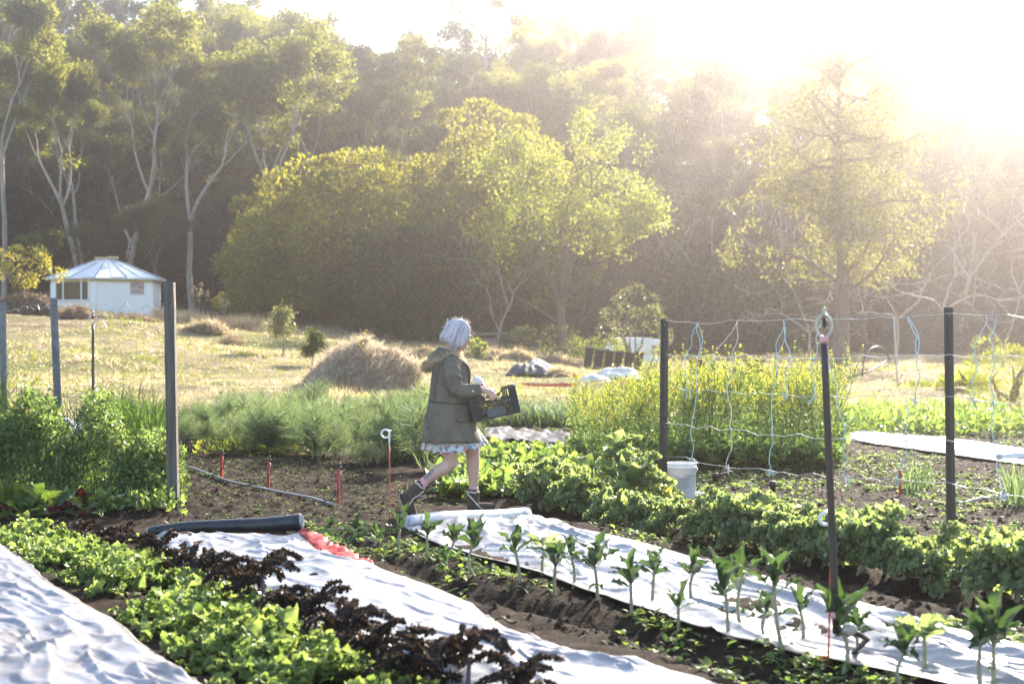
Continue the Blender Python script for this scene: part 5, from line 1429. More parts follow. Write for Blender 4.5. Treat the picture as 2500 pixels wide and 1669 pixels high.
for i in range(620):
    q = np.array([X0 + (X1 - X0) * r.rand(), 0, 0.0]); q[1] = 12.95 + 0.28 * (X1 - q[0]) + r.normal() * 0.2; tp = np.interp(q[0], [-6.3, -5.3, -4.5, -3.6, -3.0], [1.4, 1.3, 0.95, 0.8, 0.5]) * (0.6 + 0.5 * r.rand()); z0 = hz(q[0], q[1])
    k = 6; pts = np.stack([q + np.array([0.05 * r.normal() * j / 3, 0.05 * r.normal() * j / 3, z0 + tp * j / (k - 1)]) for j in range(k)]); m.tube(pts, 0.0035, 3, cap=False)
n = 46; pp = np.c_[X0 + (X1 - X0) * r.rand(n), np.full(n, 12.75), 0.25 + 0.5 * r.rand(n)]; pp[:, 1] += 0.28 * (X1 - pp[:, 0]) - 0.12
leaf_quads(m, pp, np.c_[r.normal(size=n) * 0.2, r.normal(size=n) * 0.2, -np.ones(n)], 0.075, 0.018, rs=r)
stuff(m, 'pea_vines', PEA, 'tall tangle of pea vines with pods between the left posts', 'pea vines')
m = MB(); n = 1500; px = 230 + 215 * r.rand(n); py = 1165 + 90 * r.rand(n); P = np.array([on(a, b) for a, b in zip(px, py)]); P[:, 2] += 0.16 * r.rand(n)
leaf_quads(m, P, nrm(rnd_dirs(n, r) + np.array([0, 0, 0.7])), 0.05 + 0.05 * r.rand(n), 0.03 + 0.03 * r.rand(n), rs=r)
stuff(m, 'low_herbs', K_SALAD, 'bright low herbs round the foot of the wooden post', 'herbs')

# feathery fennel
FENNEL = foliage('fennel', [(0, (0.055, 0.085, 0.05)), (0.5, (0.095, 0.13, 0.078)), (1, (0.16, 0.20, 0.12))], 0.34, 0.02, tint=(1.05, 1.05, 0.7))
def plume(seed, n=90):
    r = np.random.RandomState(seed); t = 0.25 + 0.75 * r.rand(n); base = np.c_[0.02 * np.sin(t * 5), t, 0.03 * t]
    a = r.rand(n) * 6.28; w = 0.34 * np.sin(np.pi * (t - 0.2) / 0.85) + 0.05
    d = np.c_[np.cos(a) * w, 0.20 + 0.05 * r.rand(n), np.sin(a) * w]; s = nrm(np.cross(d, r.normal(size=(n, 3)))) * 0.0068
    v = np.stack([base - s, base + s, base + d], 1).reshape(-1, 3); f = np.arange(3 * n).reshape(n, 3)
    sv = np.array([[-0.013, 0, 0], [0.013, 0, 0], [0.0, 1, 0.03]]); return np.concatenate([v, sv]), np.concatenate([f, [[3 * n, 3 * n + 1, 3 * n + 2]]])
plumes = [plume(s) for s in (1, 2, 3, 4)]
m = MB(); npl = 150; px = 405 + 730 * r.rand(npl); near = 1074 + 0.12 * (px - 405) + 8 * r.normal(size=npl); py = near - (near - 1042) * r.rand(npl) ** 1.15
PP = np.array([np.r_[gp(a, b), 0] for a, b in zip(px, py)]); sz = (0.34 + 0.74 * r.rand(npl) ** 1.6) * np.interp(px, [405, 520, 700, 1135], [0.6, 0.85, 1.0, 1.1]); cnt = ((8 + 14 * r.rand(npl)) * (vnoise(PP[:, 0] * 1.1, PP[:, 1] * 0.9, 3) > -0.42)).astype(int)
P = np.repeat(PP, cnt, 0) + np.c_[r.normal(size=(cnt.sum(), 2)) * 0.07, np.zeros(cnt.sum())]; S = np.repeat(sz, cnt); P[:, 2] = height(P[:, 0], P[:, 1]); n = len(P)
el = np.clip(1.05 + 0.36 * r.normal(size=n), 0.25, 1.5)
place_leaves(m, plumes, P + np.c_[0 * P[:, :2], 0.10 * r.rand(n)], r.rand(n) * 6.28, el, (0.36 + 0.32 * r.rand(n)) * S, r, roll=1.5)
stuff(m, 'fennel_bed', FENNEL, 'soft feathery fennel bed left of and behind the woman', 'fennel')
m = MB(); n = 700; px = 480 + 300 * r.rand(n); py = 1060 + 55 * r.rand(n); P = np.array([on(a, b) for a, b in zip(px, py)]); P[:, 2] += 0.1 * r.rand(n)
place_leaves(m, salad_t, P, r.rand(n) * 6.28, 0.4 + 0.7 * r.rand(n), 0.06 + 0.05 * r.rand(n), r); stuff(m, 'low_leaves', LEAF_LIGHT, 'low yellow green leaves along the front of the fennel', 'leaves')

# leek like grass clumps
def blade_clump(name, regs, hgt, wid, seed, mat, label, cat, kind=None, droop=0.5):
    r = np.random.RandomState(seed); m = MB(); px, py = regs(r)
    t = np.linspace(0, 1, 6); prof = np.array([1, 0.95, 0.85, 0.65, 0.4, 0.05])
    th = droop * 1.7 * t ** 1.6; yy = np.r_[0, np.cumsum(np.cos(th[1:])) / 5]; zz = -np.r_[0, np.cumsum(np.sin(th[1:])) / 5]
    tv = np.stack([np.stack([s * prof * 0.5, yy, zz], -1) for s in (-1, 1)], 1).reshape(-1, 3); i = np.arange(5)[:, None] * 2; tf = (i + np.array([[0, 1, 3, 2]]))
    P = np.array([np.r_[gp(a, b), 0] for a, b in zip(px, py)]); P[:, 2] = height(P[:, 0], P[:, 1]); n = len(P)
    az = r.rand(n) * 6.28; el = np.clip(1.2 + 0.25 * r.normal(size=n), 0.4, 1.5); L = hgt * (0.6 + 0.6 * r.rand(n)); place = np.stack([np.cos(az) * np.cos(el), np.sin(az) * np.cos(el), np.sin(el)], -1)
    x = np.stack([np.sin(az), -np.cos(az), 0 * az], -1); z = np.cross(x, place)
    M = np.stack([x * (wid * (0.7 + 0.6 * r.rand(n)))[:, None], place * L[:, None], z * L[:, None]], -1); m.inst(tv, tf, M, P)
    o = m.build(name, mat); tag(o, label, cat, kind=kind); return o
LEEK = foliage('leek_blade', [(0, (0.025, 0.05, 0.018)), (0.5, (0.045, 0.085, 0.032)), (1, (0.085, 0.13, 0.055))], 0.40, 0.04, 0.45)
LEEK_BLUE = foliage('leek_blue', [(0, (0.05, 0.085, 0.06)), (0.5, (0.08, 0.125, 0.085)), (1, (0.13, 0.18, 0.12))], 0.40, 0.05, 0.45)
blade_clump('grass_clump', lambda r: (232 + 155 * r.rand(1500), 1085 + 30 * r.rand(1500)), 0.95, 0.016, 501, LEEK, 'dark tall grassy clump behind the peas, left of the wooden post', 'grass clump')
blade_clump('leek_row', lambda r: (905 + 500 * r.rand(4200), 1016 + 26 * r.rand(4200)), 0.50, 0.022, 502, LEEK_BLUE, 'long blue green grassy leek row behind the woman', 'leeks', 'stuff', 0.75)
blade_clump('onion_clump', lambda r: (2232 + 22 * r.normal(size=75), 1192 + 6 * r.normal(size=75)), 0.30, 0.016, 503, LEEK_BLUE, 'clump of upright spring onions beside the red stake', 'onion clump', droop=0.15)
blade_clump('onion_clump', lambda r: (2492 + 22 * r.normal(size=70), 1225 + 10 * r.normal(size=70)), 0.40, 0.016, 504, LEEK_BLUE, 'clump of upright spring onions cut by the right edge', 'onion clump', droop=0.15)
# low rows of crop on the right, behind the far mat
m = MB(); n = 5200; px = 2040 + 800 * r.rand(n); py = 1018 + 48 * r.rand(n); P = np.array([np.r_[gp(a, b), 0] for a, b in zip(px, py)]); P[:, 2] = height(P[:, 0], P[:, 1])
k = vnoise(P[:, 0] * 1.5, P[:, 1] * 1.1, 3) > -0.5; P = P[k]; n = len(P); P[:, 2] += 0.25 * r.rand(n)
leaf_quads(m, P, nrm(rnd_dirs(n, r) + np.array([0, 0, 0.5])), 0.10 + 0.10 * r.rand(n), 0.04 + 0.03 * r.rand(n), rs=r); stuff(m, 'low_crop', K_BRASS, 'low leafy crop rows beyond the far right white mat', 'crop')
# soil rows behind the crate
# flowering mustard
MUST = foliage('mustard_stem', [(0, (0.065, 0.105, 0.04)), (0.5, (0.11, 0.16, 0.06)), (1, (0.17, 0.22, 0.09))], 0.40, 0.03, tint=(1.0, 1.05, 0.6))
MUSTY = foliage('mustard_flower', [(0, (0.45, 0.38, 0.04)), (0.5, (0.58, 0.50, 0.05)), (1, (0.68, 0.60, 0.10))], 0.45, 0.05, tint=(0.7, 0.68, 0.4))
def mustard_t(seed):
    r = np.random.RandomState(seed); a = MB(); b = MB()
    q = np.array([0, 0, 0.0]); d = nrm(np.array([r.normal() * 0.06, r.normal() * 0.06, 1])); main = [q]
    for i in range(5): q = q + d * 0.2; d = nrm(d + r.normal(size=3) * 0.07); main.append(q)
    main = np.array(main); a.tube(main, np.linspace(0.0055, 0.0025, 6), 3, cap=False); heads = [(main[-1], d)]
    for i in range(9):
        t = 0.58 + 0.38 * r.rand(); p = np.array([np.interp(t, main[:, 2], main[:, k]) for k in range(3)]); az = r.rand() * 6.28; L = 0.10 + 0.22 * r.rand()
        e = p + np.array([math.cos(az) * L * 0.5, math.sin(az) * L * 0.5, L]); a.tube(np.array([p, (p + e) / 2 + [0, 0, -0.01], e]), [0.003, 0.0025, 0.0015], 3, cap=False); heads.append((e, e - p))
    for (p, d_) in heads:
        n = 5; c = p + r.normal(size=(n, 3)) * np.array([0.010, 0.010, 0.016]); leaf_quads(b, c, rnd_dirs(n, r), 0.016, 0.012, rs=r)
        n = 9; c = p - np.outer(r.rand(n), nrm(d_)) * 0.16; leaf_quads(a, c, nrm(rnd_dirs(n, r) + nrm(d_)), 0.045, 0.004, rs=r)
    n = 26; t = 0.15 + 0.7 * r.rand(n); az = r.rand(n) * 6.28; pl = np.c_[np.interp(t, main[:, 2], main[:, 0]), np.interp(t, main[:, 2], main[:, 1]), t] + np.c_[np.cos(az) * 0.03, np.sin(az) * 0.03, 0 * t]
    leaf_quads(a, pl, np.c_[np.cos(az), np.sin(az), 0.3 + 0 * az], 0.07, 0.018, rs=r)
    n = 5; az = r.rand(n) * 6.28; place_leaves(a, salad_t[:1], np.c_[0 * az, 0 * az, 0.05 + 0.2 * r.rand(n)], az, np.full(n, 0.5), 0.17, r)
    return a, b
def flat(mb): return np.concatenate(mb.v), [np.concatenate(f) for f in mb.f.values()]
ts = [tuple(flat(k) for k in mustard_t(s)) for s in range(6)]
m = MB(); n = 560; px = 1395 + 655 * r.rand(n); near = 1148 - 30 * np.exp(-((px - 1395) / 60) ** 2) ; py = near - 92 * r.rand(n) ** 1.2
xy = np.array([gp(a, b) for a, b in zip(px, py)]); z = height(xy[:, 0], xy[:, 1]); a = r.rand(n) * 6.28; s = 0.74 + 0.40 * r.rand(n) + 0.22 * (r.rand(n) > 0.90)
s = s * np.interp(px, [1395, 1480, 1600, 1760, 2050], [0.66, 0.78, 0.95, 1.04, 1.0]) * (0.92 + 0.16 * vnoise(xy[:, 0] * 1.2, xy[:, 1] * 1.2, 7))
for i, (ta, tb) in enumerate(ts):
    k = np.arange(n) % 6 == i; c, sn = np.cos(a[k]) * s[k], np.sin(a[k]) * s[k]; o_ = 0 * c
    M = np.stack([np.stack([c, -sn, o_], -1), np.stack([sn, c, o_], -1), np.stack([o_, o_, s[k]], -1)], 1); P = np.c_[xy[k], z[k]]
    m.inst(*ta, M, P, 0); m.inst(*tb, M, P, 1)
o = m.build('mustard_patch', [MUST, MUSTY]); tag(o, 'tall dense patch of yellow flowering mustard behind the right fence', 'mustard', kind='stuff')

# ------------------------------------------------------------------ posts, wires, twine
WOOD_GREY = solid('wood_grey', (0.065, 0.056, 0.050), (0.16, 0.14, 0.125), 7, 0.85, bump=0.5, bscale=26, stretch=(3, 3, 0.25))
STEEL_GREY = solid('steel_grey', (0.13, 0.135, 0.155), (0.21, 0.215, 0.24), 9, 0.5, bump=0.15, bscale=40)
STEEL_BLACK = solid('steel_black', (0.026, 0.019, 0.017), (0.048, 0.034, 0.030), 14, 0.42, bump=0.1, bscale=60)
WIRE = solid('wire', (0.42, 0.40, 0.38), (0.55, 0.53, 0.50), 30, 0.35, metal=0.6)
WIRE_DARK = solid('wire_dark', (0.12, 0.11, 0.10), (0.20, 0.18, 0.16), 30, 0.4, metal=0.6)
TWINE_BLUE = solid('twine_blue', (0.34, 0.50, 0.57), (0.56, 0.68, 0.72), 60, 0.6, trans=0.2)
TWINE_WHITE = solid('twine_white', (0.66, 0.65, 0.63), (0.76, 0.75, 0.73), 60, 0.6, trans=0.2)


def wood_post():
    a = on(424, 1246); b_ = at(415, 690, a[1] + 0.02); root = empty('wooden_post', tuple(a)); m = MB(); H = b_[2] - a[2]; n = 22
    t = np.linspace(-0.06, 1, n); rows = []
    w = 0.0445
    for k in t:
        c = np.array([(b_[0] - a[0]) * k, 0, H * k]); q = []
        for cx, cy in ((1, -1), (1, 1), (-1, 1), (-1, -1)):
            for f in (0.86, ):
                q.append(c + np.array([cx * w * (1 + 0.03 * vnoise(k * 9, cx * 3 + cy)), cy * w, 0]))
        rows.append(q)
    P = np.array(rows); fine = np.concatenate([np.stack([P[:, i] * 0.93 + P[:, (i + 1) % 4] * 0.07, P[:, i] * 0.5 + P[:, (i + 1) % 4] * 0.5 + 0.002, P[:, i] * 0.07 + P[:, (i + 1) % 4] * 0.93], 1) for i in range(4)], 1)
    m.grid(fine, closed=True); m.add(fine[-1], np.arange(12)[None]); o = m.build('shaft', WOOD_GREY, root, smooth=False)
    tag(root, 'thick square weathered wooden post at the right end of the pea fence', 'post'); return a, b_
wa, wb = wood_post()


def picket(name, base, top, mat, label, w=0.030, flat_=False, wires=None):
    root = empty(name, tuple(base)); d = np.array(top) - np.array(base); m = MB()
    ang = [rad(90), rad(210), rad(330)]; th = 0.0035
    sec = []
    for a in ang:    # a Y section
        e = np.array([math.cos(a), math.sin(a)]); nn = np.array([-e[1], e[0]])
        sec += [e * 0.006 - nn * 0.006, e * w - nn * th, e * w + nn * th]
    sec = np.array(sec); rows = np.array([[np.array([s[0], s[1], 0]) + d * k for s in sec] for k in np.linspace(-0.03, 1, 12)])
    m.grid(rows, closed=True); m.add(rows[-1], np.arange(9)[None]); m.build('shaft', mat, root, smooth=False)
    m = MB()
    for k in (0.97,): m.tube(np.array([d * k + [0, -w * 0.6, 0], d * k + [0, -w * 0.75, 0.0]]), 0.005, 6)
    m.build('top_bolt', WIRE, root)
    tag(root, label, 'picket'); return root
p1b, p1t = np.array([*gp(1618, 1237), 0.0]), at(1622, 778, gp(1618, 1237)[1])
p2b, p2t = np.array([*gp(2322, 1428), 0.0]), at(2314, 750, gp(2322, 1428)[1])
p1b[2] = hz(p1b[0], p1b[1]); p2b[2] = hz(p2b[0], p2b[1])
picket('steel_picket', p1b, p1t, STEEL_BLACK, 'black steel picket beside the white bucket', 0.040)
picket('steel_picket', p2b, p2t, STEEL_BLACK, 'black steel picket at the right, standing among the kale', 0.032)
p3t = np.array([4.15, 6.2, 1.62]); p3b = np.array([4.15, 6.2, hz(4.15, 6.2)])
picket('steel_picket', p3b, p3t, STEEL_BLACK, 'black steel picket beyond the right edge where the wires run on', 0.032)
l1 = np.array([-4.85, 15.2, 0.0]); l1t = at(132, 727, 15.0); l1b = np.array([*at(150, 1000, 15.2)[:2], 0.0]); picket('steel_picket', l1b, l1t, STEEL_GREY, 'grey steel post rising from the pea vines left of the wooden post', 0.045)
l2t = at(8, 738, 16.0); l2b = np.array([l2t[0] + 0.02, 16.0, 0.0]); picket('steel_picket', l2b, l2t, STEEL_GREY, 'grey steel post at the left edge in the pea vines', 0.042)


def strand(name, pts, rad_, mat, label, cat, sag=0.0, n=40, wig=0.004, seed=0, loc=None):
    r = np.random.RandomState(seed); out = []
    for a, b_ in zip(pts[:-1], pts[1:]):
        t = np.linspace(0, 1, n)[:, None]; q = np.array(a) * (1 - t) + np.array(b_) * t; q[:, 2] -= sag * 4 * (t * (1 - t))[:, 0]; out.append(q)
    P = np.concatenate(out); P = P + wig * np.stack([vnoise(np.arange(len(P)) * 0.5, seed + k) for k in range(3)], -1) * np.array([1, 1, 1.6])
    m = MB(); m.tube(P, rad_, 6); o = m.build(name, mat); tag(o, label, cat); return o, P


wl = ['top', 'second', 'middle', 'fourth', 'lowest']
WZ1 = [783, 862, 945, 1030, 1112]; WZ2 = [760, 860, 966, 1078, 1182]; strands = []
for i in range(5):
    a = at(1626, WZ1[i], p1b[1] - 0.04); b_ = at(2310, WZ2[i], p2b[1] - 0.04); c = np.array([4.12, 6.17, b_[2] - 0.02])
    o, P = strand('fence_wire', [a, b_, c], 0.0026 if i else 0.003, WIRE if i % 2 == 0 else TWINE_WHITE, '%s wire strung between the black steel pickets' % wl[i], 'wire', sag=0.035, seed=600 + i, wig=0.012); strands.append(P)


def wire_at(i, px):
    P = strands[i]; q = 1250 + P[:, 0] / P[:, 1] * F; k = np.argmin(np.abs(q - px)); return P[k]


def twine(px, rows, mat, label, seed, dx=(0, 0, 0, 0, 0), loop=True, end_tail=0.06):
    r = np.random.RandomState(seed); m = MB(); ks = [wire_at(i, px + dx[j]) for j, i in enumerate(rows)]
    pts = [ks[0]]
    for a, b_ in zip(ks[:-1], ks[1:]):
        for t in np.linspace(0, 1, 10)[1:]:
            q = a * (1 - t) + b_ * t; s = math.sin(math.pi * t); q = q + np.array([r.normal() * 0.004 + 0.02 * s * math.sin(seed + t * 5), 0, 0]); pts.append(q)
    pts = np.array(pts); m.tube(pts, 0.0036, 5)
    if loop:
        t = np.linspace(0, 1, 16)[:, None]; q = ks[0] * (1 - t) + ks[1] * t + np.array([0.035, -0.01, 0]) * np.sin(np.pi * t); m.tube(q, 0.0032, 5)
    e = ks[-1]
    for k in range(4): m.tube(np.array([e, e + r.normal(size=3) * 0.022, e + np.array([r.normal() * 0.03, r.normal() * 0.02, -end_tail * r.rand()])]), 0.0035, 5)
    for k in ks[1:-1]: m.ball(k, 0.008, 8, 6)
    o = m.build('hanging_twine', mat); tag(o, label, 'twine'); return o
twine(1705, [0, 1, 2], TWINE_BLUE, 'short blue twine ending in a loop, nearest the bucket picket', 701, (2, -22, -26, 0, 0), False, 0.1)
twine(1708, [0, 1, 3, 4], TWINE_BLUE, 'long blue twine hanging down to the rim of the white bucket', 702, (0, -8, -18, -14, 0))
twine(1802, [0, 1, 2, 3, 4], TWINE_WHITE, 'white knotted twine hanging over the yellow flowers', 703, (0, -14, -20, -16, -26), False)
twine(1800, [0, 1], TWINE_WHITE, 'white twine bending aside to a tag by the second wire', 704, (0, -55, 0, 0, 0), False)
twine(1910, [0, 1, 3, 4], TWINE_BLUE, 'blue twine with a long split loop left of the riser', 705, (0, -8, -28, -30, 0))
twine(1914, [0, 1, 2], TWINE_BLUE, 'short blue strand ending in a curl left of the riser', 706, (0, 8, 2, 0, 0), False)
twine(2002, [0, 1, 2], TWINE_BLUE, 'pale blue twine hidden partly by the riser head', 707, (0, -14, -22, 0, 0), False)
twine(2024, [1, 2, 3, 4], TWINE_BLUE, 'pale blue twine slanting down right of the riser', 708, (0, 12, 32, 44, 0), False)
twine(2226, [0, 1, 2], TWINE_BLUE, 'blue double loop tied to the middle wire left of the second picket', 709, (0, 10, 6, 0, 0))
twine(2216, [2, 3, 4], TWINE_BLUE, 'thin blue strand falling to the spring onions', 710, (0, -6, -14, 0, 0), False)
twine(2402, [0, 1, 2], TWINE_BLUE, 'left blue loop right of the second picket', 711, (0, -20, -26, 0, 0), False)
twine(2426, [0, 1, 2, 3, 4], TWINE_BLUE, 'right blue loop right of the second picket, trailing to the soil', 712, (0, -8, 6, 0, 30), False)

# left fence: barbed strands and netting
for i, (za, zb, lab) in enumerate([(0.96, 0.885, 'top barbed wire from the wooden post to the left posts'), (0.62, 0.70, 'lower barbed wire dipping towards the wooden post')]):
    H = wb[2]; a = np.array([wa[0], wa[1], H * zb]); b_ = np.array([l1t[0] * 1.0, 15.05, l1t[2] * za - (0.3 if i else 0.03)]); c = np.array([l2t[0], 16, l2t[2] * za - 0.03 - (0.3 if i else 0)])
    r = np.random.RandomState(720 + i); o, P = strand('barbed_wire', [a, b_, c, c + np.array([-1.2, 1.0, 0])], 0.0028, WIRE if i == 0 else WIRE_DARK, lab, 'barbed wire', sag=-0.02 if i == 0 else 0.10, seed=720 + i, wig=0.022)
    m = MB(); a, b_ = np.array([wa[0], wa[1] + 0.03, 0.05]), np.array([-6.6, 15.9, 0.05])
for k in range(0, 31):
    q = a + (b_ - a) * k / 30; m.tube(np.stack([q + [0, 0, z] for z in np.linspace(0, 1.12 + 0.06 * vnoise(k * 0.7, 1), 5)]), 0.0012, 3)
for z in np.linspace(0.15, 1.12, 7):
    m.tube(np.stack([a + (b_ - a) * t + [0, 0, z - 0.10 * math.sin(t * 9) * (z > 0.9) * 0.4] for t in np.linspace(0, 1, 30)]), 0.0014, 3)
o = m.build('fence_netting', WIRE_DARK); tag(o, 'thin sagging wire netting carrying the pea vines', 'netting')

# sprinkler risers
CLEAR = solid('clear_plastic', (0.38, 0.39, 0.35), (0.52, 0.52, 0.47), 8, 0.2, trans=0.3)
PINK = solid('pink_tape', (0.70, 0.35, 0.36), rough=0.5)
def sprinkler(base, top, r0, label, ring=0.055, valve=False):
    base, top = np.array(base), np.array(top); root = empty('sprinkler_riser', tuple(base)); d = top - base; m = MB()
    m.tube(np.stack([d * t for t in np.linspace(0, 0.94, 10)]), np.where(np.linspace(0, 1, 10) > 0.5, r0, r0 * 1.02), 12); m.build('pipe', STEEL_BLACK, root)
    m = MB(); m.tube(np.stack([d * 0.935, d * 0.955]), r0 * 1.15, 12); m.build('tape_band', PINK, root)
    m = MB(); c = d * 0.955 + np.array([0, 0, ring * 1.1]); t = np.linspace(0, 2 * np.pi, 28)
    m.tube(np.stack([c[0] + ring * 0.8 * np.cos(t), c[1] + 0 * t, c[2] + ring * 1.15 * np.sin(t)], -1), ring * 0.16, 7)
    m.tube(np.stack([c + [0, 0, ring * 1.05], c + [0, 0, ring * 1.6]]), [ring * 0.3, ring * 0.16], 8); m.ball(c + [0, 0, ring * 1.75], ring * 0.2, 10, 7); m.build('sprinkler_head', CLEAR, root)
    m = MB(); m.tube(np.stack([c + [0, 0, ring * 0.9], c + [0.004, 0, ring * 0.25], c + [0.0, 0, -ring * 0.2]]), [ring * 0.22, ring * 0.28, ring * 0.12], 8); m.build('spinner', STEEL_BLACK, root)
    if valve:
        m = MB(); m.ball((0.055, -0.01, 0.02), (0.036, 0.026, 0.026), 14, 10); m.build('valve_bulb', CLEAR, root)
        m = MB(); m.tube(np.array([[0.0, 0, 0.03], [0.03, 0, 0.015], [0.10, 0, -0.005], [0.14, 0.02, -0.03], [0.12, 0.25, -0.16], [0.1, 0.5, -base[2] + hz(base[0] + 0.1, base[1] + 0.5)]]), 0.013, 8); m.build('feed_pipe', BIN, root)
        m = MB(); m.tube(np.stack([d * 0.05, d * 0.07]), r0 * 1.3, 12); m.build('clamp', PINK, root)
    tag(root, label, 'sprinkler'); return root
Yr = 6.25
sprinkler(at(2042, 1545, Yr), at(2010, 788, Yr), 0.0165, 'tall black sprinkler riser with a clear ring head in the right foreground', 0.043, True)
yb = 27.0; sprinkler(np.array([at(227, 990, yb)[0], yb, hz(at(227, 990, yb)[0], yb)]), at(227, 778, yb), 0.028, 'black sprinkler riser with a round head seen before the hut', 0.085)

# pigtail stakes
ROD_RED = solid('rod_red', (0.60, 0.12, 0.06), (0.50, 0.09, 0.05), 20, 0.45)
WHITE_PLASTIC = solid('white_plastic', (0.74, 0.75, 0.76), (0.80, 0.80, 0.80), 10, 0.35)
def pigtail(base, top, label, s=1.0):
    base, top = np.array(base), np.array(top); root = empty('pigtail_stake', tuple(base)); d = top - base; m = MB()
    L = 0.17 * s; k = 1 - L / np.linalg.norm(d); m.tube(np.stack([d * t for t in np.linspace(-0.02, k, 6)]), 0.0052, 8)
    m.tube(np.array([[0, 0, 0.035], [-0.03, 0, 0.03], [-0.045, 0, 0.005]]), 0.005, 6); m.build('rod', ROD_RED, root)
    m = MB(); e = d * k; R = 0.034 * s; c = e + np.array([-R * 0.95, 0, 0.10 * s]); t = np.linspace(0.0, 6.6, 30)
    loop = np.stack([c[0] + R * np.cos(t), c[1] + 0.008 * t / 6.6 * 2 - 0.008, c[2] + R * np.sin(t)], -1)
    P = np.concatenate([np.stack([e, e + [0, 0, 0.05 * s], e + [0, 0, 0.085 * s]]), loop[1:], [loop[-1] + np.array([0.012, 0, 0.022]) * s]]); m.tube(P, 0.0078, 8); m.build('pigtail', WHITE_PLASTIC, root)
    tag(root, label, 'pigtail stake')
pb = on(952, 1264); pigtail(pb, at(950, 1038, pb[1]), 'red pigtail stake with white curled top left of the woman')
pigtail(np.array([*at(2022, 1690, 6.35)[:2], hz(at(2022, 1690, 6.35)[0], 6.35)]), at(2032, 1235, 6.35), 'orange pigtail stake with white curl half hidden behind the tall riser', 0.8)

# red irrigation stakes and their hoses
RED_PLASTIC = solid('red_plastic', (0.50, 0.045, 0.035), (0.42, 0.03, 0.03), 12, 0.45)
for i, (px, by, ty, lab) in enumerate([(437, 1138, 1085, 'just right of the wooden post'), (540, 1168, 1108, 'second from the wooden post'), (655, 1192, 1128, 'third from the wooden post'), (826, 1232, 1142, 'nearest the woman, with a black dripper on top'), (2197, 1214, 1150, 'alone beside the spring onions'), (283, 1075, 1048, 'half buried in the peas')]):
    p = on(px, by); H = (by - ty) * p[1] / F; root = empty('red_stake', tuple(p)); m = MB(); ln = np.array([0.04 * (i % 3) - 0.02, 0, 0])
    for dx, sx, sy in ((0.0, 0.024, 0.005), (0.0095, 0.005, 0.020)):
        m.box((dx * 1.0, sy / 2 if sx < sy else -0.001, H / 2 - 0.03), (sx, sy, H + 0.06), None, 0.0015)
    m.build('stake', RED_PLASTIC, root, smooth=False)
    if i < 4:
        m = MB(); m.box((0.014, 0, H + 0.012), (0.03, 0.02, 0.024), None, 0.004); m.tube(np.array([[0.014, 0, H], [0.016, 0, H + 0.06]]), [0.008, 0.005], 8); m.build('dripper', STEEL_BLACK, root)
        m = MB(); q = np.array([[0.02, -0.012, H * 0.95], [0.03, -0.03, H * 0.5], [-0.06, -0.05, 0.06], [-0.20, -0.06, 0.03], [-0.32, -0.16, 0.015]]); m.tube(resample3(q, 20) if False else q, 0.006, 6); m.build('thin_hose', BIN, root)
    tag(root, 'red irrigation stake ' + lab, 'stake', 'red irrigation stakes')
q = [on(*p) for p in [(400, 1125), (470, 1148), (560, 1182), (690, 1210), (760, 1222), (815, 1240)]]; xy = resample(q, 40)
m = MB(); m.tube(np.c_[xy, height(xy[:, 0], xy[:, 1], False) + 0.030], 0.013, 8); o = m.build('irrigation_pipe', solid('poly_pipe', (0.20, 0.19, 0.18), (0.30, 0.28, 0.26), 12, 0.45)); tag(o, 'grey poly pipe lying along the seed bed by the red stakes', 'pipe')

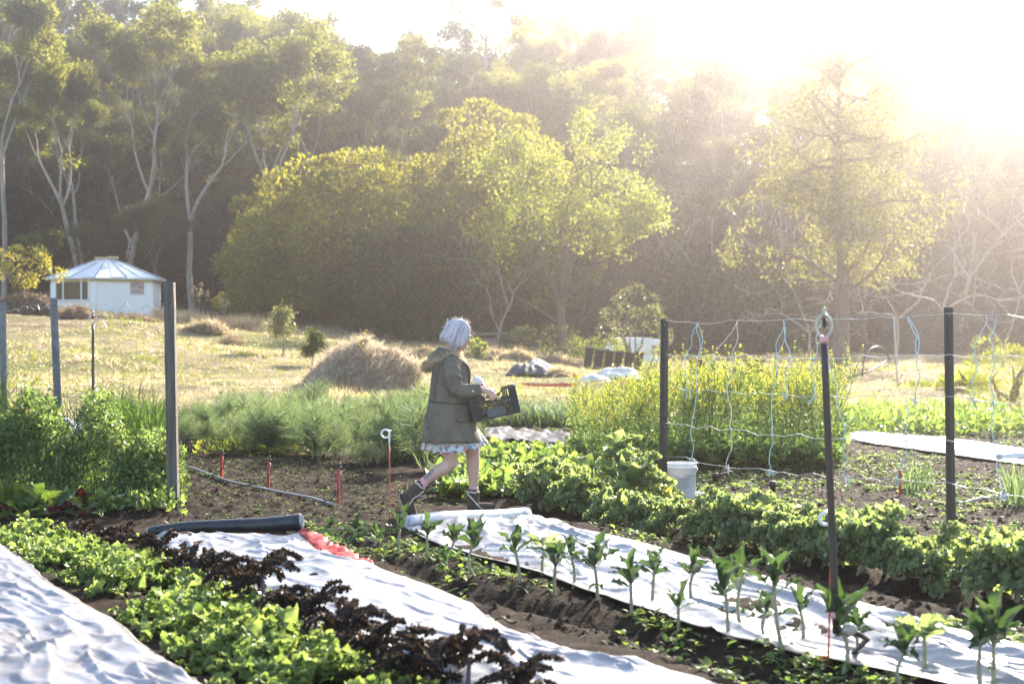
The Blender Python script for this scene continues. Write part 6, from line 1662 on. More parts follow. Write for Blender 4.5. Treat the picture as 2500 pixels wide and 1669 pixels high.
# bucket, pipe stubs, pvc pipe
def bucket():
    p = on(1664, 1216); root = empty('white_bucket', tuple(p)); k = p[1] / F; H = 86 * k; r0, r1 = 34.0 * k, 36.0 * k
    z = np.array([0, 0.004, 0.02, H * 0.86, H * 0.865, H * 0.90, H * 0.905, H * 0.985, H, H, H * 0.97, 0.03]); rr = np.array([r0 * 0.9, r0 * 0.97, r0, r1 * 0.985, r1 * 1.03, r1 * 1.03, r1, r1 * 1.01, r1 * 1.05, r1 * 0.97, r1 * 0.96, r0 * 0.95])
    a = np.linspace(0, 2 * np.pi, 40, endpoint=False); m = MB(); P = np.stack([np.outer(rr, np.cos(a)), np.outer(rr, np.sin(a)), np.outer(z, np.ones(40))], -1)
    m.grid(P, closed=True); m.add(P[0], np.arange(40)[None, ::-1].copy()); m.build('body', solid('bucket_plastic', (0.68, 0.69, 0.72), (0.76, 0.76, 0.78), 4, 0.35, trans=0.25), root)
    t = np.linspace(rad(190), rad(352), 20); m = MB(); m.tube(np.stack([r1 * 1.07 * np.cos(t), r1 * 1.07 * np.sin(t), H * 0.86 - 0.075 * np.sin(np.pi * (t - t[0]) / (t[-1] - t[0]))], -1), 0.003, 6); m.build('handle', WHITE_PLASTIC, root)
    # printed label, lettering as small raised dark pieces
    INK = solid('ink', (0.05, 0.05, 0.06), rough=0.7); GREY = solid('ink_grey', (0.40, 0.41, 0.44), rough=0.7)
    def cyl(x0, x1, z0, z1, off):
        xs = np.linspace(x0, x1, 6); y = -np.sqrt(np.maximum((r0 * 1.03 + off) ** 2 - xs ** 2, 1e-5)); return np.stack([np.c_[xs, y, np.full(6, z0)], np.c_[xs, y, np.full(6, z1)]])
    m = MB()
    for i, zz in enumerate((0.60, 0.575, 0.55, 0.525, 0.47, 0.44, 0.36, 0.33)):
        m.grid(cyl(-0.002, 0.055 + 0.02 * (i % 3 == 0), H * zz, H * zz + 0.0035, 0.004))
    m.grid(cyl(0.098, 0.101, H * 0.36, H * 0.62, 0.004)); m.build('label_print', GREY, root)
    cu = bpy.data.curves.new('label_text', 'FONT'); cu.body = 'Type Hydrate'; cu.size = 0.020; cu.extrude = 0.0008; cu.materials.append(INK)
    tmp = bpy.data.objects.new('label_text_src', cu); COL.objects.link(tmp); dg = bpy.context.evaluated_depsgraph_get(); dg.update(); tme = bpy.data.meshes.new_from_object(tmp.evaluated_get(dg)); bpy.data.objects.remove(tmp)
    o = bpy.data.objects.new('label_text', tme); COL.objects.link(o); o.parent = root; o.rotation_euler = (rad(90), 0, rad(14)); o.location = (0.002, -r0 * 1.06, H * 0.645)
    tag(root, 'white plastic bucket with a printed label beside the black picket', 'bucket')
bucket()
for i, (px, by, ty, lab) in enumerate([(1746, 1178, 1155, 'left short black pipe stub standing right of the bucket'), (1886, 1212, 1174, 'right short black pipe stub standing left of the tall riser')]):
    p = on(px, by); H = (by - ty) * p[1] / F; m = MB(); m.tube(np.array([[0, 0, -0.03], [0, 0, H * 0.6], [0, 0, H * 0.62], [0, 0, H]]), [0.030, 0.030, 0.034, 0.034], 16); o = m.build('pipe_stub', STEEL_BLACK, loc=tuple(p)); tag(o, lab, 'pipe stub')
a, b_ = on(1698, 1212), on(1775, 1222); m = MB(); m.tube(np.stack([a + [0, 0, 0.03], (a + b_) / 2 + [0, 0, 0.032], b_ + [0, 0, 0.03]]), 0.022, 12); o = m.build('plastic_pipe', solid('pvc', (0.45, 0.44, 0.48), (0.55, 0.54, 0.57), 8, 0.35)); tag(o, 'pale plastic pipe lying on the soil right of the bucket', 'pipe')
q = [on(*p) for p in [(2320, 1232), (2400, 1224), (2480, 1208), (2560, 1196)]]; xy = resample(q, 30)
m = MB(); m.tube(np.c_[xy, height(xy[:, 0], xy[:, 1]) + 0.02], 0.010, 8); o = m.build('drip_hose', TWINE_WHITE); tag(o, 'pale drip hose curving over the soil at the right', 'hose')
# dark folded shade cloth lying on the soil behind the woman at the right
m = MB(); U, V = np.meshgrid(np.linspace(0, 1, 40), np.linspace(0, 1, 12)); px = 1180 + 250 * U; py = 1050 + 30 * V + 22 * U
P = np.array([[np.r_[gp(a, b), 0] for a, b in zip(ra, rb)] for ra, rb in zip(px, py)]); P[..., 2] = height(P[..., 0], P[..., 1]) + 0.03 + 0.06 * (1 - np.abs(fbm(U * 9, V * 3, 4, 3)))
m.grid(P); o = m.build('shade_cloth', SHEET_GREY); o.modifiers.new('thickness', 'SOLIDIFY').thickness = 0.004; tag(o, 'crumpled grey cloth strip on the soil right of the woman', 'cloth')
# ------------------------------------------------------------------ the walking woman
PY0 = 12.15
PR = np.array([at(1135, 1250, PY0)[0], PY0, 0.0]); PR[2] = at(1135, 1253, PY0)[2]


def zz(zx, zy, dy=0.0):
    """point of the figure, relative to its root, from its measured outline"""
    return at(940 + zx / 2.8, 740 + zy / 2.8, PY0) + np.array([0, dy, 0]) - PR


woman = empty('person', tuple(PR))
tag(woman, 'woman with a silver lilac bob in an olive parka walking right with a black crate', 'person')


def capsule(mb, a, ra, b, rb, sides=16):
    a, b = np.asarray(a, float), np.asarray(b, float); d = b - a; L = np.linalg.norm(d); d = d / max(L, 1e-6)
    ta = np.linspace(-90, 0, 5); tb = np.linspace(0, 90, 5)
    pts = [a + d * ra * math.sin(rad(t)) for t in ta] + [b + d * rb * math.sin(rad(t)) for t in tb]
    rr = [max(ra * math.cos(rad(t)), 1e-4) for t in ta] + [max(rb * math.cos(rad(t)), 1e-4) for t in tb]
    mb.tube(np.array(pts), np.array(rr), sides)


def chain(mb, pts):
    for (a, ra), (b, rb) in zip(pts[:-1], pts[1:]): capsule(mb, a, ra, b, rb)


def fuse(mb, name, mat, parent, voxel, smooth=6):
    """one continuous skin over overlapping volumes"""
    me = mb.mesh(name + '_src'); o = bpy.data.objects.new(name + '_src', me); COL.objects.link(o)
    m = o.modifiers.new('r', 'REMESH'); m.mode = 'VOXEL'; m.voxel_size = voxel; m.use_smooth_shade = True
    s = o.modifiers.new('s', 'SMOOTH'); s.iterations = smooth; s.factor = 0.5
    dg = bpy.context.evaluated_depsgraph_get(); dg.update()
    new = bpy.data.meshes.new_from_object(o.evaluated_get(dg)); new.name = name; bpy.data.objects.remove(o); bpy.data.meshes.remove(me)
    new.polygons.foreach_set('use_smooth', np.ones(len(new.polygons), bool))
    new.materials.clear(); new.materials.append(mat)
    r = bpy.data.objects.new(name, new); COL.objects.link(r); r.parent = parent
    return r


def skin_material():
    m, nt, out = _mat('skin'); p = nt.nodes.new('ShaderNodeBsdfPrincipled'); p.inputs['Roughness'].default_value = 0.5
    p.inputs['Subsurface Weight'].default_value = 0.12; p.inputs['Subsurface Radius'].default_value = (0.02, 0.008, 0.004); p.inputs['Specular IOR Level'].default_value = 0.35
    base = _ramp(nt, [(0.3, (0.50, 0.315, 0.25)), (0.7, (0.60, 0.40, 0.325))], _noise(nt, 9, 4))
    tc = nt.nodes.new('ShaderNodeTexCoord'); c = zz(300, 1148, -0.13); mp = nt.nodes.new('ShaderNodeMapping'); mp.vector_type = 'TEXTURE'
    mp.inputs['Location'].default_value = tuple(c); mp.inputs['Rotation'].default_value = (0, rad(-52), 0); mp.inputs['Scale'].default_value = (0.080, 0.08, 0.036)
    nt.links.new(tc.outputs['Object'], mp.inputs[0]); ln = nt.nodes.new('ShaderNodeVectorMath'); ln.operation = 'LENGTH'; nt.links.new(mp.outputs[0], ln.inputs[0])
    k = _ramp(nt, [(0.75, (1, 1, 1)), (1.0, (0, 0, 0))], ln.outputs['Value'])
    n = _ramp(nt, [(0.40, (0.25, 0.25, 0.25)), (0.52, (1, 1, 1))], _noise(nt, 75, 3, 0.7, dist=1.5))
    ml = nt.nodes.new('ShaderNodeMath'); ml.operation = 'MULTIPLY'; nt.links.new(k, ml.inputs[0]); nt.links.new(n, ml.inputs[1])
    mx = nt.nodes.new('ShaderNodeMix'); mx.data_type = 'RGBA'; nt.links.new(ml.outputs[0], mx.inputs[0]); nt.links.new(base, mx.inputs[6]); mx.inputs[7].default_value = (0.13, 0.15, 0.17, 1)
    nt.links.new(mx.outputs[2], p.inputs['Base Color']); nt.links.new(p.outputs[0], out.inputs['Surface']); return m
SKIN = skin_material()

# head frame: the face looks right and a little down
TL = rad(20); HF = np.array([math.cos(TL), 0, -math.sin(TL)]); HU = np.array([math.sin(TL), 0, math.cos(TL)]); HS = np.array([0, -1.0, 0]); HC = zz(503, 214)
hp = lambda f, u, s=0.0: HC + HF * f + HU * u + HS * s
b = MB()
th = np.linspace(0.001, np.pi - 0.001, 14)[:, None]; ph = np.linspace(0, 2 * np.pi, 22, endpoint=False)[None]
P = HC + (np.sin(th) * np.cos(ph))[..., None] * HF * 0.094 + (np.sin(th) * np.sin(ph))[..., None] * HS * 0.073 + (np.cos(th) * np.ones_like(ph))[..., None] * HU * 0.104
b.grid(P[::-1], closed=True)
for s in (-1, 1):
    capsule(b, hp(0.005, -0.055, s * 0.048), 0.036, hp(0.066, -0.098, s * 0.014), 0.026)
    capsule(b, hp(0.066, -0.028, s * 0.034), 0.030, hp(0.072, -0.060, s * 0.022), 0.026)      # cheek
    capsule(b, hp(0.078, 0.012, s * 0.030), 0.017, hp(0.086, 0.016, s * 0.008), 0.016)       # brow
    capsule(b, hp(0.0, -0.005, s * 0.070), 0.012, hp(-0.006, -0.035, s * 0.068), 0.010)      # ear
capsule(b, hp(0.070, -0.100), 0.026, hp(0.060, -0.108), 0.024)
capsule(b, hp(0.090, -0.005), 0.010, hp(0.111, -0.034), 0.0105); capsule(b, hp(0.108, -0.036, 0.008), 0.009, hp(0.108, -0.036, -0.008), 0.009)
capsule(b, hp(0.092, -0.062, 0.014), 0.0085, hp(0.092, -0.062, -0.014), 0.0085); capsule(b, hp(0.089, -0.076, 0.012), 0.0085, hp(0.089, -0.076, -0.012), 0.0085)
chain(b, [(zz(478, 255), 0.056), (zz(462, 300), 0.054), (zz(450, 345), 0.066)])              # neck
chain(b, [(zz(450, 350), 0.08), (zz(440, 430), 0.13), (zz(450, 560), 0.12), (zz(460, 700), 0.115), (zz(470, 820), 0.135), (zz(475, 880), 0.13)])
chain(b, [(zz(440, 400, -0.13), 0.06), (zz(468, 500, -0.20), 0.045), (zz(490, 577, -0.225), 0.042), (zz(560, 592, -0.24), 0.042), (zz(640, 584, -0.25), 0.030), (zz(668, 586, -0.25), 0.027)])
chain(b, [(zz(440, 400, 0.13), 0.06), (zz(480, 500, 0.20), 0.045), (zz(530, 580, 0.19), 0.042), (zz(600, 590, 0.14), 0.036), (zz(668, 590, 0.085), 0.027)])
# near leg (trailing, knee bent) and far leg (leading, straight)
chain(b, [(zz(450, 860, -0.085), 0.096), (zz(440, 960, -0.09), 0.080), (zz(446, 1030, -0.09), 0.066), (zz(452, 1083, -0.09), 0.059), (zz(415, 1116, -0.09), 0.058), (zz(365, 1142, -0.09), 0.056), (zz(310, 1182, -0.09), 0.045), (zz(262, 1224, -0.09), 0.036), (zz(238, 1250, -0.09), 0.038)])
chain(b, [(zz(525, 860, 0.085), 0.096), (zz(576, 950, 0.09), 0.078), (zz(594, 1005, 0.09), 0.066), (zz(600, 1052, 0.09), 0.058), (zz(600, 1110, 0.09), 0.056), (zz(600, 1160, 0.09), 0.052), (zz(602, 1225, 0.09), 0.040), (zz(604, 1290, 0.09), 0.036), (zz(604, 1330, 0.09), 0.038)])
# right hand on the near rim: palm, five fingers
chain(b, [(zz(668, 586, -0.252), 0.026), (zz(700, 590, -0.258), 0.024), (zz(730, 598, -0.260), 0.022)])
chain(b, [(zz(700, 584, -0.240), 0.020), (zz(732, 590, -0.244), 0.018)])
chain(b, [(zz(706, 606, -0.262), 0.019), (zz(728, 612, -0.262), 0.017)])
for k, pts in enumerate([[(735, 594, -0.258, 10), (757, 612, -0.262, 9), (768, 632, -0.262, 8), (774, 648, -0.258, 7)],
                         [(737, 602, -0.264, 10), (752, 622, -0.268, 9), (750, 642, -0.262, 8.5), (741, 648, -0.246, 7.5)],
                         [(729, 610, -0.267, 9.5), (740, 630, -0.270, 9), (736, 648, -0.262, 8), (727, 650, -0.246, 7)],
                         [(716, 614, -0.267, 9), (724, 632, -0.268, 8), (720, 646, -0.260, 7.5), (713, 646, -0.248, 6.5)],
                         [(690, 578, -0.242, 11), (712, 574, -0.222, 10), (734, 580, -0.212, 8.5), (748, 588, -0.212, 7)]]):
    chain(b, [(zz(x, y, d), r * 0.001) for x, y, d, r in pts])
# left hand on the far rim
chain(b, [(zz(668, 590, 0.085), 0.026), (zz(722, 592, 0.085), 0.022)])
for k in range(4):
    chain(b, [(zz(722 + 3 * k, 584 + 7 * k, 0.090), 0.009), (zz(745 + 2 * k, 592 + 8 * k, 0.098), 0.0085), (zz(748 + k, 612 + 7 * k, 0.092), 0.0075), (zz(738, 622 + 6 * k, 0.078), 0.007)])
chain(b, [(zz(690, 580, 0.075), 0.011), (zz(722, 578, 0.052), 0.009), (zz(742, 590, 0.046), 0.0075)])
body = fuse(b, 'body', SKIN, woman, 0.0052, 5)

EYE = solid('eye_white', (0.75, 0.73, 0.70), rough=0.2); IRIS = solid('eye_iris', (0.06, 0.05, 0.05), rough=0.2); LIP = solid('lips', (0.45, 0.18, 0.16), rough=0.45)
for s in (-1, 1):
    m = MB(); m.ball(hp(0.0815, -0.005, s * 0.031), 0.0125, 12, 8); e = m.build('eye', EYE, woman)
    m = MB(); m.ball(hp(0.0915, -0.008, s * 0.032), 0.0055, 10, 7); m.build('iris', IRIS, e)
    m = MB(); m.tube(np.array([hp(0.098, 0.022, s * 0.012), hp(0.096, 0.026, s * 0.030), hp(0.084, 0.022, s * 0.048)]), [0.003, 0.0035, 0.002], 6); m.build('eyebrow', IRIS, woman)
m = MB(); m.tube(np.array([hp(0.092, -0.068, 0.020), hp(0.101, -0.066, 0.008), hp(0.102, -0.067, 0), hp(0.101, -0.066, -0.008), hp(0.092, -0.068, -0.020)]), [0.002, 0.005, 0.0055, 0.005, 0.002], 8); m.build('lips', LIP, woman)

# hair: a bob of many strands falling from the crown
def hair_material():
    m, nt, out = _mat('hair'); p = nt.nodes.new('ShaderNodeBsdfPrincipled'); p.inputs['Roughness'].default_value = 0.42
    geo = nt.nodes.new('ShaderNodeNewGeometry'); c = _ramp(nt, [(0, (0.30, 0.24, 0.34)), (0.14, (0.50, 0.44, 0.53)), (0.35, (0.70, 0.65, 0.70)), (0.7, (0.82, 0.78, 0.80)), (1, (0.88, 0.85, 0.84))], geo.outputs['Random Per Island'])
    nt.links.new(c, p.inputs['Base Color']); tr = nt.nodes.new('ShaderNodeBsdfTranslucent'); nt.links.new(c, tr.inputs[0]); mx = nt.nodes.new('ShaderNodeMixShader'); mx.inputs[0].default_value = 0.3
    nt.links.new(p.outputs[0], mx.inputs[1]); nt.links.new(tr.outputs[0], mx.inputs[2]); nt.links.new(mx.outputs[0], out.inputs['Surface']); return m
HAIR = hair_material(); r = np.random.RandomState(801)


def hair_pt(phi, t, k=1.0):
    """phi 0 at the face, pi at the back; t 0 crown .. 1 tip"""
    a = abs(math.atan2(math.sin(phi), math.cos(phi)))
    low = np.interp(a, [0, 0.45, 0.75, 1.1, 1.7, 2.3, 3.2], [0.055, 0.02, -0.085, -0.122, -0.112, -0.098, -0.094])
    rf = 0.106 if math.cos(phi) > 0 else 0.118; rs_ = 0.096
    th_ = min(t / 0.62, 1) * (math.pi / 2); h = math.sin(th_); z = 0.128 * math.cos(th_)
    if t > 0.62:
        q = (t - 0.62) / 0.38; z = q * low; h = 1.0 + 0.09 * math.sin(q * 2.2) - 0.03 * q ** 3
        if low > 0: z = 0; h = 1.0
    if low > 0 and t <= 0.62:
        e = math.acos(min(1, low / 0.128)); th_ = t / 0.62 * e; h = math.sin(th_); z = 0.128 * math.cos(th_)
    return HC + np.array([0, 0, 0.0]) + HF * (rf * h * math.cos(phi) - 0.012) * k + HS * rs_ * h * math.sin(phi) * k + HU * z * (k if z > 0 else 1)
m = MB(); ph = np.linspace(0, 2 * np.pi, 48, endpoint=False); m.grid(np.array([[hair_pt(p, t, 0.94) for p in ph] for t in np.linspace(0.01, 0.98, 18)]), closed=True)
for i in range(900):
    p0 = r.rand() * 6.283; dp = r.normal() * 0.12; k = 0.955 + 0.08 * r.rand(); tt = np.linspace(0.05 * r.rand(), 0.86 + 0.19 * r.rand(), 12)
    m.tube(np.array([hair_pt(p0 + dp * t * 2 + 0.02 * math.sin(t * 9 + i), t, k + (0.008 + 0.02 * t ** 3) * math.sin(t * 8 + i)) for t in tt]), np.interp(np.arange(12), [0, 2, 9, 11], [0.0018, 0.0034, 0.0032, 0.0010]), 4)
for i in range(140):   # loose flyaway hairs
    p0 = r.rand() * 6.28; t0 = 0.1 + 0.6 * r.rand(); q = hair_pt(p0, t0, 1.0); d = nrm(q - HC + r.normal(size=3) * 0.05)
    m.tube(np.array([q, q + d * 0.02 + [0, 0, 0.004], q + d * 0.035 + r.normal(size=3) * 0.012]), 0.0007, 3)
m.build('hair', HAIR, woman)

# parka
PARKA = solid('parka_cloth', (0.125, 0.108, 0.082), (0.170, 0.148, 0.115), 9, 0.85, bump=0.25, bscale=120, spec=0.2)
SEAM = solid('parka_seam', (0.045, 0.040, 0.028), rough=0.9)
prof = [(326, 415, 492, 0.075), (340, 385, 512, 0.105), (362, 345, 535, 0.160), (395, 326, 562, 0.195), (440, 320, 578, 0.205), (500, 313, 580, 0.203), (560, 307, 583, 0.198), (620, 300, 588, 0.196), (665, 293, 596, 0.194), (682, 291, 596, 0.190), (700, 287, 601, 0.196), (760, 277, 608, 0.210), (820, 268, 618, 0.225), (880, 261, 638, 0.240), (925, 256, 658, 0.250), (941, 256, 662, 0.250)]
pa = np.array(prof, float); ys = np.linspace(326, 941, 90); na = 96; aa = np.linspace(0, 2 * np.pi, na, endpoint=False)
rows = []
for zy in ys:
    x0, x1, w = [np.interp(zy, pa[:, 0], pa[:, k]) for k in (1, 2, 3)]; c = zz((x0 + x1) / 2, zy); hx = (x1 - x0) / 2 * 1.25e-3
    ca, sa = np.cos(aa), np.sin(aa); q = 2.35
    X = np.sign(ca) * np.abs(ca) ** (2 / q) * hx; Y = np.sign(sa) * np.abs(sa) ** (2 / q) * w
    t = (zy - 326) / 615; fold = 0.010 * fbm(np.cos(aa) * 3.2 + 3, np.sin(aa) * 3.2, t * 2.2, 3) * (0.3 + t) + 0.012 * t ** 2 * np.sin(aa * 9 + 2 * np.sin(t * 3)) * 0.5
    fold = fold + 0.005 * vnoise(np.cos(aa) * 4, np.sin(aa) * 4, t * 18) * np.exp(-((zy - 680) / 60) ** 2)
    k = 1 + fold / 0.18
    tilt = 0.0
    rows.append(np.stack([c[0] + X * k, Y * k, c[2] + 0 * X + 0.012 * t * np.sin(aa) * 0.3], -1))
R_ = np.array(rows); m = MB(); m.grid(R_[::-1], closed=True)
inner = R_[::-1].copy(); cen = inner.mean(1, keepdims=True); m.grid((cen + (inner - cen) * np.array([0.965, 0.965, 1]))[:60, ::-1], closed=True)
ring = R_[-1]; m.grid(np.stack([cen[0, 0] + (ring - cen[0, 0]) * np.array([0.965, 0.965, 1]), ring + [0, 0, -0.001]]), closed=True)
parka = m.build('parka', PARKA, woman)


def sleeve(pts, name, seed, sides=26):
    P = np.array([p[:3] for p in pts]); rr = np.array([p[3] for p in pts]); n = 46; s = np.linspace(0, len(P) - 1, n); Q = np.stack([np.interp(s, np.arange(len(P)), P[:, k]) for k in range(3)], -1)
    for _ in range(4): Q[1:-1] = (Q[:-2] + 2 * Q[1:-1] + Q[2:]) / 4
    R = np.interp(s, np.arange(len(P)), rr); T = nrm(np.gradient(Q, axis=0)); u = np.array([0, 1.0, 0]); U = nrm(u - T * (T @ u)[:, None]); V = np.cross(T, U); a = np.linspace(0, 2 * np.pi, sides, endpoint=False)
    wr = 0.0065 * np.sin(s[:, None] * 9.5 + 1.2 * np.sin(a * 2 + seed)[None] + seed) * np.exp(-((s[:, None] - 2.3) / 1.2) ** 2) + 0.006 * fbm(np.cos(a)[None] * 2 + seed, np.sin(a)[None] * 2, s[:, None] * 1.9, 3)
    rad_ = R[:, None] + wr; G = Q[:, None] + rad_[..., None] * (np.cos(a)[None, :, None] * U[:, None] + np.sin(a)[None, :, None] * V[:, None])
    m = MB(); m.grid(G, closed=True); G2 = Q[-12:, None] + (rad_[-12:] * 0.82)[..., None] * (np.cos(a)[None, :, None] * U[-12:, None] + np.sin(a)[None, :, None] * V[-12:, None]); m.grid(G2[:, ::-1], closed=True); m.grid(np.stack([G[-1], G2[-1]]), closed=True)
    return m.build(name, PARKA, parka)
Z = lambda x, y, d, r_: (*zz(x, y, d), r_)
sleeve([Z(455, 392, -0.125, 0.078), Z(466, 430, -0.175, 0.080), Z(470, 500, -0.225, 0.074), Z(484, 572, -0.242, 0.068), Z(530, 594, -0.250, 0.062), Z(590, 590, -0.252, 0.056), Z(660, 583, -0.252, 0.049)], 'sleeve', 1)
sleeve([Z(455, 392, 0.125, 0.078), Z(470, 430, 0.175, 0.080), Z(482, 500, 0.215, 0.072), Z(525, 575, 0.20, 0.066), Z(585, 590, 0.15, 0.056), Z(652, 588, 0.095, 0.048)], 'sleeve', 4)
m = MB(); a_, b_ = zz(578, 591, -0.252), zz(662, 583, -0.252); m.tube(np.array([a_, a_ + (b_ - a_) * 0.04, b_ - (b_ - a_) * 0.04, b_]), [0.0585, 0.0605, 0.0555, 0.0535], 26); m.build('cuff', PARKA, parka)
m = MB(); m.ball(zz(608, 590, -0.312), (0.008, 0.004, 0.008), 12, 8); m.build('cuff_button', solid('button', (0.75, 0.73, 0.68), rough=0.3), parka)
m = MB(); m.ball(zz(532, 410, -0.162), (0.007, 0.004, 0.007), 12, 8); m.build('collar_button', solid('button_dark', (0.35, 0.33, 0.28), rough=0.3, metal=0.6), parka)
# stitched seams: waist cord line, side pocket, back vent
def seam(pts, rr, name, mat=SEAM):
    m = MB(); m.tube(np.array(pts), rr, 6); return m.build(name, mat, parka)
def surf_y(zx, zy, off=0.003):
    x0, x1, w = [np.interp(zy, pa[:, 0], pa[:, k]) for k in (1, 2, 3)]; c = (x0 + x1) / 2; u = np.clip((zx - c) / ((x1 - x0) / 2), -0.999, 0.999); return -(w * (1 - abs(u) ** 2.35) ** (1 / 2.35)) - off
seam([zz(x, 664 + 22 * (x - 293) / 300, surf_y(x, 668, 0.005)) for x in np.linspace(296, 594, 30)], 0.0034, 'waist_cord')
pk = [(484, 772), (520, 763), (556, 746), (582, 728)]; seam([zz(x, y, surf_y(x, y, 0.004)) for x, y in pk], 0.005, 'pocket_flap', PARKA)
seam([zz(x, y, surf_y(x, y, 0.004)) for x, y in [(484, 776), (505, 798), (545, 805), (590, 790)]], 0.003, 'pocket_seam')
seam([zz(x, y, surf_y(x, y, 0.003)) for x, y in [(270, 936), (276, 900), (292, 850), (300, 836)]], 0.003, 'vent_seam')
seam([zz(x, y, surf_y(x, y, 0.003)) for x, y in [(345, 660), (352, 560), (366, 470), (388, 420)]], 0.0026, 'back_seam')
seam([zz(x, 932, surf_y(x, 930, 0.004)) for x in np.linspace(262, 655, 30)], 0.0026, 'hem_seam')
seam([zz(265, 945, -0.03), zz(245, 1000, -0.05), zz(228, 1060, -0.05)], 0.003, 'drawstring')
# front flap standing off the chest
m = MB(); F_ = np.array([[(516, 372), (545, 392), (578, 428)], [(522, 400), (556, 425), (585, 452)], [(540, 460), (562, 470), (584, 490)], [(552, 530), (566, 545), (577, 552)]], float)
G = np.array([[zz(x, y, -0.155 + 0.02 * j + 0.02 * i) for j, (x, y) in enumerate(row)] for i, row in enumerate(F_)]); m.grid(G); o = m.build('front_flap', PARKA, parka); o.modifiers.new('thickness', 'SOLIDIFY').thickness = 0.012
# hood folded on the back, with its fur edge
h = MB()
chain(h, [(zz(395, 345, -0.06), 0.055), (zz(345, 385, -0.05), 0.062), (zz(312, 425, -0.04), 0.045)]); chain(h, [(zz(395, 345, 0.06), 0.055), (zz(345, 385, 0.05), 0.062), (zz(312, 425, 0.04), 0.045)]); chain(h, [(zz(385, 350), 0.062), (zz(340, 390), 0.07), (zz(310, 430), 0.05)])
chain(h, [(zz(400, 340, -0.07), 0.045), (zz(470, 352, -0.115), 0.04), (zz(506, 362, -0.11), 0.03)]); chain(h, [(zz(400, 340, 0.07), 0.045), (zz(470, 352, 0.115), 0.04), (zz(506, 362, 0.11), 0.03)])
chain(h, [(zz(378, 325, -0.05), 0.035), (zz(372, 322, 0.05), 0.035)])
hood = fuse(h, 'hood', PARKA, parka, 0.008, 8)
FUR = foliage('fur', [(0, (0.17, 0.125, 0.09)), (0.5, (0.36, 0.29, 0.22)), (1, (0.62, 0.54, 0.44))], 0.4, 0.04, tint=(1, 0.95, 0.85))
fp = np.array([zz(508, 362, -0.135), zz(470, 372, -0.150), zz(420, 384, -0.150), zz(370, 400, -0.135), zz(320, 415, -0.10), zz(292, 425, -0.05), zz(285, 428, 0.0), zz(292, 425, 0.05), zz(320, 415, 0.10), zz(370, 400, 0.135), zz(420, 384, 0.150), zz(470, 372, 0.150), zz(508, 362, 0.135)])
s = np.linspace(0, 12, 80); fq = np.stack([np.interp(s, np.arange(13), fp[:, k]) for k in range(3)], -1)
for _ in range(3): fq[1:-1] = (fq[:-2] + 2 * fq[1:-1] + fq[2:]) / 4
m = MB(); m.tube(fq, 0.030, 10); n = 7500; k = r.randint(0, 80, size=n); T = nrm(np.gradient(fq, axis=0))[k]; d = rnd_dirs(n, r); d = nrm(d - T * np.sum(d * T, -1, keepdims=True) + T * 0.35 * r.normal(size=(n, 1)) + np.array([0, 0, -0.15]))
leaf_quads(m, fq[k] + d * 0.014 + r.normal(size=(n, 3)) * 0.006, d, 0.030 + 0.046 * r.rand(n), 0.0034, tmpl=BLADE, rs=r); m.build('fur_trim', FUR, parka)

# floral dress
def dress_material():
    m, nt, out = _mat('dress_floral'); p = nt.nodes.new('ShaderNodeBsdfPrincipled'); p.inputs['Roughness'].default_value = 0.8
    v = nt.nodes.new('ShaderNodeTexVoronoi'); v.inputs['Scale'].default_value = 42; tc = nt.nodes.new('ShaderNodeTexCoord'); nt.links.new(tc.outputs['Object'], v.inputs['Vector'])
    sp = nt.nodes.new('ShaderNodeSeparateColor'); nt.links.new(v.outputs['Color'], sp.inputs[0])
    c = _ramp(nt, [(0, (0.66, 0.64, 0.63)), (0.34, (0.72, 0.69, 0.67)), (0.36, (0.55, 0.25, 0.24)), (0.55, (0.62, 0.40, 0.34)), (0.57, (0.20, 0.28, 0.30)), (0.74, (0.32, 0.40, 0.40)), (0.76, (0.66, 0.68, 0.70))], sp.outputs[0])
    for e in nt.nodes: 
        if e.bl_idname == 'ShaderNodeValToRGB': e.color_ramp.interpolation = 'CONSTANT'
    nt.links.new(c, p.inputs['Base Color']); tr = nt.nodes.new('ShaderNodeBsdfTranslucent'); nt.links.new(c, tr.inputs[0]); mx = nt.nodes.new('ShaderNodeMixShader'); mx.inputs[0].default_value = 0.25
    nt.links.new(p.outputs[0], mx.inputs[1]); nt.links.new(tr.outputs[0], mx.inputs[2]); nt.links.new(mx.outputs[0], out.inputs['Surface']); return m
na = 160; aa = np.linspace(0, 2 * np.pi, na, endpoint=False); rows = []
for t in np.linspace(0, 1, 14):
    pl = 0.002 + 0.022 * t ** 2.5; wv = np.sin(aa * 19 + 1.5 * np.sin(aa * 3)) * pl
    fx = np.cos(aa); x0 = 275 - 22 * t; x1 = 640 + 62 * t; c = (x0 + x1) / 2
    zb = np.interp(fx, [-1, -0.6, 0.0, 0.7, 1.0], [990, 1004, 1008, 978, 952]); zyv = 860 + (zb - 860) * t + wv * 250 * t
    P = np.array([zz(c + (x1 - x0) / 2 * f * (1 + w * 3), y, 0) for f, w, y in zip(fx, wv, zyv)]); P[:, 1] = np.sin(aa) * (0.175 + 0.075 * t ** 2) * (1 + wv * 3); rows.append(P)
m = MB(); m.grid(np.array(rows)[::-1], closed=True); o = m.build('dress', dress_material(), woman); o.modifiers.new('thickness', 'SOLIDIFY').thickness = 0.003

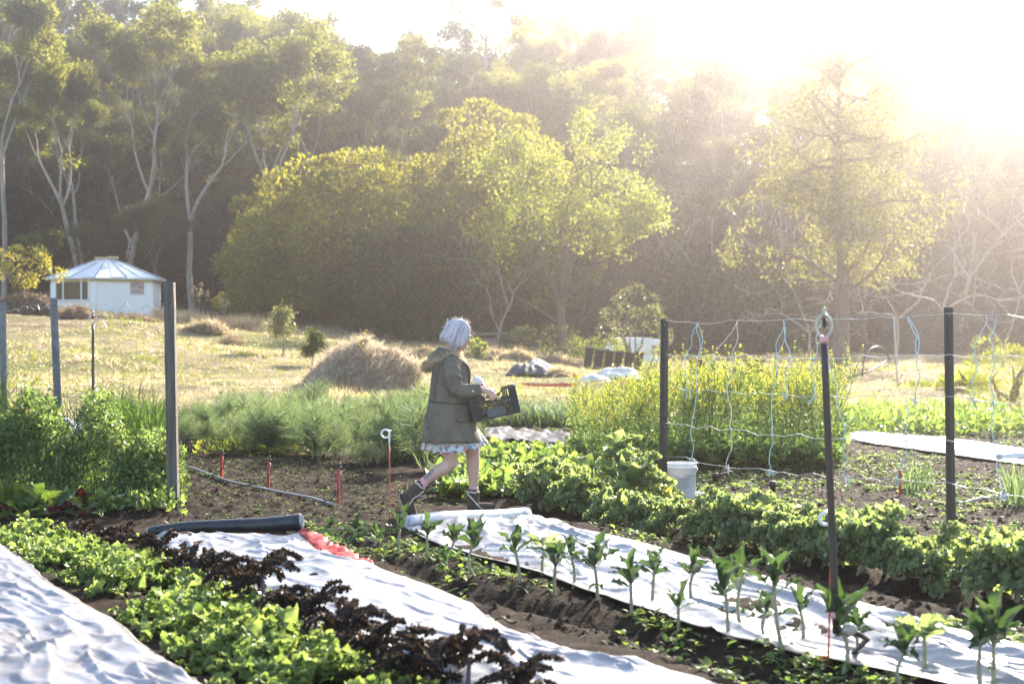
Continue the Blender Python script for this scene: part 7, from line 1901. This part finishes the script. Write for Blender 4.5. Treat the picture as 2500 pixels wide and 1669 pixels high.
# socks and boots
SOCK = solid('sock_pink', (0.62, 0.30, 0.32), (0.70, 0.38, 0.40), 60, 0.85); BOOT = solid('boot_suede', (0.065, 0.048, 0.040), (0.11, 0.085, 0.07), 22, 0.9, bump=0.3, bscale=90, spec=0.15)
FLEECE = solid('fleece', (0.50, 0.44, 0.36), (0.66, 0.60, 0.52), 60, 0.95, bump=0.6, bscale=120); SOLE = solid('boot_sole', (0.018, 0.015, 0.014), (0.04, 0.034, 0.03), 30, 0.8)
def boot(dy, shaft, foot, sole, top, zips, sock):
    m = MB(); m.tube(np.array([zz(x, y, dy) for x, y, _ in sock]), [k for _, _, k in sock], 18); m.build('sock', SOCK, woman)
    b = MB(); chain(b, [(zz(x, y, dy), k) for x, y, k in shaft]); chain(b, [(zz(x, y, dy + e), k) for x, y, k in foot for e in (0.0,)])
    for e in (-0.014, 0.014): chain(b, [(zz(x, y, dy + e), k * 0.92) for x, y, k in foot])
    o = fuse(b, 'boot', BOOT, woman, 0.006, 5)
    b = MB(); chain(b, [(zz(x, y, dy - 0.020), k) for x, y, k in sole]); chain(b, [(zz(x, y, dy + 0.020), k) for x, y, k in sole]); chain(b, [(zz(x, y, dy), k) for x, y, k in sole]); fuse(b, 'sole', SOLE, o, 0.006, 3)
    c, rr, ax = np.array(zz(*top[:2], dy)), top[2], nrm(np.array(zz(*shaft[1][:2], 0)) - np.array(zz(*shaft[0][:2], 0))); u = np.array([0, 1.0, 0]); v = np.cross(ax, u); t = np.linspace(0, 2 * np.pi, 26)
    m = MB(); m.tube(c + rr * (np.cos(t)[:, None] * u + np.sin(t)[:, None] * v) + 0.004 * np.sin(t * 5)[:, None] * ax, 0.009, 8); m.build('fleece_cuff', FLEECE, o)
    m = MB(); m.tube(np.array([zz(x, y, dy - e) for x, y, e in zips]), [0.004] + [0.007] * (len(zips) - 2) + [0.004], 6); m.build('fleece_seam', FLEECE, o)
    return o
boot(-0.09, [(240, 1238, 0.052), (212, 1272, 0.058), (182, 1312, 0.058)], [(160, 1308, 0.050), (172, 1360, 0.048), (190, 1410, 0.040), (200, 1434, 0.030)], [(118, 1298, 0.016), (134, 1350, 0.016), (160, 1405, 0.016), (192, 1452, 0.014)], (243, 1234, 0.047), [(268, 1270, 0.035), (236, 1300, 0.060), (205, 1318, 0.066), (182, 1352, 0.062), (172, 1376, 0.058)], [(285, 1203, 0.040), (258, 1228, 0.041), (236, 1250, 0.042)])
boot(0.09, [(601, 1302, 0.053), (600, 1345, 0.053), (598, 1385, 0.052)], [(592, 1400, 0.044), (650, 1402, 0.042), (700, 1398, 0.036), (735, 1396, 0.026)], [(580, 1428, 0.013), (640, 1428, 0.013), (700, 1420, 0.012), (742, 1410, 0.011)], (601, 1297, 0.048), [(556, 1302, 0.03), (575, 1318, 0.055), (596, 1340, 0.060), (622, 1370, 0.060), (655, 1405, 0.056), (672, 1416, 0.05)], [(603, 1262, 0.040), (603, 1290, 0.041), (603, 1312, 0.042)])

# ------------------------------------------------------------------ the black crate and what it holds
CRATE = solid('crate_plastic', (0.016, 0.016, 0.017), (0.030, 0.030, 0.031), 16, 0.5, bump=0.1, bscale=60); CRATE_GREY = solid('crate_panel', (0.060, 0.062, 0.068), (0.085, 0.087, 0.094), 10, 0.5)
c0 = zz(612, 806) + PR; ca_ = math.atan2(0.2215, 0.975)
crate = empty('black_crate', (c0[0], PY0 - 0.235, c0[2])); crate.rotation_euler = (0, -ca_, 0); CW, CD, CH = 0.402, 0.30, 0.232
tag(crate, 'black slatted plastic crate with a dipped rim carried by the woman', 'crate')
def rim_h(x):
    return CH - 0.045 * sstep(0.10, 0.15, x) * sstep(0.30, 0.25, x)
def long_wall(y, name):
    m = MB()
    for x0, x1 in ((0.0, 0.062), (CW - 0.062, CW)):
        m.box(((x0 + x1) / 2, y, CH / 2), (x1 - x0, 0.004, CH - 0.01))
        for k in range(4): m.box((x0 + 0.006 + (x1 - x0 - 0.012) * k / 3, y, CH / 2), (0.006, 0.016, CH))
        for z in (0.008, 0.075, 0.145, 0.20): m.box(((x0 + x1) / 2, y, z), (x1 - x0, 0.0145, 0.007))
    xs = np.arange(0.075, CW - 0.07, 0.0165)
    for x in xs:
        top_ = float(rim_h(x)) - 0.045 if 0.125 < x < 0.275 else float(rim_h(x))
        m.box((x, y, top_ / 2), (0.0090, 0.006, top_))
    for z, a, b_, hh in ((0.012, 0.06, 0.34, 0.018), (0.062, 0.06, 0.34, 0.009), (0.108, 0.06, 0.34, 0.009), (0.140, 0.06, 0.34, 0.016)): m.box(((a + b_) / 2, y, z), (b_ - a, 0.009, hh))
    t = np.linspace(0, CW, 40); rw = np.array([[np.array([x, y + dy, rim_h(x) + dz]) for dy, dz in ((-0.011, -0.012), (-0.011, 0.002), (0.007, 0.002), (0.007, -0.004))] for x in t]); m.grid(rw, closed=True)
    o = m.build(name, CRATE, crate, smooth=False)
    p = MB(); xx = np.linspace(0.125, 0.285, 14); zl = 0.016 + 0 * xx; rows = []
    a = np.linspace(0, 2 * np.pi, 28, endpoint=False); ex, ez = 0.078, 0.038; sq = np.stack([np.sign(np.cos(a)) * np.abs(np.cos(a)) ** 0.4 * ex + 0.205, 0 * a + y - 0.009, np.sign(np.sin(a)) * np.abs(np.sin(a)) ** 0.4 * ez + 0.055], -1)
    p.grid(np.stack([sq + [0, 0.006, 0], sq]), closed=True); p.add(sq, np.arange(28)[None]); p.add(sq + [0, 0.006, 0], np.arange(28)[None, ::-1].copy()); p.build('panel', CRATE_GREY, o, smooth=False)
long_wall(0.0, 'side_wall'); long_wall(CD, 'side_wall')
for x in (0.0, CW):
    m = MB()
    for k in np.linspace(0.012, CD - 0.012, 14): m.box((x, k, CH / 2), (0.006, 0.007, CH))
    for z in (0.010, 0.062, 0.108, 0.155, 0.19, CH - 0.002): m.box((x, CD / 2, z), (0.010 if z < CH - 0.01 else 0.018, CD, 0.010))
    m.build('end_wall', CRATE, crate, smooth=False)
m = MB()
for k in np.linspace(0.01, CD - 0.01, 12): m.box((CW / 2, k, 0.004), (CW, 0.012, 0.006))
for k in np.linspace(0.02, CW - 0.02, 8): m.box((k, CD / 2, 0.006), (0.012, CD, 0.006))
m.build('base', CRATE, crate, smooth=False)
m = MB(); n = 150; pos = np.c_[0.05 + 0.30 * r.rand(n), 0.05 + 0.20 * r.rand(n), 0.02 + 0.09 * r.rand(n)]
place_leaves(m, salad_t, pos, r.rand(n) * 6.28, 0.1 + 1.0 * r.rand(n), 0.04 + 0.03 * r.rand(n), r)
place_leaves(m, salad_t, np.array([[0.20, 0.12, 0.14], [0.21, 0.14, 0.13], [0.05, 0.05, 0.13]]), np.array([0.3, 1.8, 3.3]), np.array([1.2, 0.9, 0.6]), np.array([0.08, 0.07, 0.05]), r)
o = m.build('picked_greens', LEAF_YELLOW, loc=crate.location); o.rotation_euler = crate.rotation_euler; tag(o, 'yellow green picked leaves inside the black crate', 'vegetables')
